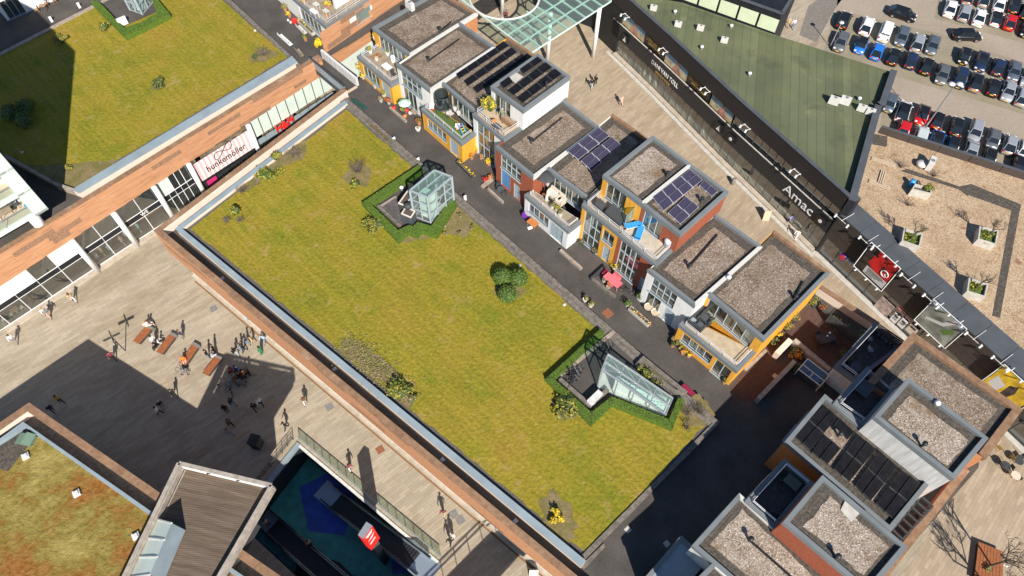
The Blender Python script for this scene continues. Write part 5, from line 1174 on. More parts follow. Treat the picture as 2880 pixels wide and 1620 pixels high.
flat('gravel_path', PP(GR, (3, 1640, 1290), (3, 1700, 1275), (3, 2200, 1445), (3, 2150, 1480), (6, 2080, -20)), GR + .011, 'paver_roof')
# ================================================================== glass canopy over the street
CZ = 8.1
cS, cE = P('h', 1440, 690, CZ), P('h', 2480, 15, CZ); cvec = cE - cS; dvec = P('h', 560, 10, CZ) - cS
cS, cvec, dvec = V((cS.x, cS.y, 0)), V((cvec.x, cvec.y, 0)), V((dvec.x, dvec.y, 0)) * 2.0
T = thing('glass_canopy', 'pale green glass canopy with white grid beams and a round opening', 'canopy', V((cS.x, cS.y, 0)))
cc = P('h', 1097, -30, CZ); rr = (P('h', 1097, 262, CZ) - cc).length; cc = V((cc.x, cc.y, 0))
nu, nv = 9, 12
pt = lambda s, v, z: cS + cvec * s + dvec * v + V((0, 0, z))
ins = lambda p: (V((p.x, p.y, 0)) - cc).length < rr
for i in range(nu):
    for j in range(nv):
        mb = MB(); K_ = 6
        for a in range(K_):
            for b in range(K_):
                s0, s1, v0, v1 = (i + a / K_) / nu, (i + (a + 1) / K_) / nu, (j + b / K_) / nv, (j + (b + 1) / K_) / nv
                if ins(pt((s0 + s1) / 2, (v0 + v1) / 2, 0)): continue
                mb.poly([pt(s0, v0, CZ + .15), pt(s1, v0, CZ + .15), pt(s1, v1, CZ + .15), pt(s0, v1, CZ + .15)])
        if mb.f: mb.build('pane', 'glass_canopy', T)
M('beam_green', (.62, .74, .69), .5)
def beam(a, b, w_, h_, z):
    n = 40; run = None
    for k in range(n + 1):
        p = lerp(a, b, k / n); free = not ins(p)
        if free and run is None: run = p
        if (not free or k == n) and run is not None:
            if (p - run).length > .5: MB().bar(run + V((0, 0, z)), p + V((0, 0, z)), w_, h_).build('beam', 'beam_green', T)
            run = None
for i in range(nu + 1): beam(pt(i / nu, 0, 0), pt(i / nu, 1, 0), .16, .22, CZ)
for j in range(nv + 1): beam(pt(0, j / nv, 0), pt(1, j / nv, 0), .11, .18, CZ - .02)
MB().torus(cc + V((0, 0, CZ + .1)), rr, .16, n=64, k=8).build('ring_beam', 'offwhite', T, smooth=True)
for px in (('h', 2245, 745), ('h', 1655, 800), ('h', 1072, 190), ('h', 1860, -200)):
    q = P(*px, 0); MB().tube(q, q + V((0, 0, CZ)), .28, n=16).build('column', 'white_paint', T, smooth=True)
# ================================================================== hedges
def hedge(label, strips, z1=9.55, grp=None, leaf=420):
    polys = [ccw([P(*p, z1) for p in s]) for s in strips]; c = cen([p for s in polys for p in s])
    t = thing('hedge', label, 'hedge', V((c.x, c.y, LAWN))); mb = MB(); lf = MB(); rg = random.Random(len(label))
    for s in polys:
        mb.prism(s, LAWN - .02, z1 - .08)
        ar = abs(sum(s[i].x * s[(i + 1) % len(s)].y - s[(i + 1) % len(s)].x * s[i].y for i in range(len(s)))) / 2
        for _ in range(int(ar * leaf)):
            a, b = rg.random(), rg.random(); p = lerp(lerp(s[0], s[1], a), lerp(s[3], s[2], a), b); z = z1 - .07 + rg.uniform(-.02, .03)
            if rg.random() < .5:
                k = rg.randrange(4); p = lerp(s[k], s[(k + 1) % 4], rg.random()); z = LAWN + rg.random() * (z1 - LAWN); p = p + V((rg.uniform(-.06, .06), rg.uniform(-.06, .06), 0))
            lf.blob((p.x, p.y, z), (.03, .03, .02), 1, .05, rng=rg)
    mb.build('hedge_body', 'hedge', t); lf.build('leaves', ['leaf_box'], t)['kind'] = 'stuff'
    return t
hedge('clipped zigzag hedge round the box-shaped glass lift house', [[('c', 90, 690), ('c', 945, 118), ('c', 1010, 195), ('c', 235, 715)], [('c', 90, 690), ('c', 235, 715), ('c', 640, 1100), ('c', 640, 1262)], [('c', 640, 1262), ('c', 640, 1100), ('c', 800, 1025), ('c', 790, 1130)],
      [('c', 790, 1130), ('c', 800, 1025), ('c', 870, 1050), ('c', 930, 1190)], [('c', 930, 1190), ('c', 870, 1050), ('c', 930, 985), ('c', 985, 1110)], [('c', 985, 1110), ('c', 930, 985), ('c', 1145, 1040), ('c', 1220, 1190)], [('c', 1220, 1190), ('c', 1145, 1040), ('c', 1450, 620), ('c', 1525, 700)]])
hedge('clipped hedge round the wedge-shaped glass stair house', [[('d', 190, 878), ('d', 1015, 125), ('d', 1072, 195), ('d', 320, 885)], [('d', 190, 878), ('d', 320, 885), (8, 1890, 212), (8, 1890, 300)], [(8, 1890, 300), (8, 1890, 212), (8, 2040, 92), (8, 2050, 150)],
      [(8, 2050, 150), (8, 2040, 92), (8, 2475, 262), (8, 2500, 332)], [(8, 2500, 332), (8, 2475, 262), ('d', 2190, 1165), ('d', 2288, 1195)]])
hedge('clipped hedge round the small glass lift house on the far lawn', [[(1, 680, 10), (1, 740, 3), (1, 930, 205), (1, 940, 268)], [(1, 940, 268), (1, 930, 205), (1, 1060, 165), (1, 1065, 212)], [(1, 1065, 212), (1, 1060, 165), (1, 1185, 90), (1, 1280, 102)], [(1, 1280, 102), (1, 1185, 90), (1, 1140, -20), (1, 1180, -20)]])
# ------------------------------------------------------------------ paved courts inside the hedges
def court(pts, z=LAWN + .04): flat('paved_court', PP(z, *pts), z, 'deck')
court([('c', 300, 745), ('c', 640, 1080), ('c', 1145, 1030), ('c', 1480, 560), ('c', 1000, 200)])
court([('d', 330, 890), (8, 1888, 200), (8, 2040, 90), ('d', 2050, 1400), ('d', 2190, 1160), ('d', 1240, 190)])
court([(1, 745, 3), (1, 930, 200), (1, 1185, 88), (1, 1140, -30)])
def lowwall(a, b, z0, z1, w_, mat, label):
    a, b = P(*a, z1), P(*b, z1); e = (b - a).normalized(); n = V((-e.y, e.x, 0)) * w_
    return tag(MB().prism(ccw([a, b, b + n, a + n]), z0, z1).build('low_wall', mat), label, 'wall')
lowwall(('c', 320, 745), ('c', 655, 1055), LAWN, LAWN + .45, .3, 'stone_kerb', 'low dark wall inside the hedge of the box-shaped lift house')
lowwall(('c', 360, 775), ('c', 620, 610), LAWN, LAWN + .35, .25, 'kerb_pale', 'pale low wall beside the grey roof slab of the lift house')
lowwall(('d', 380, 900), ('d', 860, 1320), LAWN, LAWN + .5, .35, 'stone_kerb', 'low stone wall behind the parked bicycles')
lowwall(('d', 870, 1300), ('d', 1150, 1060), LAWN, LAWN + .5, .35, 'stone_kerb', 'low stone wall at the foot of the wedge-shaped stair house')
lowwall(('d', 380, 890), ('d', 1240, 185), LAWN, LAWN + .2, .35, 'kerb_pale', 'pale stone edging inside the hedge by the bicycles')
# ------------------------------------------------------------------ lift house 1 (glass box) with dark plinths
zt1 = hgt(('c', 1145, 1015), LAWN, ('c', 1085, 620))
rf = [P('c', 820, 515, zt1), P('c', 1085, 620, zt1), P('c', 1455, 310, zt1), P('c', 1190, 210, zt1)]
rf = [V((p.x, p.y, 0)) for p in rf]
def lifthouse(label, rf, z0, z1, nx=4, nz=3):
    T = thing('lift_house', label, 'lift house', V((cen(rf).x, cen(rf).y, z0)))
    for i in range(4):
        a, b = rf[i], rf[(i + 1) % 4]; L = (b - a).length; k = max(2, round(L / 1.25)); f = MB()
        for j in range(k): q = lerp(a, b, j / k); f.bar(q + V((0, 0, z0)), q + V((0, 0, z1)), .12 if j else .2, .12 if j else .2)
        for z in [z0 + .1] + [z0 + (z1 - z0) * m / nz for m in range(1, nz)] + [z1 - .06]: f.bar(a + V((0, 0, z)), b + V((0, 0, z)), .09, .1)
        f.bar(a + V((0, 0, z0)), lerp(a, b, .5) + V((0, 0, z1 * .6 + z0 * .4)), .05, .05)
        f = f.build('frame', 'frame', T)
        for j in range(k):
            for m in range(nz):
                q0, q1 = lerp(a, b, j / k), lerp(a, b, (j + 1) / k); y0, y1 = z0 + (z1 - z0) * m / nz, z0 + (z1 - z0) * (m + 1) / nz
                MB().poly([q0 + V((0, 0, y0)), q1 + V((0, 0, y0)), q1 + V((0, 0, y1)), q0 + V((0, 0, y1))]).build('pane', 'glass_clear', f)
    f = MB()
    for i in range(4): f.bar(rf[i] + V((0, 0, z1)), rf[(i + 1) % 4] + V((0, 0, z1)), .16, .16)
    f.bar(lerp(rf[0], rf[1], .5) + V((0, 0, z1)), lerp(rf[3], rf[2], .5) + V((0, 0, z1)), .08, .12)
    f = f.build('roof_frame', 'frame', T)
    for s0, s1 in ((0, .5), (.5, 1)):
        MB().poly([lerp(rf[0], rf[1], s0) + V((0, 0, z1 + .02)), lerp(rf[0], rf[1], s1) + V((0, 0, z1 + .02)), lerp(rf[3], rf[2], s1) + V((0, 0, z1 + .02)), lerp(rf[3], rf[2], s0) + V((0, 0, z1 + .02))]).build('pane', 'glass_green', f)
    # lift shaft and stair inside
    c = cen(rf); ii = [lerp(c, p, .72) for p in rf]
    sh = [lerp(ii[0], ii[3], .1), lerp(ii[1], ii[2], .1), lerp(ii[1], ii[2], .42), lerp(ii[0], ii[3], .42)]
    MB().prism(ccw(sh), z0, z1 - .7).build('lift_shaft', 'frosted', T)
    st = MB()
    for m in range(10):
        q0, q1 = lerp(ii[0], ii[3], .5 + .05 * m), lerp(ii[1], ii[2], .5 + .05 * m); q2, q3 = lerp(ii[0], ii[3], .55 + .05 * m), lerp(ii[1], ii[2], .55 + .05 * m)
        st.prism(ccw([q0, q1, q3, q2]), z0, z0 + .18 * (10 - m) * .8)
    st.build('stair', 'concrete_pale', T)
    MB().poly([p + V((0, 0, z0 + .05)) for p in ccw(ii)]).build('floor', 'offwhite', T)
    return T
T = lifthouse('box-shaped glass lift house with steel frame inside the zigzag hedge', rf, LAWN, zt1)
def plinthblk(pts, z1, mat, cap):
    s = ccw([V((p.x, p.y, 0)) for p in PP(z1, *pts)]); MB().prism(s, LAWN, z1 - .12).build('plant_room', mat, T)
    oi = inset(s, .12)
    for i in range(4): MB().prism(ccw([s[i], s[(i + 1) % 4], oi[(i + 1) % 4], oi[i]]), z1 - .12, z1).build('plant_room_edge', cap, T)
    MB().poly([p + V((0, 0, z1 - .1)) for p in oi]).build('plant_room_roof', 'deck', T)
plinthblk([('c', 640, 705), ('c', 770, 750), ('c', 845, 600), ('c', 795, 490)], LAWN + 1.7, 'charcoal', 'peach')
plinthblk([('c', 685, 860), ('c', 835, 925), ('c', 905, 820), ('c', 755, 750)], LAWN + 1.5, 'coping_dark', 'peach')
q = P('c', 795, 775, LAWN + 1.5); MB().lathe(q, [(.28, 0), (.3, .15), (.45, .3), (.42, .5), (.1, .6)], 14).build('roof_vent', 'charcoal', T, smooth=True)
flat('paved_court', PP(LAWN + .3, ('c', 370, 780), ('c', 610, 620), ('c', 650, 705), ('c', 715, 1000), ('c', 640, 1030)), LAWN + .3, 'dark_floor')
# lift house on the far lawn, cut by the frame
b0, b1, b2 = P(1, 985, 78, LAWN), P(1, 1078, 112, LAWN), P(1, 1165, 10, LAWN)
lifthouse('small glass lift house inside the hedge of the far lawn', [V((p.x, p.y, 0)) for p in (b0, b1, b2, b0 + b2 - b1)], LAWN, LAWN + 4.2)
# ------------------------------------------------------------------ stair house 2 (glass wedge)
z0 = LAWN; zh = hgt(('d', 955, 1015), z0, ('d', 1035, 742)); zl_ = z0 + .45
a1, a2 = P('d', 1035, 742, zh), P('d', 1125, 515, zh); b2, b1 = P('d', 2105, 1180, zl_), P('d', 2000, 1430, zl_)
T = thing('stair_house', 'wedge-shaped glass stair house sloping to the ground inside the hedge', 'stair house', V((cen([a1, a2, b1, b2]).x, cen([a1, a2, b1, b2]).y, z0)))
lo = lambda p: V((p.x, p.y, z0))
f = MB(); k = 4
for i in range(k + 1):
    t_ = i / k; p, q = lerp(a1, b1, t_), lerp(a2, b2, t_); f.bar(p, q, .1, .12)
    f.bar(lo(p), p, .1, .1); f.bar(lo(q), q, .1, .1)
for s in (0, .5, 1): f.bar(lerp(a1, a2, s), lerp(b1, b2, s), .12, .14)
f.bar(lo(a1), lo(b1), .1, .1); f.bar(lo(a2), lo(b2), .1, .1); f.bar(lo(a1), lo(a2), .1, .1); f.bar(lerp(lo(a1), a1, .5), lerp(lo(a2), a2, .5), .07, .07)
for i in range(k):
    f.bar(lerp(a1, b1, i / k), lerp(lerp(a1, b1, (i + 1) / k), lerp(a2, b2, (i + 1) / k), .5), .03, .03); f.bar(lerp(a2, b2, i / k), lerp(lerp(a1, b1, (i + 1) / k), lerp(a2, b2, (i + 1) / k), .5), .03, .03)
f = f.build('frame', 'steel', T)
for i in range(k):
    for s in (0, .5):
        MB().poly([lerp(lerp(a1, b1, i / k), lerp(a2, b2, i / k), s), lerp(lerp(a1, b1, (i + 1) / k), lerp(a2, b2, (i + 1) / k), s), lerp(lerp(a1, b1, (i + 1) / k), lerp(a2, b2, (i + 1) / k), s + .5), lerp(lerp(a1, b1, i / k), lerp(a2, b2, i / k), s + .5)]).build('pane', 'glass_canopy', f)
    for A_, B_ in ((a1, b1), (a2, b2)):
        p, q = lerp(A_, B_, i / k), lerp(A_, B_, (i + 1) / k); MB().poly([lo(p), lo(q), q, p]).build('pane', 'glass_clear', f)
MB().poly([lo(a1), lo(a2), a2, a1]).build('pane', 'glass_clear', f)
st = MB()
for i in range(14):
    t_ = .2 + i * .055; p, q = lerp(lo(a1), lo(b1), t_), lerp(lo(a2), lo(b2), t_); p2, q2 = lerp(lo(a1), lo(b1), t_ + .055), lerp(lo(a2), lo(b2), t_ + .055)
    st.prism(ccw([lerp(p, q, .25), lerp(p, q, .6), lerp(p2, q2, .6), lerp(p2, q2, .25)]), z0, z0 + max(.1, (zh - z0) * .6 * (1 - t_)))
st.build('stair', 'white_paint', T)
MB().poly([lo(p) + V((0, 0, .06)) for p in ccw([a1, b1, b2, a2])]).build('floor', 'offwhite', T)
# white bin-like box and stone planter beside it
q = P('d', 925, 1190, LAWN + .5); tag(MB().box(q + V((0, 0, -.1)), (1.5, .55, .9), TA + R(90)).box(q + V((0, 0, .37)), (1.54, .59, .06), TA + R(90)).build('storage_box', 'white_dirty'), 'pale storage box standing beside the wedge-shaped stair house', 'box')
T = thing('stone_planter', 'long sunken stone planter with ragged shrubs beside the wedge-shaped stair house', 'planter', P('d', 1800, 800, LAWN))
o_ = ccw([V((p.x, p.y, 0)) for p in PP(LAWN + .5, ('d', 1540, 665), ('d', 2150, 1120), ('d', 2330, 1080), ('d', 1660, 535))]); i2 = inset(o_, .4)
for i in range(4): MB().prism(ccw([o_[i], o_[(i + 1) % 4], i2[(i + 1) % 4], i2[i]]), DECK, LAWN + .5).build('planter_wall', 'stone_kerb', T)
MB().poly([p + V((0, 0, LAWN + .2)) for p in i2]).build('soil', 'bed_soil', T)
# ================================================================== escalators, pylon, pit edge
def escalator(label, p0, p1, wd=1.9):
    p0, p1 = V(p0), V(p1); d = V((p1.x - p0.x, p1.y - p0.y, 0)); L = d.length; e = d / L; n = V((-e.y, e.x, 0)) * (wd / 2)
    T = thing('escalator', label, 'escalator', p0); f0, f1 = .1, .9; z0, z1 = p0.z, p1.z
    st = MB(); k = 34
    for i in range(k):
        a, b = f0 + (f1 - f0) * i / k, f0 + (f1 - f0) * (i + 1) / k; A, B_ = p0 + d * a, p0 + d * b; zz = z0 + (z1 - z0) * (i + 1) / k
        st.prism(ccw([A - n * .78, B_ - n * .78, B_ + n * .78, A + n * .78]), zz - .6, zz)
    st.build('steps', 'esc_step', T)['kind'] = 'stuff'
    for a, b, z in ((-.06, f0, z0), (f1, 1.06, z1)):
        A, B_ = p0 + d * a, p0 + d * b; MB().prism(ccw([A - n * 1.05, B_ - n * 1.05, B_ + n * 1.05, A + n * 1.05]), z - .3, z + .03).build('landing_plate', 'esc_steel', T)
    pr = [(0.02, z0), (f0, z0), (f1, z1), (.98, z1)]
    for s in (-1, 1):
        sk, gl, hr = MB(), MB(), MB()
        for (a, za), (b, zb) in zip(pr, pr[1:]):
            A, B_ = p0 + d * a + n * s * .95, p0 + d * b + n * s * .95; A.z, B_.z = za, zb
            sk.bar(A + V((0, 0, .02)), B_ + V((0, 0, .02)), .26, .5); hr.bar(A + V((0, 0, 1.0)), B_ + V((0, 0, 1.0)), .12, .09)
            gl.poly([A + V((0, 0, .2)), B_ + V((0, 0, .2)), B_ + V((0, 0, .98)), A + V((0, 0, .98))])
        b_ = sk.build('balustrade', 'esc_steel', T); gl.build('pane', 'glass_dark', b_); hr.build('handrail', 'black_gloss', T)
    return T
e0 = P('x', 815, 195, PZ); e1 = P('x', 1455, 690, 0.0)
escalator('dark escalator with the red advertising pylon beside it', e0, e1)
e2 = P('x', 395, 340, PZ); escalator('dark escalator running out below the timber pavilion', e2, V((e2.x + (e1 - e0).x * 1.25, e2.y + (e1 - e0).y * 1.25, 0)))
tq = [V((p.x, p.y, 0)) for p in PP(7.8, ('x', 1015, 465), ('x', 1050, 490), ('x', 1108, 405), ('x', 1070, 380))]; tq = ccw(tq); pc = cen(tq)
T = thing('advertising_pylon', 'red advertising pylon with grey top rising from the escalator pit', 'pylon', V((pc.x, pc.y, PZ)))
MB().prism(tq, 3.4, 7.72).build('sign_box', 'red_sign', T); MB().prism(tq, 7.72, 7.8).build('top_plate', 'steel', T)
MB().prism([lerp(pc, p, .6) for p in tq], PZ, 3.4).build('post', 'coping_dark', T)
i0 = max(range(4), key=lambda i: (lerp(tq[i], tq[(i + 1) % 4], .5) - pc).normalized().dot(V((.75, -.65, 0)))); a, b = tq[i0], tq[(i0 + 1) % 4]; e = (b - a).normalized(); n = V((e.y, -e.x, 0)); c = lerp(a, b, .5) + n * .02
text(T, 'MULLEREN', c + V((0, 0, 7.2)), e, (0, 0, 1), .42, 'white_letter', wmax=1.5) if False else None
for z, s in ((7.25, .42), (6.95, .30)): MB().bar(c - e * s + V((0, 0, z)), c + e * s + V((0, 0, z)), .03, .14).build('lettering', 'white_letter', T)
MB().poly([c - e * .5 + V((0, 0, 6.0)), c + e * .1 + V((0, 0, 5.8)), c + e * .5 + V((0, 0, 6.4)), c + e * .1 + V((0, 0, 6.25))]).build('printed_shape', 'white_letter', T)
MB().bar(c - e * .4 + V((0, 0, 5.0)), c + e * .3 + V((0, 0, 5.0)), .03, .3).build('lettering', 'bb_white', T)
T = thing('glass_balustrade', 'glass balustrade with steel cap along the sunny edge of the escalator pit', 'balustrade', pitA)
d = pitB - pitA; L = d.length; e = d / L; n = V((-e.y, e.x, 0))
if n.dot(V((1, 1, 0))) < 0: n = -n
k = 17
for i in range(k):
    a, b = pitA + e * (L * i / k) + n * .3, pitA + e * (L * (i + 1) / k - .03) + n * .3
    f = MB().bar(a, a + V((0, 0, 1.1)), .05, .05).build('post', 'steel', T)
    MB().poly([a + V((0, 0, .08)), b + V((0, 0, .08)), b + V((0, 0, 1.08)), a + V((0, 0, 1.08))]).build('pane', 'glass_green', f)
MB().bar(pitA + n * .3 + V((0, 0, 1.1)), pitB + n * .3 + V((0, 0, 1.1)), .08, .05).build('cap_rail', 'steel', T)
T = thing('steel_railing', 'dark bar railing on the shaded edge of the escalator pit', 'railing', pitA)
d = (pitD - pitA); e = d.normalized(); n = V((-e.y, e.x, 0)); n = -n if n.dot(V((-1, .6, 0))) < 0 else n
rl = MB()
for z in (.3, .55, .8, 1.1): rl.bar(pitA + n * .5 + V((0, 0, z)), pitD + n * .5 + V((0, 0, z)), .04, .04)
for i in range(12): q = lerp(pitA, pitD, i / 11) + n * .5; rl.bar(q, q + V((0, 0, 1.1)), .05, .05)
rl.build('rails', 'charcoal', T)
# ================================================================== cars
def paint(name, col, metal=.0): return M(name, col, .28, metal=metal, spec=.6)
PAINT = {'black': (.010, .011, .013), 'white': (.78, .79, .80), 'silver': (.42, .44, .47), 'grey': (.16, .17, .185), 'dark blue': (.015, .028, .075), 'blue': (.02, .17, .60), 'red': (.52, .012, .015), 'maroon': (.16, .012, .02), 'slate': (.13, .16, .20), 'rose grey': (.33, .27, .26), 'pale grey': (.50, .55, .56)}
for k_, v_ in PAINT.items(): paint('paint_' + k_, v_, .35 if k_ in ('silver', 'grey', 'slate', 'rose grey') else 0)
def car_meshes(kind):
    """local shapes: x forward, ground at z = 0"""
    L, W_c, H = {'hatch': (4.0, 1.72, 1.48), 'sedan': (4.55, 1.78, 1.44), 'suv': (4.45, 1.82, 1.64), 'estate': (4.6, 1.78, 1.5), 'van': (4.5, 1.82, 1.85), 'small': (3.6, 1.62, 1.48)}[kind]
    h = W_c / 2; belt = {'suv': 1.02, 'van': 1.08}.get(kind, .92)
    xs = {'hatch': (-.97, -.5, .36, .62), 'sedan': (-.72, -.36, .26, .56), 'suv': (-.97, -.62, .30, .58), 'estate': (-.98, -.66, .28, .58), 'van': (-.985, -.93, .52, .72), 'small': (-.97, -.6, .40, .68)}[kind]
    xr0, xr1, xf1, xf0 = [x * L / 2 for x in xs]
    out = {}
    st = [(-L / 2, .80, .55), (-L / 2 + .05, .88, belt - .12), (-L / 2 + .3, .97, belt - .02), (xr0 if kind == 'sedan' else -L / 2 + .6, 1.0, belt), (0, 1.0, belt), (xf0, .99, belt - .01), (xf0 + (L / 2 - xf0) * .55, .96, belt - .10), (L / 2 - .22, .90, belt - .24), (L / 2 - .03, .78, belt - .42)]
    b = MB(); sec = []
    for x, wf, zt_ in st:
        w_ = h * wf; sec.append([(x, -w_ * .93, .2), (x, -w_, .42), (x, -w_ * .985, zt_ - .12), (x, -w_ * .86, zt_), (x, 0, zt_ + .035), (x, w_ * .86, zt_), (x, w_ * .985, zt_ - .12), (x, w_, .42), (x, w_ * .93, .2)])
    m = len(sec[0]); base = 0
    for s in sec: b.v += [V(p) for p in s]
    for i in range(len(sec) - 1):
        for j in range(m - 1): b.f.append([i * m + j, i * m + j + 1, (i + 1) * m + j + 1, (i + 1) * m + j][::-1]); b.m.append(0)
        b.f.append([i * m, (i + 1) * m, (i + 1) * m + m - 1, i * m + m - 1][::-1]); b.m.append(0)
    b.f.append([j for j in range(m)]); b.m.append(0); b.f.append([(len(sec) - 1) * m + j for j in range(m)][::-1]); b.m.append(0)
    out['body'] = b
    w0, w1 = h * .90, h * .70; zb, zt_ = belt - .01, H - .05
    g = MB(); lo = [V((xr0, -w0 * .95, zb)), V((xf0, -w0 * .95, zb)), V((xf0, w0 * .95, zb)), V((xr0, w0 * .95, zb))]; up = [V((xr1, -w1, zt_)), V((xf1, -w1, zt_)), V((xf1, w1, zt_)), V((xr1, w1, zt_))]
    lo[0].y = -w0; lo[3].y = w0
    for i in range(4): g.poly([lo[i], lo[(i + 1) % 4], up[(i + 1) % 4], up[i]])
    g.poly(up); out['windows'] = g
    r = MB(); c = V(((xr1 + xf1) / 2, 0, zt_)); ru = [V((c.x + (p.x - c.x) * .9, p.y * .86, H)) for p in up]; rl_ = [V((c.x + (p.x - c.x) * 1.04, p.y * 1.04, zt_ - .01)) for p in up]
    for i in range(4): r.poly([rl_[i], rl_[(i + 1) % 4], ru[(i + 1) % 4], ru[i]])
    r.poly(ru)
    for i in range(4): r.bar(lo[i] * .985 + V((0, 0, .02)), up[i] + V((0, 0, -.01)), .08, .05)
    for s in (-1, 1): r.bar(V((-.05 * L * .4, s * w0 * .97, zb)), V((-.05 * L * .4, s * w1 * 1.01, zt_)), .07, .04)
    if kind == 'van': r.prism([(xr0 + .0, -w0 * .99), (xr0 + 1.9, -w0 * .99), (xr0 + 1.9, w0 * .99), (xr0, w0 * .99)], zb, zt_ - .25); r.bar(V((xr0 - .02, 0, zb + .2)), V((xr0 - .02, 0, zt_)), .05, .05)
    out['roof'] = r
    wb = L * .30; out['wheelpos'] = [(x, s * (h - .08), .31) for x in (-wb, wb) for s in (-1, 1)]
    wh = MB(); wh.tube((0, -.1, 0), (0, .1, 0), .31, n=14); out['tyre'] = wh
    rm = MB(); rm.tube((0, -.112, 0), (0, .112, 0), .2, n=10); out['rim'] = rm
    for nm, x, y, z, sz in (('headlight', L / 2 - .16, h * .62, belt - .27, (.2, .34, .14)), ('taillight', -L / 2 + .08, h * .72, belt - .2, (.12, .26, .26))):
        out[nm] = [MB().box((x, s * y, z), sz) for s in (-1, 1)]
    out['number_plate'] = [MB().box((-L / 2 - .0, 0, .62), (.05, .52, .13)), MB().box((L / 2 - .03, 0, .42), (.06, .52, .12))]
    out['mirror'] = [MB().box((xf0 - .35, s * (h + .06), belt + .06), (.1, .2, .12)) for s in (-1, 1)]
    return out
CARM = {}
def cmesh(key, mb, mat):
    if key not in CARM:
        me = bpy.data.meshes.new(key.split('/')[-1]); me.from_pydata([tuple(p) for p in mb.v], [], mb.f); me.materials.append(MATS[mat])
        if key.endswith('body'): me.polygons.foreach_set('use_smooth', [True] * len(mb.f))
        CARM[key] = me
    return CARM[key]
SHP = {k_: car_meshes(k_) for k_ in ('hatch', 'sedan', 'suv', 'estate', 'van', 'small')}
def car(kind, col, pos, ang, label, roofcol=None):
    T = thing('car' if kind != 'van' else 'van', label, 'van' if kind == 'van' else 'car', V((pos.x, pos.y, .014)), ang, 'cars in the open car park'); S_ = SHP[kind]; T.scale = (.91, .91, .91)
    def put(nm, me, loc=(0, 0, 0), par=None, mat=None):
        o = bpy.data.objects.new(nm, me); COL.objects.link(o); o.parent = par or T; o.location = loc
        if mat: o.material_slots[0].link = 'OBJECT'; o.material_slots[0].material = MATS[mat]
        return o
    put('body', cmesh(kind + '/body', S_['body'], 'paint_grey'), mat='paint_' + col); put('windows', cmesh(kind + '/windows', S_['windows'], 'carglass'))
    put('roof', cmesh(kind + '/roof', S_['roof'], 'paint_grey'), mat='paint_' + (roofcol or col))
    for p in S_['wheelpos']: w_ = put('wheel', cmesh('tyre', S_['tyre'], 'tyre'), p); put('rim', cmesh('rim', S_['rim'], 'rim'), par=w_)
    for nm, mt in (('headlight', 'headlight'), ('taillight', 'redlight'), ('number_plate', 'plate'), ('mirror', None)):
        for i, mb in enumerate(S_[nm]): put(nm, cmesh(f'{kind}/{i}/{nm}', mb, mt or 'paint_grey'), mat=None if mt else 'paint_' + col)
hv = P('j', 650, 385, .7) - P('j', 545, 690, .7); HA = math.atan2(hv.y, hv.x)
CARS = [('i', 330, 250, 'suv', 'black', 'u'), ('i', 615, 320, 'suv', 'white', 'u'), ('i', 845, 400, 'van', 'white', 'u'), ('i', 1055, 450, 'estate', 'slate', 'd'), ('i', 1250, 530, 'suv', 'silver', 'u'), ('i', 1440, 555, 'sedan', 'slate', 'd'),
        ('i', 290, 520, 'suv', 'grey', 'd'), ('i', 545, 555, 'hatch', 'blue', 'd', 'black'), ('i', 745, 635, 'hatch', 'blue', 'u'), ('i', 950, 700, 'hatch', 'black', 'u'), ('i', 1170, 745, 'hatch', 'dark blue', 'u'), ('i', 1365, 820, 'hatch', 'black', 'u'),
        ('i', 1560, 920, 'sedan', 'grey', 'd'), ('i', 1785, 970, 'suv', 'dark blue', 'd'), ('i', 1985, 1015, 'estate', 'rose grey', 'u', 'black'), ('i', 2200, 1085, 'hatch', 'black', 'u'), ('i', 2385, 1130, 'sedan', 'silver', 'd'), ('i', 2560, 1195, 'estate', 'silver', 'u'),
        ('i', 1835, 700, 'small', 'black', 'd'), ('i', 2050, 760, 'sedan', 'dark blue', 'd', 'black'), ('i', 2255, 830, 'hatch', 'dark blue', 'u'), ('i', 2455, 880, 'sedan', 'slate', 'd'), ('i', 2620, 960, 'hatch', 'silver', 'd'),
        ('i', 1660, 100, 'sedan', 'white', 'u'), ('i', 1835, 150, 'estate', 'silver', 'u'), ('i', 2020, 210, 'sedan', 'white', 'u'), ('i', 2230, 230, 'small', 'white', 'u', 'black'), ('i', 2405, 270, 'hatch', 'red', 'u'), ('i', 2265, 50, 'sedan', 'white', 'u'), ('i', 2460, 70, 'hatch', 'black', 'u'),
        ('i', 2590, 140, 'hatch', 'black', 'u'), ('i', 2610, 360, 'hatch', 'black', 'd'), ('i', 1885, -40, 'hatch', 'rose grey', 'u'), ('i', 2080, -10, 'hatch', 'silver', 'u'),
        ('j', 375, 395, 'hatch', 'slate', 'd'), ('j', 590, 540, 'suv', 'white', 'u', 'black'), ('j', 905, 595, 'hatch', 'red', 'd', 'black'), ('j', 1155, 685, 'small', 'maroon', 'u', 'black'), ('j', 1470, 785, 'hatch', 'black', 'u'), ('j', 1775, 865, 'estate', 'silver', 'd'), ('j', 2065, 995, 'hatch', 'grey', 'd'), ('j', 2340, 1080, 'hatch', 'silver', 'u'), ('j', 2570, 1190, 'hatch', 'white', 'd'),
        ('j', 590, 850, 'hatch', 'red', 'd'), ('j', 870, 960, 'suv', 'pale grey', 'u'), ('j', 1145, 1000, 'hatch', 'blue', 'u', 'black'), ('j', 1395, 1110, 'hatch', 'black', 'd'), ('j', 1700, 1200, 'sedan', 'silver', 'd'), ('j', 2000, 1310, 'hatch', 'black', 'd'), ('j', 2490, 1440, 'hatch', 'black', 'd')]
KN = {'hatch': 'hatchback', 'sedan': 'saloon car', 'suv': 'tall off-road style car', 'estate': 'estate car', 'van': 'delivery van', 'small': 'small city car'}
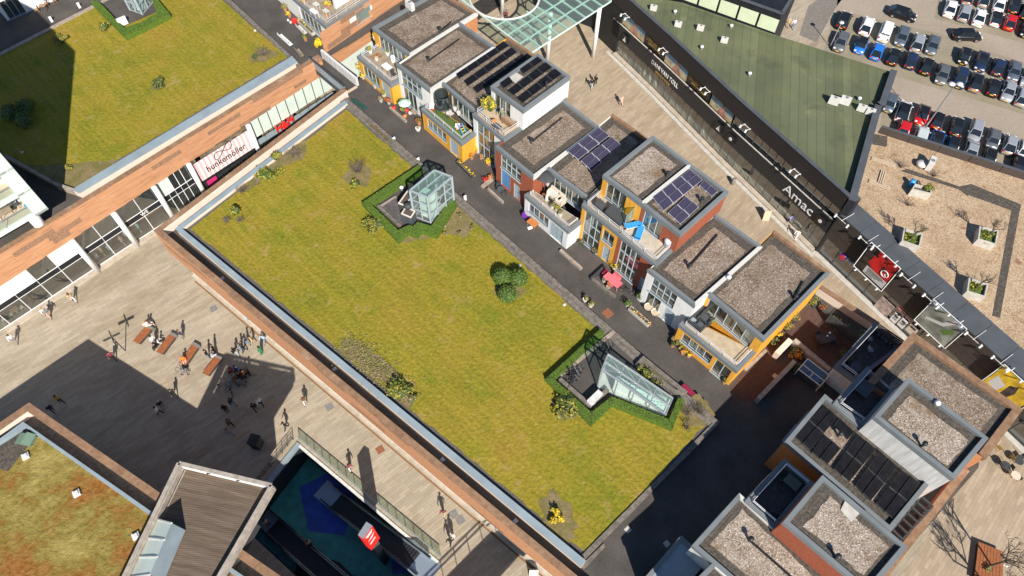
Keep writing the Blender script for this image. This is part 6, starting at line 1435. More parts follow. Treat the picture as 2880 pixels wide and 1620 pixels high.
SPOT = {('i', 845): 'white panel van with two rear windows parked between cars', ('i', 545): 'bright blue hatchback with black roof parked near the mossy roof', ('i', 745): 'bright blue hatchback with blue roof parked beside a black hatchback', ('i', 330): 'black off-road style car alone at the end of the first parking row',
        ('i', 615): 'white off-road style car parked next to the white van', ('j', 590): None}
for c_ in CARS:
    k_, x, y, kind, col, f = c_[:6]; rc = c_[6] if len(c_) > 6 else None
    wall = k_ == 'j' and y > 795 and x in (590, 870, 1145, 1395, 1700, 2000, 2490)
    lab = SPOT.get((k_, x)) or f"{col} {KN[kind]}{' with black roof' if rc else ''} " + ('half hidden behind the brown roof parapet' if wall else 'parked nose towards the lane' if f == 'd' else 'parked with its tail towards the gravel roof')
    car(kind, col, P(k_, x, y, .6), HA + (0 if f == 'u' else math.pi) + random.uniform(-.02, .02), lab, rc)
for (a, b, kind, lab) in ((('i', 950, 130), ('i', 1180, 205), 'small', 'black boxy car driving along the car park lane near the sidewalk'), (('i', 1700, 430), ('i', 2045, 440), 'suv', 'black estate-like car driving between the parking rows')):
    p, q = P(*a, .7), P(*b, .7); car('suv', 'black', (p + q) / 2, math.atan2((q - p).y, (q - p).x), lab)
# car park lamp
zt_ = hgt(('j', 925, 845), 0, ('j', 1455, 95)); b0 = P('j', 925, 845)
T = thing('lamp_post', 'tall grey twin-headed lamp post in the car park', 'lamp post', b0); MB().tube(b0, b0 + V((0, 0, zt_)), .11, .06, n=8).build('pole', 'steel', T)
for s in (-1, 1): MB().lathe(b0 + V((s * .5, 0, zt_ - .1)), [(.1, 0), (.42, .08), (.42, .16), (.1, .3)], 14).build('lamp_head', 'offwhite', T, smooth=True); MB().bar(b0 + V((0, 0, zt_)), b0 + V((s * .5, 0, zt_)), .05, .05).build('arm', 'steel', T)
b0 = P('i', 150, 590); T = thing('lamp_post', 'short lamp with a white head at the car park edge', 'lamp post', b0); MB().tube(b0, b0 + V((0, 0, 4.2)), .06, n=7).build('pole', 'steel', T); MB().lathe(b0 + V((0, 0, 4.1)), [(.1, 0), (.35, .08), (.35, .16), (.08, .28)], 14).build('lamp_head', 'offwhite', T, smooth=True)
# ================================================================== people
POSES = {}
def pose(name, J, bones, rad):
    """continuous skinned body: joints J, bones (a, b, material slot)"""
    me = bpy.data.meshes.new('person_body'); names = list(J); me.from_pydata([J[n] for n in names], [(names.index(a), names.index(b)) for a, b, _ in bones], [])
    o = bpy.data.objects.new('tmp', me); COL.objects.link(o)
    md = o.modifiers.new('s', 'SKIN'); ss = o.modifiers.new('u', 'SUBSURF'); ss.levels = 1; ss.render_levels = 1
    for i, n in enumerate(names): r = rad.get(n, .05); sv = me.skin_vertices[0].data[i]; sv.radius = tuple(1.12 * q for q in r) if isinstance(r, tuple) else (r * 1.12, r * 1.12); sv.use_root = (n == 'pel')
    bpy.context.view_layer.update()
    m2 = bpy.data.meshes.new_from_object(o.evaluated_get(bpy.context.evaluated_depsgraph_get())); bpy.data.objects.remove(o)
    for s in ('skin', 'charcoal', 'charcoal', 'black'): m2.materials.append(MATS[s])
    segs = [(V(J[a]), V(J[b]), s) for a, b, s in bones]
    for f in m2.polygons:
        c = f.center; best = (9, 0)
        for a, b, s in segs:
            t = max(0, min(1, (c - a).dot(b - a) / max(1e-6, (b - a).length_squared))); dd = (a + (b - a) * t - c).length
            if dd < best[0]: best = (dd, s)
        f.material_index = best[1]; f.use_smooth = True
    POSES[name] = (m2, V(J['head']), )
def mk(name, legs, arms, sit=False, lean=0.0):
    ph = .50 if sit else .92
    J = {'pel': (0, 0, ph), 'wst': (lean * .3, 0, ph + .16), 'chs': (lean * .7, 0, ph + .40), 'nck': (lean, 0, ph + .56), 'hd0': (lean + .01, 0, ph + .64), 'head': (lean + .03, 0, ph + .75), 'top': (lean + .02, 0, ph + .83)}
    bones = [('pel', 'wst', 1), ('wst', 'chs', 1), ('chs', 'nck', 1), ('nck', 'hd0', 0), ('hd0', 'head', 0), ('head', 'top', 0)]
    rad = {'pel': (.15, .13), 'wst': (.14, .115), 'chs': (.17, .13), 'nck': .058, 'hd0': .07, 'head': .105, 'top': .075}
    for s, sg_, (k, ft), (el, hn) in (('l', 1, legs[0], arms[0]), ('r', -1, legs[1], arms[1])):
        J['hip' + s] = (0, sg_ * .10, ph - .04); J['kn' + s] = (k[0], sg_ * .11, k[1]); J['an' + s] = (ft[0], sg_ * .11, ft[1]); J['to' + s] = (ft[0] + .17, sg_ * .12, max(.04, ft[1] - .05))
        J['sh' + s] = (lean * .9, sg_ * .19, ph + .50); J['el' + s] = (lean + el[0], sg_ * .25, ph + el[1]); J['hn' + s] = (lean + hn[0], sg_ * (.25 if len(hn) < 3 else hn[2]), ph + hn[1]); J['fi' + s] = (lean + hn[0] + .05, sg_ * (.25 if len(hn) < 3 else hn[2]), ph + hn[1] - .06)
        bones += [('pel', 'hip' + s, 2), ('hip' + s, 'kn' + s, 2), ('kn' + s, 'an' + s, 2), ('an' + s, 'to' + s, 3), ('chs', 'sh' + s, 1), ('sh' + s, 'el' + s, 1), ('el' + s, 'hn' + s, 1), ('hn' + s, 'fi' + s, 0)]
        rad.update({'hip' + s: .095, 'kn' + s: .065, 'an' + s: .045, 'to' + s: .04, 'sh' + s: .07, 'el' + s: .05, 'hn' + s: .036, 'fi' + s: .03})
    pose(name, J, bones, rad)
st_ = ((.0, .28), (.0, -.0)); 
mk('stand', [((.02, .48), (0, .07)), ((.02, .48), (0, .07))], [((0, .25), (.06, .02)), ((0, .25), (.06, .02))])
mk('walk', [((.16, .50), (.26, .08)), ((-.06, .48), (-.30, .14))], [((-.14, .26), (-.10, .04)), ((.14, .26), (.26, .06))], lean=.04)
mk('walk2', [((-.04, .48), (-.24, .12)), ((.14, .50), (.2, .07))], [((.10, .27), (.26, .22)), ((-.12, .26), (-.06, .05))], lean=.05)
mk('push', [((.14, .50), (.2, .08)), ((-.05, .48), (-.26, .13))], [((.12, .28), (.38, .14)), ((.12, .28), (.38, .14))], lean=.10)
mk('sit', [((.42, .50), (.46, .07)), ((.42, .48), (.44, .07))], [((.06, .24), (.28, .10)), ((.06, .24), (.28, .10))], sit=True, lean=.05)
mk('sit2', [((.42, .48), (.38, .07)), ((.44, .50), (.52, .07))], [((.10, .26), (.30, .30, .12)), ((.04, .24), (.26, .08))], sit=True, lean=.09)
hm_ = MB().lathe((0, 0, 0), [(.085, -.10), (.118, -.02), (.12, .04), (.085, .095), (.02, .12)], 10); hm_l = MB().lathe((0, 0, 0), [(.10, -.28), (.12, -.12), (.122, .02), (.09, .095), (.02, .12)], 10)
HAIR = {}
for nm, mb in (('s', hm_), ('l', hm_l)):
    me = bpy.data.meshes.new('hair'); me.from_pydata([tuple(p) for p in mb.v], [], mb.f); me.materials.append(MATS['hair_dark']); me.polygons.foreach_set('use_smooth', [True] * len(mb.f)); HAIR[nm] = me
CLO = {'black': (.012, .012, .014), 'white': (.72, .71, .70), 'grey': (.25, .25, .26), 'navy': (.02, .03, .09), 'blue': (.08, .22, .55), 'pale blue': (.38, .52, .62), 'jeans': (.16, .24, .38), 'tan': (.52, .36, .20), 'red': (.45, .03, .03), 'maroon': (.22, .03, .05), 'pink': (.70, .42, .36), 'yellow': (.65, .42, .05), 'green': (.03, .22, .10), 'orange': (.65, .20, .03), 'brown': (.16, .08, .04), 'purple': (.25, .22, .60), 'olive': (.22, .23, .12)}
for k_, v_ in CLO.items(): M('cloth_' + k_, v_, .85)
for k_, v_ in (('dark', (.02, .014, .01)), ('brown', (.12, .06, .03)), ('blond', (.45, .30, .12)), ('grey', (.4, .39, .38)), ('orange', (.50, .16, .03))): M('hairc_' + k_, v_, .7)
def person(px, ps, face, top, leg, label, hair='dark', z=0.0, long=False, hz=None, group=None, scale=1.0):
    p = P(*px, z); o = bpy.data.objects.new('person', POSES[ps][0]); COL.objects.link(o); o.location = (p.x, p.y, z); o.rotation_euler = (0, 0, R(face)); o.scale = (scale,) * 3
    for i, m in ((1, 'cloth_' + top), (2, 'cloth_' + leg)): o.material_slots[i].link = 'OBJECT'; o.material_slots[i].material = MATS[m]
    tag(o, label, 'person', group)
    h = bpy.data.objects.new('hair', HAIR['l' if long else 's']); COL.objects.link(h); h.parent = o; h.location = POSES[ps][1] + V((-.025, 0, .022)); h.material_slots[0].link = 'OBJECT'; h.material_slots[0].material = MATS['hairc_' + hair]
    OFF[o] = V((p.x, p.y, z)); return o
PE = [(('k', 660, 320), 'sit', 40, 'pink', 'white', 'person in pink top sitting at the end of the outermost bench', 'brown'), (('k', 640, 335), 'sit2', 150, 'white', 'tan', 'person in white top sitting back to back on the outermost bench', 'blond'),
      (('k', 790, 545), 'sit', 20, 'white', 'black', 'person in white sitting midway along the second bench', 'dark'), (('k', 735, 535), 'stand', 330, 'white', 'grey', 'person in white standing beside the second bench', 'dark'), (('k', 765, 600), 'sit2', 200, 'black', 'black', 'person all in black sitting on the second bench', 'dark'),
      (('k', 1085, 460), 'stand', 240, 'navy', 'grey', 'person with navy jacket and bag standing between two benches', 'brown'), (('k', 1110, 770), 'sit', 300, 'orange', 'pink', 'person in orange sitting on the bench beside a pushchair', 'orange'),
      (('k', 1500, 640), 'stand', 210, 'black', 'black', 'person in black standing at the head of the fourth bench', 'dark'), (('k', 1420, 715), 'stand', 20, 'black', 'jeans', 'person in black jacket and jeans leaning by the fourth bench', 'dark'), (('k', 1520, 690), 'sit2', 220, 'navy', 'white', 'person in navy sitting on the fourth bench', 'dark'),
      (('k', 1775, 690), 'walk', 330, 'black', 'pale blue', 'person with long dark hair and pale jeans walking alone', 'dark', 1), (('k', 1890, 640), 'walk', 200, 'black', 'black', 'person in black at the centre of the walking group', 'dark'), (('k', 1930, 545), 'walk2', 210, 'navy', 'jeans', 'person in navy at the back of the walking group', 'dark'), (('k', 1850, 630), 'walk2', 200, 'grey', 'jeans', 'person in grey shirt at the front of the walking group', 'brown'),
      (('k', 2000, 535), 'walk', 200, 'tan', 'tan', 'person in tan coat walking beside the group', 'dark'), (('k', 2150, 520), 'walk', 250, 'pale blue', 'jeans', 'person in light blue jacket beside the boarded wall', 'brown'), (('k', 2110, 670), 'stand', 160, 'green', 'green', 'person in green dress beside the boarded wall', 'dark', 1), (('k', 1960, 265), 'walk', 120, 'pale blue', 'grey', 'person in pale blue leaning at the shop wall', 'brown'),
      (('k', 1790, 890), 'sit', 270, 'blue', 'black', 'person in bright blue hood sitting on the bench in the corner of shade', 'dark'), (('k', 1740, 920), 'sit2', 180, 'red', 'black', 'person in red sitting on the bench in the corner of shade', 'dark'), (('k', 1900, 970), 'stand', 220, 'orange', 'black', 'person in orange vest among the bicycles', 'dark'), (('k', 1850, 1000), 'stand', 140, 'black', 'black', 'person in black among the bicycles', 'dark'), (('k', 1950, 940), 'stand', 200, 'black', 'navy', 'person in black and navy beside the bicycles', 'dark'),
      (('k', 200, 740), 'walk', 300, 'maroon', 'black', 'person in maroon and black walking in the shade below the signpost', 'dark'), (('k', 985, 1215), 'walk', 320, 'black', 'black', 'person in black striding across the shaded plaza', 'dark'), (('k', 830, 1365), 'walk2', 320, 'black', 'grey', 'person with grey trousers walking in the shade', 'grey'), (('k', 800, 1445), 'walk', 180, 'white', 'black', 'person carrying a white bag in the shade', 'dark'),
      (('k', 1740, 1330), 'walk', 320, 'black', 'jeans', 'person in black top and blue jeans in the shade', 'dark'), (('k', 1660, 1420), 'stand', 300, 'black', 'black', 'person in long black coat in the shade', 'dark', 1), (('k', 2100, 1330), 'walk', 300, 'white', 'black', 'person in white and tan with a red bag', 'grey'), (('k', 2030, 1395), 'walk2', 310, 'black', 'black', 'person in black hood next to the red bag carrier', 'dark'),
      ((7, 475, 140), 'walk', 320, 'yellow', 'navy', 'person in yellow jacket walking in the shade by the brown parapet', 'dark'), ((7, 415, 210), 'walk2', 330, 'navy', 'navy', 'person in navy walking in the shade by the brown parapet', 'grey'), ((7, 1750, 315), 'walk', 320, 'brown', 'black', 'person in brown jacket in the middle of the shade', 'dark'), ((7, 1745, 385), 'walk', 330, 'grey', 'jeans', 'person in grey crouching over a bag in the shade', 'brown'),
      (('l', 890, 225), 'walk2', 280, 'brown', 'white', 'person in brown top and white trousers in the sun', 'brown', 1), (('l', 675, 505), 'walk', 220, 'black', 'black', 'person in black walking just outside the shade', 'dark'), (('l', 1395, 970), 'walk2', 310, 'maroon', 'white', 'person in maroon by the glass balustrade', 'dark'), ((8, 775, 985), 'walk', 260, 'maroon', 'tan', 'person in dark red carrying paper near the twin covers', 'dark'), ((8, 845, 1160), 'stand', 240, 'white', 'white', 'person in white walking arm in arm near the pit corner', 'brown'), ((8, 825, 1200), 'walk', 250, 'black', 'black', 'person in black walking arm in arm near the pit corner', 'dark'),
      ((4, 565, 825), 'walk', 320, 'tan', 'white', 'person in tan coat walking past the café windows', 'brown', 1), ((4, 385, 945), 'walk2', 330, 'grey', 'pink', 'person in grey and pink by the café windows', 'grey'), ((4, 365, 935), 'walk', 330, 'white', 'tan', 'person in white beside another by the café windows', 'blond'), ((4, 125, 1135), 'walk', 300, 'white', 'grey', 'person in white near the café corner', 'brown'),
      ((2, 1885, 668), 'walk', 250, 'black', 'pale blue', 'person in black top and light trousers on the shopping street', 'dark'), ((2, 1915, 640), 'walk2', 250, 'black', 'black', 'person in black on the shopping street', 'dark'), ((2, 2108, 795), 'walk', 300, 'pink', 'pink', 'person in pink coat on the shopping street', 'blond'), ((2, 1245, 150), 'stand', 250, 'maroon', 'black', 'person in maroon at the foot of the canopy column', 'dark'),
      ((6, 790, 240), 'walk', 300, 'purple', 'black', 'person in violet-blue at the phone shop door', 'dark'), ((6, 845, 350), 'walk', 230, 'white', 'white', 'person with a black bag below the phone shop sign', 'brown'), ((3, 785, 205), 'stand', 250, 'tan', 'tan', 'person in tan coat on the car park sidewalk', 'grey'), ((3, 825, 215), 'walk', 250, 'white', 'jeans', 'person in white shirt on the car park sidewalk', 'grey')]
for c_ in PE: person(c_[0], c_[1], c_[2], c_[3], c_[4], c_[5], c_[6], long=len(c_) > 7)
person(('q', 2145, 640), 'walk', 250, 'olive', 'jeans', 'person in olive shirt standing on the terrace of the tallest white house', 'grey', z=13.88)
person(('x', 445, 400), 'stand', 320, 'pink', 'black', 'person in pink riding the escalator by the pavilion', 'brown', z=PZ + .4); person(('x', 715, 530), 'stand', 320, 'tan', 'black', 'person in tan riding the escalator by the pavilion', 'dark', z=PZ + 2.2)
person(('x', 725, 680), 'walk', 200, 'navy', 'black', 'person in navy on the dark pit floor', 'dark', z=PZ + .01); person(('x', 775, 655), 'walk', 160, 'tan', 'black', 'person in tan on the dark pit floor', 'dark', z=PZ + .01)
# ================================================================== plaza furniture
BEN = [((430, 498), (506, 540), (695, 325), (612, 292), 'outermost bench on the plaza'), ((730, 636), (808, 675), (1000, 420), (925, 383), 'second bench from the signpost'), ((1030, 782), (1112, 815), (1298, 556), (1218, 514), 'bench beside the pushchair'), ((1328, 912), (1402, 952), (1588, 712), (1508, 680), 'bench crossed by the truss shadow'), ((1690, 1015), (1772, 1060), (1915, 885), (1838, 838), 'bench in the corner of shade')]
for (a, b, c, d, w_) in BEN:
    q = [P('k', *p, .46) for p in (a, b, c, d)]; ctr = cen(q); T = thing('bench', 'low reddish timber plank bench, ' + w_, 'bench', V((ctr.x, ctr.y, 0)), group='timber benches on the plaza')
    n_ = 6
    for i in range(n_): MB().prism(ccw([lerp(q[0], q[1], i / n_), lerp(q[0], q[1], (i + .9) / n_), lerp(q[3], q[2], (i + .9) / n_), lerp(q[3], q[2], i / n_)]), .40, .46).build('slat', 'bench_wood', T)
    ii = [lerp(ctr, p, .88) for p in q]; MB().prism(ccw(ii), 0, .40).build('base', 'charcoal', T)
    MB().prism(ccw([q[3], q[2], lerp(q[2], q[1], .12), lerp(q[3], q[0], .12)]), .0, .475).build('end_block', 'cover_grey', T)
b0 = P('k', 335, 630); T = thing('signpost', 'four-armed signpost throwing a cross-shaped shadow on the plaza', 'signpost', b0); MB().tube(b0, b0 + V((0, 0, 3.35)), .055, n=8).build('pole', 'charcoal', T)
for i, a_ in enumerate((35, 125, 215, 305)):
    dv_ = V((math.cos(R(a_)), math.sin(R(a_)), 0)); z = 3.3 - .0 * i
    MB().bar(b0 + dv_ * .1 + V((0, 0, z - .15)), b0 + dv_ * .85 + V((0, 0, z - .15)), .05, .3).build('sign_arm', 'charcoal', T)
def cover(px, z, s, mat, label, rz=.6, grp=None): p = P(*px, z); tag(MB().box((p.x, p.y, z + .006), (s, s, .014), rz).box((p.x, p.y, z + .013), (s * .8, s * .8, .012), rz, 0).build('ground_cover', mat), label, 'cover', grp)
cover(('k', 1475, 82), 0, .75, 'cover_grey', 'square grey ground cover on the plaza above the benches'); cover(('l', 1155, 260), 0, .75, 'cover_grey', 'square grey ground cover near the walking couple'); cover(('l', 1727, 742), 0, .75, 'cover_rust', 'square rusty ground cover on the plaza'); cover((8, 848, 980), 0, .75, 'cover_grey', 'grey ground cover, left of a pair by the boarded wall'); cover((8, 898, 1025), 0, .75, 'cover_grey', 'grey ground cover, right of a pair by the boarded wall')
for i, (px, z) in enumerate(((('e', 270, 618), DECK), ((8, 763, 570), DECK), (('b', 1315, 1195), DECK), ((4, 2525, 1335), DECK))): cover(px, z, .35, 'steel', 'small metal cover on the dark walkway behind the brown parapet', .7, 'walkway covers')
for px in (('e', 1962, 750), ('e', 2550, 962), ('n', 430, 1062)): cover(px, DECK, .45, 'concrete_pale', 'pale square cover in the shaded deck paving', .7, 'shaded deck covers')
cover(('t', 180, 515), DECK, .9, 'cover_rust', 'rusty round-edged cover in the deck paving', .7)
b0 = P('l', 345, 690); T = thing('litter_bin', 'dark angular litter bin with a sloped hood in the shade', 'bin', b0); MB().prism(ccw([b0 + V((x * .55, y * .55, 0)) for x, y in ((-1, -.7), (.7, -1), (1, .6), (-.6, 1))]), 0, 1.35).build('body', 'charcoal', T); MB().prism(ccw([b0 + V((x * .62, y * .62, 0)) for x, y in ((-1, -.7), (.7, -1), (1, .6), (-.6, 1))]), 1.35, [1.5, 1.6, 1.75, 1.6]).build('hood', 'black', T)
b0 = P(8, 1450, 1425); T = thing('pavement_sign', 'white folding pavement sign in front of the boarded wall', 'sign', b0)
for s in (-1, 1): MB().poly([b0 + V((-.4, s * .35, 0)), b0 + V((.4, s * .35, 0)), b0 + V((.4, s * .03, 1.25)), b0 + V((-.4, s * .03, 1.25))]).build('board', 'white_paint', T)
b0 = P(6, 620, 200); T = thing('pavement_sign', 'yellow-faced folding pavement sign on the shopping street', 'sign', b0)
for s in (-1, 1): MB().poly([b0 + V((-.4, s * .35, 0)), b0 + V((.4, s * .35, 0)), b0 + V((.4, s * .03, 1.5)), b0 + V((-.4, s * .03, 1.5))]).build('board', 'tan', T)
b0 = P('g', 780, 1449); 
b0 = P(3, 375, 1390); T = thing('litter_bin', 'slim grey litter bin on the shopping street', 'bin', b0); MB().lathe(b0, [(.2, 0), (.25, .1), (.25, .95), (.18, 1.05)], 12).build('body', 'cover_grey', T, smooth=True)
def pushchair(px, label):
    b0 = P(*px); T = thing('pushchair', label, 'pushchair', b0)
    for dx, dy in ((-.3, .25), (-.3, -.25), (.35, .22), (.35, -.22)): MB().torus(b0 + V((dx, dy, .14)), .12, .025, (0, 1, 0), 10, 4).build('wheel', 'tyre', T)
    MB().prism(ccw([b0 + V((x, y, 0)) for x, y in ((-.35, -.22), (.3, -.22), (.3, .22), (-.35, .22))]), .45, .62).build('seat', 'cover_grey', T); MB().blob(b0 + V((-.2, 0, .8)), (.25, .25, .22), 40, .12).build('hood', 'cloth_grey', T); MB().bar(b0 + V((-.3, -.2, .5)), b0 + V((-.65, -.2, 1.0)), .03, .03).bar(b0 + V((-.3, .2, .5)), b0 + V((-.65, .2, 1.0)), .03, .03).bar(b0 + V((-.65, -.2, 1.0)), b0 + V((-.65, .2, 1.0)), .03, .03).build('handle', 'charcoal', T)
pushchair(('k', 1115, 915), 'grey pushchair beside a plaza bench'); pushchair(('k', 1850, 1060), 'pushchair among the people in the shade')
def bike(px, ang, z, label, grp, mat='charcoal'):
    b0 = P(*px, z); T = thing('bicycle', label, 'bicycle', b0, group=grp); d_ = V((math.cos(ang), math.sin(ang), 0)); n_ = V((-d_.y, d_.x, 0)); up_ = V((0, 0, 1)); q = lambda x, h: b0 + d_ * x + up_ * h
    for x in (-.52, .52):
        w_ = MB().torus(q(x, .34), .33, .022, n_, 18, 4).build('wheel', 'tyre', T); MB().tube(q(x, .34) - n_ * .04, q(x, .34) + n_ * .04, .03, n=6).build('hub', 'steel', w_)
    f = MB()
    for a, b in (((-.52, .34), (-.1, .36)), ((-.1, .36), (.34, .80)), ((-.1, .36), (-.22, .86)), ((-.22, .80), (.34, .82)), ((-.52, .34), (-.22, .80)), ((.52, .34), (.34, .95))): f.tube(q(*a), q(*b), .02, n=5)
    f.build('frame', mat, T); MB().box(q(-.24, .92), (.24, .14, .06), ang).build('saddle', 'black', T); MB().tube(q(.32, 1.0) - n_ * .28, q(.32, 1.0) + n_ * .28, .018, n=5).build('handlebar', 'steel', T)
for i, (x, y) in enumerate(((1600, 1100), (1700, 1090), (1720, 1150), (1800, 1020), (1930, 960))): bike(('k', x, y), R(30 + 40 * i), 0, 'dark bicycle standing among the people in the plaza shade', 'bicycles in the plaza shade', ('charcoal', 'blue_plastic', 'charcoal', 'charcoal', 'charcoal')[i])
for i, (x, y) in enumerate(((560, 790), (590, 850), (620, 900), (655, 840), (610, 960))): bike(('d', x, y), TA + R(75 + 4 * i), LAWN + .05, 'black bicycle parked in the hedged court by the stair house', 'bicycles in the hedged court')
for i, (x, y) in enumerate(((1090, 420), (1060, 480))): bike(('d', x, y), TA + R(60), LAWN + .05, 'black bicycle in the lattice shadow of the stair house', 'bicycles in the lattice shadow')
bike(('t', 370, 310), TA + R(20), DECK, 'black bicycle leaning behind the pink table', None)
# ================================================================== plants
rp_ = random.Random(99)
def shrub(px, z, r, h, leaves, label, n=None, size=None, grp=None, name='shrub', stem=True, lift=.0):
    c = P(*px, z); t = thing(name, label, 'plant' if name != 'shrub' else 'shrub', c, group=grp); mb = MB()
    n = int((n or int(150 * max(.3, r) * max(.4, h) * 2.2)) * (1.7 if r > .55 else 1)); k = max(3, int(5 * r + 2)); sz = size or min(.16, .06 + .05 * r)
    lob = [(V((rp_.gauss(0, .42) * r, rp_.gauss(0, .42) * r, h * rp_.uniform(.35, .75))), rp_.uniform(.4, .65)) for _ in range(k)] + [(V((0, 0, h * .5)), .75)]
    for c0, f in lob: mb.blob(c + c0 + V((0, 0, lift)), (r * f, r * f, h * .5 * min(1, f + .2)), n // len(lob), sz, mis=list(range(len(leaves))), rng=rp_)
    mb.build('foliage', list(leaves), t)
    if stem and r > .55: MB().lathe(c, [(r * .35, 0), (r * .62, h * .3), (r * .55, h * .6), (r * .2, h * .8)], 9).build('dark_core', 'leaf_dark', t)  # solid dark core added inside the leaves so the bush looks dense
    if stem:
        s = MB()
        for _ in range(4): a = rp_.random() * 6.28; s.tube(c, c + V((math.cos(a) * r * .45, math.sin(a) * r * .45, h * .7 + lift)), .03, .012, n=5)
        s.build('stems', 'trunk', t)
    return t
def twiggy(px, z, r, h, label, n=46, mat='twig', grp=None):
    c = P(*px, z); t = thing('shrub', label, 'shrub', c, group=grp); s = MB()
    for _ in range(n):
        a = rp_.random() * 6.28; q = rp_.random() ** .5 * r; e = c + V((math.cos(a) * q, math.sin(a) * q, h * rp_.uniform(.5, 1))); m_ = lerp(c, e, .5) + V((rp_.gauss(0, .06), rp_.gauss(0, .06), .1))
        s.tube(c + V((rp_.gauss(0, .08), rp_.gauss(0, .08), 0)), m_, .018, .012, n=4, cap=False); s.tube(m_, e, .012, .005, n=4, cap=False)
        for _ in range(2): s.tube(lerp(m_, e, .4), e + V((rp_.gauss(0, .15), rp_.gauss(0, .15), rp_.gauss(0, .1))), .008, .004, n=3, cap=False)
    s.build('branches', mat, t); return t
def pot(px, z, leaves, label, r=.32, h=.5, potmat='terracotta', grp=None, pr=.22):
    c = P(*px, z); t = thing('potted_plant', label, 'plant', c, group=grp)
    MB().lathe(c, [(pr * .7, 0), (pr, .34), (pr * 1.08, .36), (pr * 1.08, .4), (pr * .85, .4), (pr * .8, .36)], 12).build('pot', potmat, t, smooth=False)
    mb = MB()
    for _ in range(3): mb.blob(c + V((rp_.gauss(0, .3) * r, rp_.gauss(0, .3) * r, .42 + h * rp_.uniform(.3, .6))), (r * .75, r * .75, h * .5), 40, .08, mis=list(range(len(leaves))), rng=rp_)
    mb.build('foliage', list(leaves), t); return t
def boxplanter(a, b, wd, z, leaves, label, mat='concrete_pale', h=.4, fh=.35, n=130):
    a, b = P(*a, z), P(*b, z); e = (b - a).normalized(); n_ = V((-e.y, e.x, 0)) * wd / 2; t = thing('planter_box', label, 'planter', V((cen([a, b]).x, cen([a, b]).y, z)))
    o_ = ccw([a - n_, b - n_, b + n_, a + n_]); i2 = inset(o_, .06)
    for i in range(4): MB().prism(ccw([o_[i], o_[(i + 1) % 4], i2[(i + 1) % 4], i2[i]]), z, z + h).build('side', mat, t)
    MB().poly([V((p.x, p.y, z + h - .08)) for p in i2]).build('soil', 'soil', t); mb = MB()
    for k in range(int((b - a).length / .35) + 1): mb.blob(lerp(a, b, (k + .5) * .35 / (b - a).length) + V((0, 0, h + fh * .4)), (.24, wd * .5, fh * .6), max(8, n // 12), .08, mis=list(range(len(leaves))), rng=rp_)
    mb.build('foliage', list(leaves), t); return t
G, Y, O, D_, DK, FY, FO_, FR, BX = 'leaf_green', 'leaf_yellow', 'leaf_olive', 'leaf_dry', 'leaf_dark', 'flower_yellow', 'flower_orange', 'flower_red', 'leaf_box'
# lawn shrubs
for i, (x, y) in enumerate(((1215, 672), (1332, 680), (1252, 800))):
    c = P(5, x, y, LAWN); t = thing('shrub', 'round glossy green bush in the clump of three on the main lawn', 'shrub', c, group='three round bushes on the main lawn'); MB().lathe(c, [(.3, 0), (.66, .3), (.78, .75), (.62, 1.2), (.25, 1.45)], 14).build('dark_core', 'leaf_dark', t); MB().blob(c + V((0, 0, .8)), (.98, .98, .84), 1700, .085, mis=(0, 0, 1), shell=.82, rng=rp_).build('foliage', [BX, G], t)  # dark solid core added under the leaf shell to close the ball
shrub(('c', 335, 1050), LAWN, 1.05, .95, (O, Y, DK), 'ragged yellow-green bush beside the zigzag hedge', n=480, size=.13); shrub(('d', 470, 1260), LAWN, 1.35, 1.0, (O, Y, DK), 'large ragged yellow-green bush beside the stair house hedge', n=620, size=.14)
twiggy((2, 130, 1300), LAWN, 1.15, 1.6, 'tall dry leafless shrub on the main lawn', 90); shrub((2, 110, 1395), LAWN, .75, .6, (Y, 'leaf_box'), 'low bright green shrub under the dry leafless shrub', n=260)
for i, (x, y) in enumerate(((890, 515), (845, 630), (955, 605))): shrub(('e', x, y), LAWN, .38, .75, (FY, FY, Y), 'bright yellow flowering bush in the bed near the lawn corner', n=240, size=.09, grp='yellow flowering bushes near the lawn corner')
shrub((8, 460, 60), LAWN, 1.15, .8, (Y, O, 'leaf_box'), 'spreading yellow-green shrub in the bed by the lawn wall', n=620); shrub((8, 530, 120), LAWN, .6, .5, (D_, O), 'small dry shrub in the bed by the lawn wall', n=160)
shrub(('v', 775, 555), LAWN, 1.2, .45, (Y, 'leaf_box'), 'flat yellow-green ground cover by the lane side of the lawn', n=600); shrub(('v', 860, 425), LAWN, .75, .9, (O, Y), 'upright olive shrub at the coping by the lane', n=280); twiggy(('v', 590, 690), LAWN, .8, .6, 'low dry shrub at the lane end of the lawn', 50); twiggy(('v', 1010, 380), LAWN, 1.2, .4, 'dry flattened ground cover near the bridge end of the lawn', 70)
shrub(('b', 1540, 210), LAWN, .6, 1.1, (Y, DK, O), 'spiky dark and yellow shrub near the west corner of the lawn', n=220, size=.13); twiggy(('b', 1400, 330), LAWN, .5, .4, 'small brown tuft, one of two below the spiky shrub', 40, grp='brown tufts below the spiky shrub'); twiggy(('b', 1590, 325), LAWN, .5, .4, 'small brown tuft, one of two below the spiky shrub', 40, grp='brown tufts below the spiky shrub')
for x, y in ((1560, 910), (1365, 1180), (1570, 1165), (1760, 1070)): shrub(('c', x, y), LAWN, .32, .5, (D_, O), 'small pale grassy tuft on the lawn below the lift house', n=60, grp='pale tufts below the lift house', stem=False)
for x, y in ((30, 225), (95, 190), (130, 215), (30, 330)): twiggy((9, x, y), LAWN, .6, .7, 'dry brown shrub in the bed at the east corner of the lawn', 40, grp='dry shrubs at the east lawn corner')
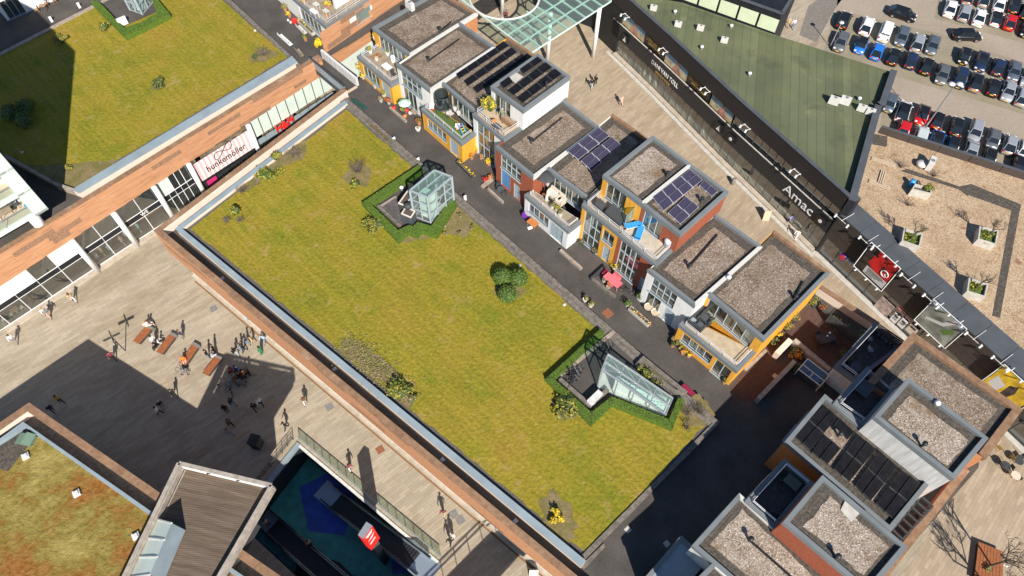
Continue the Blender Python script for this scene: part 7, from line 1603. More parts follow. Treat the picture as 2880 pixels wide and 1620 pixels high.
shrub((1, 1200, 635), LAWN, .85, .75, (O, DK), 'rounded olive bush alone on the far lawn', n=380); shrub((1, 795, 215), LAWN, .85, .8, (O, DK, Y), 'olive bush beside the hedge on the far lawn', n=380); shrub((1, 470, 310), LAWN, .8, .75, (O, Y), 'olive bush at the edge of the tower shadow', n=380)
for x, y in ((90, 885), (210, 835), (185, 940)): shrub((1, x, y), LAWN, 1.15, 1.5, (DK, G), 'dark round bush in the tower shadow on the far lawn', n=480, grp='dark bushes in the tower shadow')
twiggy((1, 1990, 410), LAWN, 1.1, .7, 'dry grey shrub near the bridge on the far lawn', 70); shrub((1, 1925, 430), LAWN, .5, .45, (DK, G), 'small dark green shrub beside the dry grey shrub', n=150)
shrub((1, 520, 1270), LAWN, .45, .45, (Y, O), 'small yellow shrub in the bare bed above the store', n=100)
# bare ground cover tufts in the long bed
tf = MB()
for _ in range(900):
    a = lerp(P(5, 40, 1130, LAWN), P(8, 470, 60, LAWN), rp_.random()); a = a + V((rp_.gauss(0, .7), rp_.gauss(0, .7), .05)); tf.blob(a, (.1, .1, .06), 2, .09, mis=(0, 1), rng=rp_)
tf = tf.build('ground_cover', [D_, O]); tf['kind'] = 'stuff'; tag(tf, 'dry low ground cover in the long bed by the lawn wall', 'ground cover')
# stair house planter shrubs
shrub(('d', 1690, 800), LAWN + .2, .6, .8, (O, Y, DK), 'yellow-green shrub in the sunken planter beside the stair house', n=240); shrub(('d', 1880, 930), LAWN + .2, .45, .6, (DK, O), 'small dark shrub in the sunken planter beside the stair house', n=150)
# deck plants
zone = [('by the white house across the footbridge', DECK, [(('o', 150, 200), (Y, O), .45, .9), (('o', 230, 310), (Y, FY), .35, .5), (('o', 520, 740), (Y, 'leaf_box'), .4, .5)], 'terracotta'),
        ('along the front of the yellow house by the lane', DECK, [(('a', 2010, 560), (FY, Y), .42, 1.2), (('a', 2050, 650), (FY, Y), .45, .6), (('a', 2230, 790), (O, G), .42, 1.1), (('a', 2370, 940), (O, Y), .42, .8), (('a', 2440, 1030), (FR, O), .35, .5), (('a', 2320, 1000), (D_, O), .3, .4)], 'concrete_pale'),
        ('in front of the white house by the yellow wall', DECK, [((2, 440, 800), (Y, G), .4, .6), ((2, 460, 850), (G, Y), .3, .4), ((2, 345, 780), (FR, O), .32, .45), (('q', 340, 510), (G, Y), .28, .4)], 'charcoal'),
        ('beside the yellow trampoline house', DECK, [(('q', 640, 720), (FR, G, O), .42, .7), (('q', 1480, 1300), (FY, O), .3, .9), (('q', 1590, 1330), (FO_, O), .35, .5), (('q', 1660, 1220), (FY, Y), .36, .7), (('q', 1760, 1330), (FO_, D_), .28, .35), (('q', 1900, 1420), (Y, FY), .4, .45)], 'terracotta'),
        ('on the terrace of the yellow house by the lane', 11.32, [(('o', 1690, 960), (O, Y), .4, .6), (('o', 1800, 1090), (Y, 'leaf_box', FR), .55, .5), (('o', 2000, 1000), (G, Y), .25, .3), (('o', 1770, 720), (FY, FY), .38, .8)], 'white'),
        ('on the terrace across the footbridge', 11.32, [(('o', 490, 60), (FY, Y), .45, .7), (('o', 930, 150), (Y, FY), .45, .6), (('o', 900, 300), (O, D_), .5, .4)], 'terracotta'),
        ('at the glass front of the yellow end house', DECK, [(('u', 120, 360), (D_, O), .25, .3), (('u', 150, 330), (Y, O), .4, .5), (('u', 160, 400), (Y, G), .28, .3), (('u', 190, 445), (Y, O), .26, .3), (('u', 215, 490), (O, FO_), .3, .35), (('u', 275, 520), (Y, FY), .26, .3), (('u', 110, 415), (G, DK), .24, .3), (('u', 640, 790), (G, Y), .25, .3)], 'terracotta'),
        ('along the yellow flank in the shaded court', DECK, [(('n', 1000, 20), (Y, O), .7, 1.0), (('n', 700, 250), (O, Y), .6, 1.2), (('n', 590, 380), (O, Y), .55, 1.2), (('n', 480, 470), (FY, Y), .25, .3), (('n', 390, 570), (DK, O), .45, .6), (('n', 1110, 55), (FR, G), .4, .5), (('n', 1310, 265), (O, Y), .45, .6), (('n', 1485, 370), (O, DK), .45, .6), (('n', 1640, 480), (DK, O), .5, .6), (('n', 1400, 770), (DK, G), .45, .6), (('n', 730, 970), (DK, G), .5, .7), (('n', 1080, 1220), (DK, O), .5, .6)], 'charcoal'),
        ('on the shaded terrace with green plants', 10.65, [(('n', 1950, 400), (BX, G), .35, .5), (('n', 2080, 480), (O, Y), .3, .6), (('n', 2195, 590), (G, BX), .35, .4), (('n', 1510, 860), (G, DK), .4, .5)], 'charcoal'),
        ('beside the red brick house with blue panels', DECK, [(('c', 2010, 130), (FY, Y), .4, .4), (('c', 1960, 385), (FR, FR), .35, .35), (('c', 2030, 350), (FO_, D_), .3, .3)], 'terracotta'),
        ('next to the bright pink table', DECK, [(('t', 240, 60), (Y, FY, O), .62, .9), (('t', 140, 195), (O, D_), .35, .35), (('t', 180, 255), (O, FO_), .38, .4), (('t', 435, 195), (D_, O), .32, .7), (('t', 490, 365), (G, BX), .55, .8), (('t', 375, 440), (BX, G), .5, .6)], 'concrete_pale'),
        ('on the parasol terrace', 11.32, [(('r', 1110, 930), (D_, O), .3, .3), (('r', 1200, 990), (O, Y), .35, .4), (('r', 1260, 1080), (D_, O), .35, .3)], 'offwhite'),
        ('beside the brick tall house door', DECK, [(('s', 100, 950), (D_, DK), .4, .4), (('s', 320, 1110), (D_, DK), .4, .4)], 'charcoal')]
for nm, z, lst, pm in zone:
    for px, lv_, r, h in lst: pot(px, z, lv_, 'potted plant ' + nm, r, h, pm, 'potted plants ' + nm)
for px in ((5, 1840, 822), (5, 1880, 862)): pot(px, DECK, (Y, O, D_), 'yellowing plant in a white pot standing on the open deck', .38, .45, 'white', 'white pots on the open deck', .26)
pot(('q', 620, 815), DECK, (D_,), 'white round pot beside the yellow trampoline house', .2, .2, 'white', None, .3)
shrub(('o', 765, 850), DECK, .62, 1.3, (FY, FY, FY, Y), 'large bright yellow forsythia at the bridge end', n=520, size=.09); shrub(('n', 740, 720), DECK, .85, .9, (FO_, FO_, O, DK), 'glowing orange shrub in the walled bed of the shaded court', n=420, size=.11)
shrub(('q', 1930, 450), 13.88, .7, 1.9, (FY, O, O), 'tall yellowish bamboo on the terrace of the tallest white house', n=560, size=.10)
boxplanter(('o', 400, 400), ('o', 660, 640), .5, DECK, (Y, FY, O), 'row of yellow flowering bushes in front of the white house across the footbridge', fh=.8); boxplanter(('c', 1545, 90), ('c', 1775, 320), .5, DECK, (FY, FY, Y), 'long dark trough of yellow tulips on the deck', 'charcoal')
boxplanter(('t', 400, 470), ('t', 600, 645), .45, DECK, (D_, FY, FR), 'long pale concrete trough with sparse yellow flowers', 'concrete_pale', .4, .2); boxplanter(('u', 200, 420), ('u', 300, 505), .4, DECK, (O, D_, G), 'pale trough of mixed herbs by the yellow end house', 'offwhite', .35, .3)
boxplanter(('o', 1480, 450), ('o', 1730, 320), .35, 8.6, (FY, FY), 'window box of yellow flowers on the boarded flank', 'wood', .3, .3)
boxplanter((2, 215, 940), (2, 385, 1090), .4, 8.87, (G, FR, O, BX), 'strip of mixed flowers along the lawn kerb', 'stone_kerb', .1, .3)
# walls and troughs on the deck
lowwall(('c', 1985, 480), ('c', 2215, 690), DECK, DECK + .35, .22, 'kerb_pale', 'low pale timber edging by the brick house with blue panels'); lowwall(('c', 1920, 460), ('c', 2080, 345), DECK, DECK + .3, .35, 'kerb_pale', 'low stone edging with red flowers by the brick house')
lowwall((5, 1645, 440), (5, 1805, 580), DECK, DECK + .35, .3, 'kerb_pale', 'low pale trough edging in front of the orange-yellow tall house'); lowwall(('t', 15, 165), ('t', 245, 345), DECK, DECK + .35, .3, 'stone_kerb', 'low stone edging below the bright pink table')
lowwall(('t', 15, 160), ('t', 160, 30), DECK, DECK + .45, .2, 'charcoal', 'low dark fence at the corner of the pink table terrace'); lowwall(('q', 90, 395), ('q', 385, 650), DECK, DECK + .3, .25, 'kerb_pale', 'low pale edging in front of the mint parasol')
lowwall(('n', 495, 745), ('n', 700, 535), DECK, 9.3, .5, 'peach', 'sunlit cream arm of the walled bed with the orange shrub'); lowwall(('n', 700, 530), ('n', 1240, 985), DECK, 9.28, .45, 'concrete', 'long low wall through the shaded court'); lowwall(('n', 210, 1420), ('n', 760, 850), DECK, 9.26, .4, 'concrete', 'low wall edging the shaded planting bed'); lowwall(('n', 0, 980), ('n', 315, 680), DECK, DECK + .25, .3, 'kerb_pale', 'low pale kerb along the yellow flank')
T = thing('slat_fence', 'dark horizontal slat fence along the shopping street edge of the court', 'fence', P('n', 1500, 300, DECK)); a, b = P('n', 1270, 130, 9.9), P('n', 1735, 470, 9.9)
for i in range(6): MB().bar(V((a.x, a.y, 8.6 + i * .24)), V((b.x, b.y, 8.6 + i * .24)), .05, .17).build('slat', 'charcoal', T)
for i in range(5): q = lerp(a, b, i / 4); MB().bar(V((q.x, q.y, DECK)), V((q.x, q.y, 9.95)), .08, .08).build('post', 'charcoal', T)
T = thing('slat_fence', 'dark slat screen on the street side of the plant-filled shaded terrace', 'fence', P('n', 2150, 450, 10.6)); a, b = P('n', 1965, 300, 12.0), P('n', 2345, 560, 12.0)
for i in range(5): MB().bar(V((a.x, a.y, 11.32 + i * .25)), V((b.x, b.y, 11.32 + i * .25)), .05, .17).build('slat', 'charcoal', T)
for i in range(4): q = lerp(a, b, i / 3); MB().bar(V((q.x, q.y, 10.6)), V((q.x, q.y, 12.05)), .08, .08).build('post', 'charcoal', T)
# ================================================================== furniture
def table(px, z, lx, ly, ang, top, label, h=.74, legs='charcoal', n=1):
    c = P(*px, z + h); c = V((c.x, c.y, z)); T = thing('table', label, 'table', c); q = Matrix.Rotation(ang, 3, 'Z')
    for i in range(n): MB().box(c + q @ V((0, (i + .5) / n * ly - ly / 2, h - .02)), (lx, ly / n - .01, .05), ang).build('table_top', top, T)
    for sx in (-1, 1):
        for sy in (-1, 1): p = c + q @ V((sx * (lx / 2 - .08), sy * (ly / 2 - .08), 0)); MB().bar(p, p + V((0, 0, h - .03)), .05, .05).build('leg', legs, T)
    return T
def chair(px, z, ang, mat, label, grp=None):
    c = P(*px, z + .45); c = V((c.x, c.y, z)); T = thing('chair', label, 'chair', c, group=grp); q = Matrix.Rotation(ang, 3, 'Z')
    MB().box(c + V((0, 0, .44)), (.46, .46, .05), ang).build('seat', mat, T); MB().box(c + q @ V((-.22, 0, .68)), (.04, .46, .44), ang).build('backrest', mat, T)
    for sx in (-1, 1):
        for sy in (-1, 1): p = c + q @ V((sx * .2, sy * .2, 0)); MB().bar(p, p + V((0, 0, .43)), .035, .035).build('leg', mat, T)
def sofa(px, z, lx, ly, ang, mat, cush, label):
    c = P(*px, z + .4); c = V((c.x, c.y, z)); T = thing('sofa', label, 'sofa', c); q = Matrix.Rotation(ang, 3, 'Z')
    MB().box(c + V((0, 0, .2)), (lx, ly, .4), ang).build('base', mat, T); MB().box(c + q @ V((0, -ly / 2 + .08, .55)), (lx, .16, .45), ang).build('backrest', mat, T)
    for s in (-1, 1): MB().box(c + q @ V((s * (lx / 2 - .07), .05, .45)), (.14, ly - .1, .25), ang).build('armrest', mat, T)
    k = max(1, round(lx / .75))
    for i in range(k): MB().box(c + q @ V(((i + .5) / k * (lx - .3) - (lx - .3) / 2, .06, .46)), ((lx - .32) / k, ly - .25, .12), ang).build('cushion', cush, T)
table(('t', 232, 172), DECK, 1.9, .85, TA, 'pink', 'bright pink garden table on the deck', n=5, legs='pink')
for i, (x, y) in enumerate(((150, 105), (245, 130), (285, 160), (205, 220))): chair(('t', x, y), DECK, TA + (R(90) if i in (3, 4) else -R(90)), 'pink' if i else 'maroon_chair' if M('maroon_chair', (.30, .02, .06), .5) else 'pink', 'pink garden chair around the bright pink table' if i else 'dark red garden chair at the head of the bright pink table', 'chairs around the pink table')
table(('r', 765, 1195), DECK, 1.15, .8, TA, 'orange_wood', 'orange-brown wooden table by the white terrace house', n=5, legs='wood')
b0 = P('r', 715, 1300, DECK); tag(MB().box(b0 + V((0, 0, .06)), (.55, .3, .12), .4).build('white_tray', 'white_paint'), 'white tray lying below the orange-brown table', 'tray')
chair(('r', 620, 1080), DECK, TA, 'purple', 'chair with violet striped cloth beside the orange-brown table')
for x, y in ((598, 452), (668, 506)):
    c = P('t', x, y, DECK + .5); c = V((c.x, c.y, DECK)); T = thing('rattan_chair', 'round pale rattan chair at the glass front of the white house', 'chair', c, group='round rattan chairs')
    MB().lathe(c, [(.12, .40), (.38, .48), (.46, .62), (.44, .63), (.36, .52), (.1, .46)], 18).build('seat_shell', 'cushion', T); MB().lathe(c, [(.3, .5), (.3, .56)], 14).build('cushion', 'pink' if False else 'tan', T)
    for a_ in range(4): MB().bar(c + V((math.cos(a_ * 1.57) * .25, math.sin(a_ * 1.57) * .25, .45)), c + V((math.cos(a_ * 1.57) * .34, math.sin(a_ * 1.57) * .34, 0)), .03, .03).build('leg', 'charcoal', T)
c = P('c', 2190, 490, DECK + .72); c = V((c.x, c.y, DECK)); T = thing('bistro_table', 'round grey bistro table by the brick house', 'table', c); MB().lathe(c, [(.42, .70), (.42, .73)], 18).build('table_top', 'coping_dark', T); MB().tube(c, c + V((0, 0, .7)), .03, n=6).build('leg', 'charcoal', T)
chair(('c', 2150, 450), DECK, TA - R(60), 'charcoal', 'grey metal chair, left of the round bistro table'); chair(('c', 2250, 545), DECK, TA + R(120), 'charcoal', 'grey metal chair, right of the round bistro table')
def bench2(a, b, z, mat, label, back=True):
    a, b = P(*a, z + .45), P(*b, z + .45); a.z = b.z = z; e = (b - a).normalized(); n_ = V((-e.y, e.x, 0)); T = thing('bench', label, 'bench', cen([a, b]))
    for i in range(4): MB().bar(a + n_ * (i * .13) + V((0, 0, .44)), b + n_ * (i * .13) + V((0, 0, .44)), .11, .04).build('slat', mat, T)
    if back:
        for i in range(3): MB().bar(a - n_ * .08 + V((0, 0, .6 + i * .13)), b - n_ * .08 + V((0, 0, .6 + i * .13)), .04, .1).build('backrest_slat', mat, T)
    for t_ in (.08, .92):
        p = lerp(a, b, t_); MB().bar(p, p + V((0, 0, .9 if back else .43)), .06, .06).build('leg', 'charcoal', T); MB().bar(p + n_ * .4, p + n_ * .4 + V((0, 0, .43)), .06, .06).build('leg', 'charcoal', T)
bench2(('a', 1880, 985), ('a', 2070, 1120), DECK, M('green_paint', (.03, .10, .08), .5) and 'green_paint', 'dark green bench at the bridge corner of the main lawn'); bench2(('o', 20, 640), ('o', 230, 830), DECK, 'white_paint', 'white bench at the kerb of the far lawn'); bench2(('o', 330, 900), ('o', 430, 1030), DECK, 'woodfloor', 'weathered wooden bench next to the white bench'); bench2(('o', 350, 480), ('o', 490, 620), DECK, 'offwhite', 'cream bench against the white house across the footbridge')
bench2(('d', 2230, 1000), ('d', 2400, 1150), DECK, 'maroon_chair', 'dark red bench at the deck kerb near the stair house', False)
for i, (x, y) in enumerate(((275, 70), (345, 25), (410, 0))): chair((1, x, y), DECK, R(200), 'wood', 'brown garden chair in front of the white house on the far lawn', 'brown garden chairs on the far deck')
table((1, 318, 40), DECK, .8, .6, 0, 'wood', 'small brown garden table between the brown chairs')
# trampoline, slide, toys
c = P('q', 1085, 420, 11.5); c = V((c.x, c.y, 11.32)); T = thing('trampoline', 'black round trampoline with safety net on the turf terrace', 'trampoline', c); rt_ = .95
MB().lathe(c, [(rt_ * .88, .60), (rt_ * .88, .62)], 24).build('mat', 'black', T); MB().torus(c + V((0, 0, .62)), rt_, .05, n=28).build('frame_ring', 'charcoal', T); MB().torus(c + V((0, 0, .67)), rt_ * .86, .025, n=28).build('edge_ring', 'steel', T)
nb2 = MB()
for i in range(24):
    a_, b_ = 2 * math.pi * i / 24, 2 * math.pi * (i + 1) / 24; q = lambda a, z: c + V((math.cos(a) * rt_ * .93, math.sin(a) * rt_ * .93, z)); nb2.poly([q(a_, .65), q(b_, .65), q(b_, 2.3), q(a_, 2.3)])
nb2.build('net', 'glass_dark', T); MB().torus(c + V((0, 0, 2.3)), rt_ * .93, .03, n=28).build('net_ring', 'charcoal', T)
for i in range(5): a_ = 1.256 * i; p = c + V((math.cos(a_) * rt_, math.sin(a_) * rt_, 0)); MB().bar(p, p + V((0, 0, 2.3)), .05, .05).build('leg', 'charcoal', T)
T = thing('ladder', 'small black ladder leaning on the trampoline', 'ladder', P('q', 1160, 560, 11.32)); a = P('q', 1130, 600, 11.32); b = P('q', 1150, 530, 11.4)
for s in (0, .28): MB().bar(a + V((s, 0, 0)), b + V((s, 0, 0)), .04, .04).build('side_rail', 'charcoal', T)
for i in range(4): q = lerp(a, b, (i + .5) / 4); MB().bar(q, q + V((.28, 0, 0)), .04, .03).build('rung', 'charcoal', T)
c = P('q', 1425, 850, 11.32); T = thing('toy_slide', 'blue toy slide with yellow steps on the turf terrace', 'slide', c); d_ = (P('q', 1480, 900, 11.32) - P('q', 1390, 780, 11.32)).normalized(); n_ = V((-d_.y, d_.x, 0))
for s in (-1, 1): MB().bar(c - d_ * .55 + n_ * s * .22 + V((0, 0, .75)), c + d_ * .6 + n_ * s * .22 + V((0, 0, .1)), .08, .14).build('side_rail', 'blue_plastic', T)
for i in range(4): q = c + d_ * (-.35 + i * .27) + V((0, 0, .62 - i * .14)); MB().bar(q - n_ * .2, q + n_ * .2, .12, .04).build('step', FY if i else 'pink', T)
for px, m_, nm in ((('q', 1335, 775), 'stripe_pink', 'pink toy house'), (('q', 865, 440), 'red', 'red toy car'), (('q', 890, 385), 'blue_plastic', 'teal toy box')):
    c = P(*px, 11.32); T = thing('toy', nm + ' on the turf terrace', 'toy', c); MB().box(c + V((0, 0, .17)), (.42, .34, .34), .5).build('body', m_, T); MB().prism(ccw([c + V((x * .28, y * .24, 0)) for x, y in ((-1, -1), (1, -1), (1, 1), (-1, 1))]), .34 + c.z, [c.z + .38, c.z + .38, c.z + .5, c.z + .5]).build('roof', 'offwhite', T)
for px in (('q', 1352, 530), ('q', 1288, 455)): c = P(*px, 11.32); tag(MB().lathe(c, [(.18, 0), (.25, .3), (.25, .4), (.1, .4)], 6).build('planter_pot', 'offwhite'), 'white six-sided pot beside the trampoline', 'pot', 'white pots beside the trampoline')
c = P('q', 370, 300, DECK + 1.9); c = V((c.x, c.y, DECK)); T = thing('parasol', 'mint green parasol over the toy-strewn front of the white house', 'parasol', c); MB().lathe(c, [(.75, 1.75), (.4, 2.0), (.03, 2.2)], 8).build('canopy', M('mint', (.45, .70, .52), .7) and 'mint', T); MB().tube(c, c + V((0, 0, 2.1)), .025, n=6).build('pole', 'steel', T)
for i, (x, y, m_) in enumerate(((180, 430, 'red'), (415, 480, 'red'), (480, 520, 'white'), (300, 450, 'charcoal'), (380, 580, 'orange_wood'))):
    c = P('q', x, y, DECK); tag(MB().lathe(c, [(.14, 0), (.24, .12), (.22, .3), (.1, .42)], 9).box(c + V((.1, .05, .3)), (.3, .2, .12), i).build('garden_toy', m_), {'red': 'red', 'white': 'white', 'charcoal': 'dark', 'orange_wood': 'orange'}[m_] + ' garden toy beside the mint parasol', 'toy', 'garden toys beside the mint parasol')
table(('q', 540, 480), DECK, .9, .5, TA, 'woodfloor', 'small wooden side table beside the mint parasol')
# terraces
sofa(('q', 2260, 640), 13.88, 1.6, .8, TA, 'wood', 'woodfloor', 'slatted wooden bench seat on the terrace of the tallest white house'); table(('q', 2060, 740), 13.88, .8, .6, TA, 'coping_dark', 'grey table on the terrace of the tallest white house'); chair(('q', 2000, 640), 13.88, TA + R(140), 'orange_wood', 'orange chair on the terrace of the tallest white house')
sofa(('r', 1180, 690), 11.32, 1.9, .85, TA + math.pi, 'cushion', 'offwhite', 'long cream lounge sofa on the parasol terrace'); sofa(('r', 1265, 790), 11.32, .9, .8, TA + math.pi, 'cushion', 'offwhite', 'cream lounge armchair on the parasol terrace')
c = P('r', 970, 640, 11.2); c = V((c.x, c.y, 11.32)); T = thing('parasol', 'dark grey hanging parasol tilted against the brick wall', 'parasol', c); MB().tube(c, c + V((0, 0, 2.3)), .035, n=6).build('pole', 'charcoal', T); MB().lathe(c + V((.1, .35, 0)), [(1.05, 2.0), (.95, 2.08), (.5, 2.3), (.04, 2.45)], 8).build('canopy', 'charcoal', T)
for x, y in ((1030, 720), (1010, 800)): c = P('r', x, y, 11.32); tag(MB().lathe(c, [(.12, 0), (.18, .2), (.15, .7), (.05, .95)], 8).build('covered_figure', 'offwhite'), 'pale wrapped garden ornament on the parasol terrace', 'ornament', 'wrapped ornaments on the parasol terrace')
for px, lx, ly in ((('s', 430, 300), .9, .7), (('s', 710, 480), 1.9, 1.1)):
    c = P(*px, 13.9); c = V((c.x, c.y, 13.88)); T = thing('covered_furniture', ('small' if lx < 1 else 'large') + ' black tarpaulin-covered garden furniture on the tiled terrace', 'furniture', c); q = Matrix.Rotation(TA, 3, 'Z')
    lo_ = [c + q @ V((x * lx / 2, y * ly / 2, 0)) for x, y in ((-1, -1), (1, -1), (1, 1), (-1, 1))]; MB().prism(lo_, c.z, [c.z + .7, c.z + .55, c.z + .8, c.z + .95]).build('cover', 'charcoal', T)
def lounger(px, ang, label):
    c = P(*px, 13.7); c = V((c.x, c.y, 13.88)); T = thing('sun_lounger', label, 'sun lounger', c); q = Matrix.Rotation(ang, 3, 'Z'); f = MB()
    for s in (-1, 1): f.bar(c + q @ V((-.9, s * .3, .3)), c + q @ V((.9, s * .3, .3)), .04, .04)
    f.build('frame', 'white_paint', T)
    for i in range(5): MB().box(c + q @ V((-.45 + i * .3, 0, .34)), (.28, .6, .07), ang).build('cushion', 'blue_plastic', T)
    MB().box(c + q @ V((-.82, 0, .5)), (.5, .6, .07), rot=Matrix.Rotation(ang, 3, 'Z') @ Matrix.Rotation(R(35), 3, 'Y')).build('backrest', 'blue_plastic', T)
    for sx in (-.8, .8):
        for s in (-1, 1): p = c + q @ V((sx, s * .3, 0)); MB().bar(p, p + V((0, 0, .3)), .04, .04).build('leg', 'white_paint', T)
lounger(('s', 1035, 650), TA + R(62), 'blue sun lounger beside the glass screen'); lounger(('s', 1130, 800), TA + R(115), 'blue sun lounger nearer the terrace railing')
c = P('s', 1650, 965, 13.9); c = V((c.x, c.y, 13.88)); T = thing('covered_grill', 'silver covered round grill in the terrace corner', 'grill', c); MB().lathe(c, [(.3, 0), (.34, .6), (.4, .75), (.36, .95), (.1, 1.05)], 14).build('cover', 'pale_cover' if M('pale_cover', (.6, .62, .68), .4) else 'steel', T, smooth=True)
a, b = P('s', 870, 640, 14), P('s', 1140, 350, 14); T = thing('glass_screen', 'glass privacy screen between the yellow and brick terraces', 'screen', V((a.x, a.y, 13.88)))
for i in range(3): p, r_ = lerp(a, b, i / 3), lerp(a, b, (i + 1) / 3); f = MB().bar(V((p.x, p.y, 13.88)), V((p.x, p.y, 15.6)), .06, .06).bar(V((p.x, p.y, 15.6)), V((r_.x, r_.y, 15.6)), .06, .06).build('frame', 'steel', T); MB().poly([V((p.x, p.y, 13.9)), V((r_.x, r_.y, 13.9)), V((r_.x, r_.y, 15.6)), V((p.x, p.y, 15.6))]).build('pane', 'glass_green', f)
sofa(('u', 395, 65), 11.32, 1.7, .8, TA + R(90), 'charcoal', 'charcoal', 'dark rattan sofa against the house wall of the tiled end terrace'); sofa(('u', 450, 125), 11.32, .9, 1.4, TA + R(90), 'charcoal', 'coping_dark', 'dark rattan daybed on the tiled end terrace'); sofa(('u', 395, 205), 11.32, .85, .85, TA, 'charcoal', 'coping_dark', 'dark rattan armchair on the tiled end terrace'); sofa(('u', 320, 160), 11.32, .8, .8, TA, 'charcoal', 'coping', 'dark rattan armchair in the railing corner of the end terrace')
pot(('u', 500, 175), 11.32, (O, Y), 'bushy green plant beside the dark rattan daybed', .3, .3, 'charcoal')
table(('n', 1200, 480), DECK, 1.8, 1.0, TA + R(62), 'charcoal', 'dark dining table in the shaded court'); 
for x, y, a_ in ((1090, 420, 0), (1300, 540, 180), (1130, 560, 60), (1280, 400, 240)): chair(('n', x, y), DECK, TA + R(a_), 'charcoal', 'dark chair around the dining table in the shaded court', 'chairs in the shaded court')
for x, y, r_ in ((1250, 415, .1), (1215, 462, .08)): c = P('n', x, y, DECK + .76); tag(MB().lathe(c, [(r_ * .6, 0), (r_, .12), (r_ * .5, .16)], 10).build('bowl', 'white_paint'), 'small white bowl on the dark dining table', 'bowl', 'white bowls on the dining table')
c = P('n', 1010, 1010, DECK + 1.0); c = V((c.x, c.y, DECK)); T = thing('cold_frame', 'white-framed glass garden cabinet in the shaded court', 'cabinet', c); q = Matrix.Rotation(TA, 3, 'Z'); X = [c + q @ V((x * 1.15, y * .75, 0)) for x, y in ((-1, -1), (1, -1), (1, 1), (-1, 1))]; f = MB()
for i in range(4): f.bar(X[i], X[i] + V((0, 0, 1.1)), .07, .07); f.bar(X[i] + V((0, 0, 1.1)), X[(i + 1) % 4] + V((0, 0, 1.1)), .07, .07)
f.bar(lerp(X[0], X[3], .45) + V((0, 0, 1.1)), lerp(X[1], X[2], .45) + V((0, 0, 1.1)), .06, .06); f.bar(lerp(X[0], X[1], .5) + V((0, 0, 1.1)), lerp(lerp(X[0], X[3], .45), lerp(X[1], X[2], .45), .5) + V((0, 0, 1.1)), .06, .06); f = f.build('frame', 'white_paint', T); MB().poly([p + V((0, 0, 1.08)) for p in X]).build('pane', 'glass_dark', f); MB().prism(X, DECK, DECK + .5).build('base', 'charcoal', T)
for x, y in ((1870, 660), (1860, 495)): chair(('n', x, y), 10.65, TA + R(40), 'coping', 'pale chair on the plant-filled shaded terrace', 'chairs on the shaded terrace')
c = P('n', 1655, 925, 11.32); c = V((c.x, c.y, 10.65)); T = thing('bistro_table', 'round glass table on the plant-filled shaded terrace', 'table', c); MB().lathe(c, [(.5, .7), (.5, .73)], 18).build('table_top', 'coping_dark', T); MB().tube(c, c + V((0, 0, .7)), .04, n=6).build('leg', 'charcoal', T)
table(('n', 1760, 1220), 13.04, 1.5, 1.5, TA, 'coping_dark', 'large grey table on the dark high terrace'); table((9, 830, 740), 13.04, 1.2, .9, TA, 'olive_top' if M('olive_top', (.12, .13, .09), .7) else 'wood', 'olive table on the shaded upper terrace', n=2); bench2((9, 650, 960), (9, 740, 990), 13.04, 'coping_dark', 'slatted grey seat on the shaded upper terrace')
# terrace items across the bridge and by the lane
for px, m_, l_ in ((('o', 700, 70), 'offwhite', 'white folding chair'), (('o', 660, 200), 'white', 'long white table'), (('o', 880, 190), 'offwhite', 'round cream table')): table(px, 11.32, 1.2 if 'long' in l_ else .8, .6, TA, m_, l_ + ' on the terrace across the footbridge', n=2, legs='offwhite')
table(('o', 1980, 1200), 11.32, 1.2, .8, TA, 'stripe_white', 'table under a pale cloth on the plant-filled terrace'); chair(('o', 2110, 1340), 11.32, TA, 'charcoal', 'black folding chair in the corner of the plant-filled terrace'); c = P('o', 2100, 1110, 11.32); tag(MB().lathe(c, [(.25, 0), (.3, .4), (.25, .75), (.05, .85)], 12).build('barrel', 'white_paint'), 'white round barrel on the plant-filled terrace', 'barrel')
c = P('o', 325, 430, DECK); T = thing('red_bucket_chair', 'bright red bucket seat by the white house across the footbridge', 'chair', c); MB().lathe(c, [(.2, 0), (.36, .3), (.4, .55), (.33, .55), (.25, .35), (.05, .3)], 12).build('shell', 'red', T)
for x, y in ((200, 380), (245, 420)): c = P('o', x, y, DECK); tag(MB().lathe(c, [(.1, 0), (.15, .1), (.12, .24), (.03, .3)], 9).build('stone_ball', 'white_paint'), 'small white ball ornament beside the red bucket seat', 'ornament', 'white balls beside the red seat')
# lawn kerb lamps (white bollard boxes)
for px in (('c', 950, 95), ('c', 1655, 665), ('q', 190, 1030), (1, 395, 165), (1, 605, 60)): c = P(*px, DECK); tag(MB().box(c + V((0, 0, .35)), (.14, .3, .7), TA).box(c + V((0, 0, .72)), (.17, .33, .05), TA).build('bollard_light', 'white_paint'), 'white box-shaped bollard light at the lawn kerb', 'bollard', 'white bollard lights at the lawn kerbs')
c = P(1, 935, 185, LAWN + .05); tag(MB().box(c + V((0, 0, .45)), (1.1, .35, .9), R(40)).box(c + V((0, 0, .93)), (1.14, .39, .06), R(40)).build('storage_box', 'white_paint'), 'white cabinet inside the hedge of the far lawn', 'box')
for px in (('c', 1338, 1052), (5, 1345, 558), (5, 1683, 853), (1, 1925, 232), ('f', 335, 370), ('d', 1492, 1390)): c = P(*px, LAWN); tag(MB().box(c + V((0, 0, .05)), (.26, .26, .1), .5).tube(c + V((0, 0, .1)), c + V((0, 0, .14)), .08, n=8).build('drain_marker', 'offwhite'), 'small white square marker set in the lawn', 'marker', 'white markers set in the lawn')
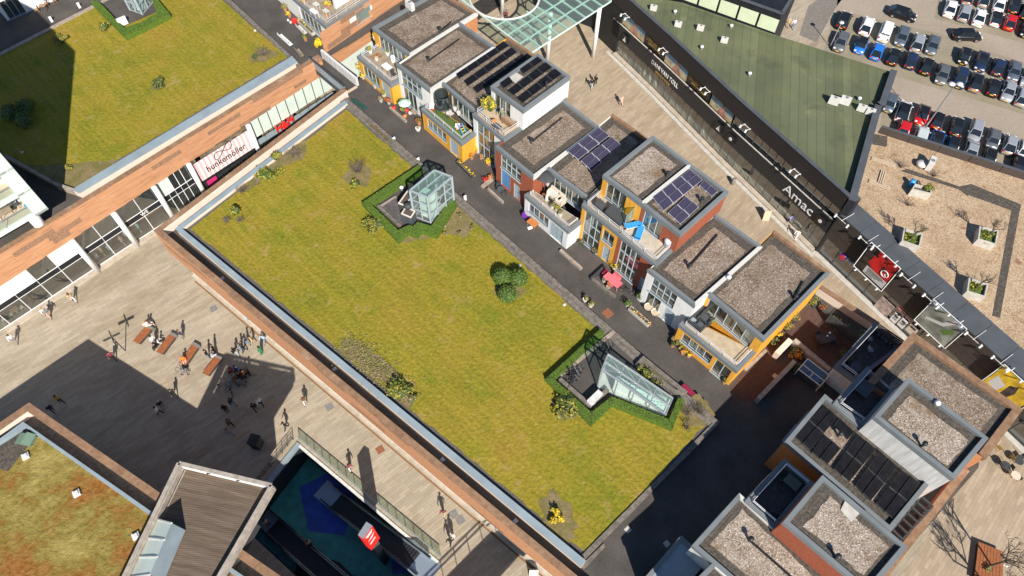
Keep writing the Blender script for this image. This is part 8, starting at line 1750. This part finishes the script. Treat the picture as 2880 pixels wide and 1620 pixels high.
# ================================================================== rooftop equipment
def ac(px, z, ang, label, s=1.0, grp=None):
    c = P(*px, z); T = thing('air_conditioner', label, 'air conditioner', c, group=grp); q = Matrix.Rotation(ang, 3, 'Z')
    MB().box(c + V((0, 0, .55 * s)), (1.15 * s, .5 * s, .95 * s), ang).build('casing', 'offwhite', T)
    MB().lathe(c + V((0, 0, 1.03 * s)), [(.2 * s, 0), (.2 * s, .01)], 14).build('fan', 'cover_grey', T)
    for sx in (-.4, .4): MB().box(c + q @ V((sx * s, 0, .04)), (.08, .6 * s, .1), ang).build('foot', 'charcoal', T)
lab = 'white air-conditioning unit with fan grille on the mossy roof'
for px in ((3, 1130, 785), (3, 1215, 785)): ac(px, 9.0, R(-25), 'large white air-conditioning unit of the pair on the mossy roof', 1.0, 'large air conditioners on the mossy roof')
for px in ((3, 1340, 838), (3, 1405, 865)): ac(px, 9.0, R(-25), 'white air-conditioning unit next to the mossy roof edge', 0.85, 'air conditioners at the mossy roof edge')
for px in (('g', 735, 160), ('g', 1105, 405), ('g', 1440, 460), ('g', 1800, 645)): ac(px, 9.0, R(-20), 'single white air-conditioning unit on the curved end of the mossy roof', .75, 'single air conditioners on the mossy roof')
ac(('o', 2410, 170), 13.65, TA, 'white air-conditioning unit on the gravel roof of the lane-side yellow house'); ac((3, 1850, 1265), 6.76, R(60), 'white upright cooling unit on the gravel roof', 1.2); 
c = P(3, 1790, 1255, 6.76); T = thing('roof_fan', 'round pale roof fan beside the upright cooling unit', 'roof fan', c); MB().lathe(c, [(.45, 0), (.5, .35), (.62, .4), (.5, .6), (.1, .7)], 16).build('housing', 'offwhite', T, smooth=True)
for px, z in ((('g', 1060, 210), 9.0), (('g', 1905, 425), 9.0), ((3, 140, 372), 9.0), ((3, 500, 572), 9.0), ((3, 1325, 760), 9.0), ((9, 1905, 158), 16.4), ((6, 340, 660), 13.62), (('c', 700, 505), LAWN + .4)): c = P(*px, z); tag(MB().lathe(c, [(.16, 0), (.16, .35), (.24, .38), (.2, .52), (.05, .58)], 12).build('roof_vent', 'white_paint', smooth=True), 'small white mushroom vent standing on a flat roof', 'vent', 'white mushroom roof vents')
def vent(px, z, line=None, label=''):
    c = P(*px, z); T = thing('roof_vent', label, 'vent', c); MB().tube(c, c + V((0, 0, .55)), .11, n=10).build('pipe', 'charcoal', T); MB().lathe(c + V((0, 0, .5)), [(.15, 0), (.2, .06), (.2, .2), (.06, .28)], 12).build('cap', 'black', T)
    if line: q = P(*line, z); MB().bar(c + V((0, 0, .12)), q + V((0, 0, .12)), .13, .1).build('cable_duct', 'black', T)
vent(('h', 115, 800), 13.65, ('h', 515, 515), 'black roof vent with a long cable duct on the white two-storey house'); vent(('h', 262, 415), 13.62, ('h', 415, 290), 'black roof vent with a short duct on the lane-side yellow house'); vent((2, 1432, 1080), 13.63, (2, 1665, 895), 'black roof vent with a long duct on the red brick house'); vent((2, 2455, 1335), 16.42, None, 'black roof vent alone on the orange-yellow tall house'); vent((6, 45, 575), 13.63, (6, 260, 328), 'black roof vent with a long duct on the white house with rattan chairs'); vent((6, 840, 810), 13.6, (6, 905, 680), 'black roof vent with a duct at the corner of the yellow end house'); vent((9, 1172, 392), 13.62, None, 'black roof vent between the big solar arrays'); vent((9, 1800, 470), 16.42, None, 'black roof vent on the mossy gravel roof'); vent((9, 1150, 1312), 16.42, None, 'black roof vent on the speckled gravel roof'); vent((9, 500, 1182), 13.63, (9, 860, 1500), 'black roof vent with a cable running over the pink gravel roof'); vent(('s', 2260, 190), 16.4, None, 'black roof vent beside the small solar array'); vent(('h', 1640, 1130), 16.42, None, 'black roof vent among the panels of the tallest white house')
q = [P(9, *p, 16.45) for p in ((1190, 950), (1225, 880), (1335, 975), (1270, 1045))]; tag(MB().prism(ccw(q), 16.43, 16.51).build('concrete_slab', 'concrete_pale'), 'pale concrete slab lying on the speckled gravel roof', 'slab')
q = [P('h', *p, 16.45) for p in ((1150, 1010), (1240, 930), (1340, 990), (1240, 1070))]; tag(MB().prism(ccw(q), 16.4, 16.46).build('concrete_slab', 'concrete_pale'), 'grey slab between the panels of the tallest white house', 'slab')
# sedum roof hatch, markers
c = P(7, 190, 415, 9.3); T = thing('roof_hatch', 'green metal ridge-roofed hatch on the sedum block', 'hatch', V((c.x, c.y, 8.87))); M('hatch_green', (.16, .24, .17), .5)
MB().box(V((c.x, c.y, 9.1)), (1.3, .9, .4), R(-10)).build('base', 'hatch_green', T)
for s in (-1, 1): MB().box(V((c.x + s * .33, c.y, 9.4)), (.75, 1.0, .06), rot=Matrix.Rotation(R(-10), 3, 'Z') @ Matrix.Rotation(R(20 * s), 3, 'Y')).build('lid', 'hatch_green', T)
for px in ((7, 198, 548), (7, 583, 828), (7, 1030, 1150)): c = P(*px, 8.86); tag(MB().box(c + V((0, 0, .1)), (.55, .55, .2), .6).box(c + V((0, 0, .24)), (.35, .35, .1), .6).build('roof_outlet', 'white_dirty'), 'white square outlet box on the sedum roof', 'outlet', 'outlet boxes on the sedum roof')
# ================================================================== gravel roof planters with bare trees
def tree(base, h, label, r=.07, spread=1.0, parent=None, seed=1, levels=4, leaves=None):
    rg = random.Random(seed); t = parent or thing('bare_tree', label, 'tree', base); tr, br = MB(), MB()
    def grow(p, d, L, rad, lv_, mb):
        q = p + d * L; mb.tube(p, q, rad, rad * .7, n=6 if lv_ == 0 else 4, cap=False)
        if lv_ >= levels: return
        for _ in range(rg.choice((3, 4)) if lv_ else 5):
            a = rg.random() * 6.28; k = rg.uniform(.35, .8) * spread; s = V((math.cos(a) * k, math.sin(a) * k, rg.uniform(.25, .8)))
            grow(lerp(p, q, rg.uniform(.55, 1)), (d * .5 + s).normalized(), L * rg.uniform(.5, .72), rad * .6, lv_ + 1, br)
    grow(V(base), V((rg.gauss(0, .05), rg.gauss(0, .05), 1)).normalized(), h * .42, r, 0, tr)
    tr.build('trunk', 'trunk', t); br.build('crown', 'twig', t); return t
for i, (qd, lab) in enumerate(((((905, 200), (1172, 285), (1125, 470), (872, 382)), 'beside the red billboard'), (((1960, 175), (2228, 235), (2190, 437), (1935, 357)), 'beside the gravel path bend'), (((1810, 890), (2082, 985), (2040, 1167), (1780, 1085)), 'above the photo poster'))):
    q = ccw([V((p.x, p.y, 0)) for p in PP(GR + 1.05, *[('m', *p) for p in qd])]); c = cen(q); T = thing('planter_box', 'square concrete planter with grass ' + lab, 'planter', V((c.x, c.y, GR))); i2 = inset(q, .14)
    for k in range(4): MB().prism(ccw([q[k], q[(k + 1) % 4], i2[(k + 1) % 4], i2[k]]), GR, GR + 1.05).build('side', 'concrete_pale', T)
    MB().poly([p + V((0, 0, GR + .75)) for p in i2]).build('turf', 'turf', T); mb = MB(); [mb.blob(lerp(lerp(i2[0], i2[1], rp_.random()), lerp(i2[3], i2[2], rp_.random()), rp_.random()) + V((0, 0, GR + .82)), (.25, .25, .15), 14, .12, mis=(0, 1), rng=rp_) for _ in range(14)]; mb.build('grass_tufts', [BX, Y], T)
    tree(V((c.x, c.y, GR + .74)), 3.6, 'leafless young tree in the concrete planter ' + lab, seed=i + 5)
q = ccw([V((p.x, p.y, 0)) for p in PP(GR + 1.05, (3, 1755, 1385), (3, 1880, 1418), (6, 1880, 15), (6, 1730, -20))]); c = cen(q); T = thing('planter_box', 'square concrete planter with a bright fern beside the pallets', 'planter', V((c.x, c.y, GR))); i2 = inset(q, .14)
for k in range(4): MB().prism(ccw([q[k], q[(k + 1) % 4], i2[(k + 1) % 4], i2[k]]), GR, GR + 1.05).build('side', 'concrete_pale', T)
MB().poly([p + V((0, 0, GR + .7)) for p in i2]).build('soil', 'soil', T); shrub((3, 1835, 1430), GR + .75, .6, .6, (Y, BX), 'bright yellow-green fern in the planter by the pallets', n=200)
for i, px in enumerate(((3, 1640, 1260), (3, 1890, 1330), (6, 2200, 700), (6, 1700, 100))): twiggy(px, GR, .8, .9, 'leafless grey shrub on the gravel roof', 30, grp='leafless shrubs on the gravel roof')
for i, (a, b) in enumerate((((3, 1420, 1210), (3, 1600, 1270)), ((3, 1400, 1380), (3, 1560, 1440)), ((3, 1500, 1290), (3, 1470, 1390)))):
    a, b = P(*a, GR), P(*b, GR); e = (b - a).normalized(); n_ = V((-e.y, e.x, 0)); T = thing('pallet', 'weathered wooden pallet lying on the gravel roof', 'pallet', cen([a, b]), group='pallets on the gravel roof')
    for k in range(3): MB().bar(a + n_ * k * .22 + V((0, 0, .14)), b + n_ * k * .22 + V((0, 0, .14)), .12, .04).build('plank', 'tan', T)
    for t_ in (.1, .5, .9): p = lerp(a, b, t_); MB().bar(p + V((0, 0, .06)), p + n_ * .5 + V((0, 0, .06)), .1, .12).build('bearer', 'woodfloor', T)
c = P(3, 1715, 1400, GR); T = thing('blue_barrel', 'blue plastic barrel beside the pallets', 'barrel', c); MB().lathe(c, [(.28, 0), (.32, .2), (.32, .7), (.26, .9)], 14).build('body', 'blue_plastic', T, smooth=True)
# tree in the round opening of the canopy
tree(P('h', 1370, 130), 6.5, 'leafless street tree growing through the round canopy opening', r=.12, spread=1.3, seed=21)
# ================================================================== south-east square
T = thing('timber_planter', 'reddish timber planter bench with a bare tree on the south-east square', 'planter', P(9, 2320, 1330)); q = ccw([V((p.x, p.y, 0)) for p in PP(.55, (9, 2235, 1190), (9, 2420, 1265), (9, 2420, 1480), (9, 2200, 1480))])
for i in range(8): MB().prism(ccw([lerp(q[0], q[1], i / 8), lerp(q[0], q[1], (i + .9) / 8), lerp(q[3], q[2], (i + .9) / 8), lerp(q[3], q[2], i / 8)]), .45, .55).build('plank', 'bench_wood', T)
MB().prism([lerp(cen(q), p, .94) for p in q], 0, .45).build('base', 'charcoal', T)
b0 = P(9, 2330, 1370, .55); tree(b0, 7.5, 'leafless tree rising from the timber planter', r=.1, spread=1.1, seed=33); tree(P(9, 2330, 1640), 8.0, 'leafless tree on the square beyond the timber planter', r=.12, spread=1.1, seed=35); shrub((9, 2310, 1400), .55, .45, .4, (D_, O), 'dry brown shrub at the foot of the planter tree', n=140); shrub((9, 2420, 1350), .1, .5, .6, ('offwhite', D_), 'pale flowering shrub beside the timber planter', n=160)
for i, (px, m_) in enumerate(((('p', 2420, 1400), 'cushion'), (('p', 2480, 1120), 'charcoal'), (('p', 2230, 1210), 'charcoal'))):
    c = P(*px, .73); c = V((c.x, c.y, 0)); T = thing('café_table' if False else 'cafe_table', ('pale' if i == 0 else 'dark') + ' round café table on the south-east square', 'table', c, group='café tables on the square'); MB().lathe(c, [(.45, .71), (.45, .74)], 18).build('table_top', m_, T); MB().tube(c, c + V((0, 0, .71)), .035, n=6).build('leg', 'charcoal', T)
for x, y, a_, m_ in ((2330, 1330, 0, 'cushion'), (2500, 1449, 120, 'cushion'), (2150, 1180, 40, 'charcoal'), (2300, 1260, 200, 'charcoal'), (2380, 1060, 10, 'gold'), (2530, 1050, 200, 'charcoal')): chair(('p', x, y), 0, R(a_), m_, {'cushion': 'pale', 'charcoal': 'dark', 'gold': 'golden'}[m_] + ' café chair on the south-east square', 'café chairs on the square')
chair(('p', 2110, 870), 0, R(30), 'gold', 'golden café chair standing apart by the brown parapet')
# kiosk-like glass front at the corner of the square
# ================================================================== shop interiors seen through the glass
for i, u in enumerate((-.6, 1.6, 3.9, 6.0)):
    c = at(u - 4.5, .03, 1.3); T = thing('cafe_table', 'small wooden café table behind the café windows', 'table', c, group='tables behind the café windows'); MB().box(c + V((0, 0, .72)), (.8, .6, .05), LA).build('table_top', 'wood', T); MB().tube(c, c + V((0, 0, .7)), .04, n=6).build('leg', 'white_paint', T)
    for s in (-1, 1): q_ = c + fd * s * .65; t_ = thing('chair', 'white café chair behind the café windows', 'chair', q_, group='chairs behind the café windows'); MB().box(q_ + V((0, 0, .45)), (.42, .42, .05), LA).build('seat', 'white_paint', t_); MB().box(q_ + fd * s * .2 + V((0, 0, .7)), (.04, .42, .4), LA).build('backrest', 'charcoal', t_); [MB().bar(q_ + fd * a_ * .18 + fn * b_ * .18, q_ + fd * a_ * .18 + fn * b_ * .18 + V((0, 0, .44)), .03, .03).build('leg', 'white_paint', t_) for a_ in (-1, 1) for b_ in (-1, 1)]
for i in range(9):
    u = cols[0] + .9 + i * .78; c = at(u, .03, 1.0 + (i % 2) * .35); cl = ('cloth_white', 'cloth_tan', 'cloth_pale blue', 'cloth_black', 'cloth_pink')[i % 5]
    o = MB().lathe(c, [(.12, 0), (.05, .06), (.05, .75), (.2, .8), (.17, 1.1), (.22, 1.42), (.08, 1.52), (.1, 1.65), (.03, 1.78)], 9).build('mannequin', cl, smooth=True); tag(o, 'dressed mannequin in the fashion shop window', 'mannequin', 'mannequins in the fashion shop window')
# ================================================================== balcony furniture on the tower
for px, m_, l_ in ((('f', 400, 1160), 'blue_plastic', 'blue folding chair'), (('f', 245, 1150), 'coping_dark', 'grey garden chair')): chair(px, 11.5, R(200), m_, l_ + ' on the lowest tower balcony')
table(('f', 60, 1260), 11.5, 1.3, .8, math.atan2(dv.y, dv.x), 'woodfloor', 'grey wooden table on the lowest tower balcony', n=4); boxplanter(('f', 180, 940), ('f', 280, 900), .5, 14.5, (O, Y), 'white trough with olive plants on the tower balcony', 'white', .35, .2)
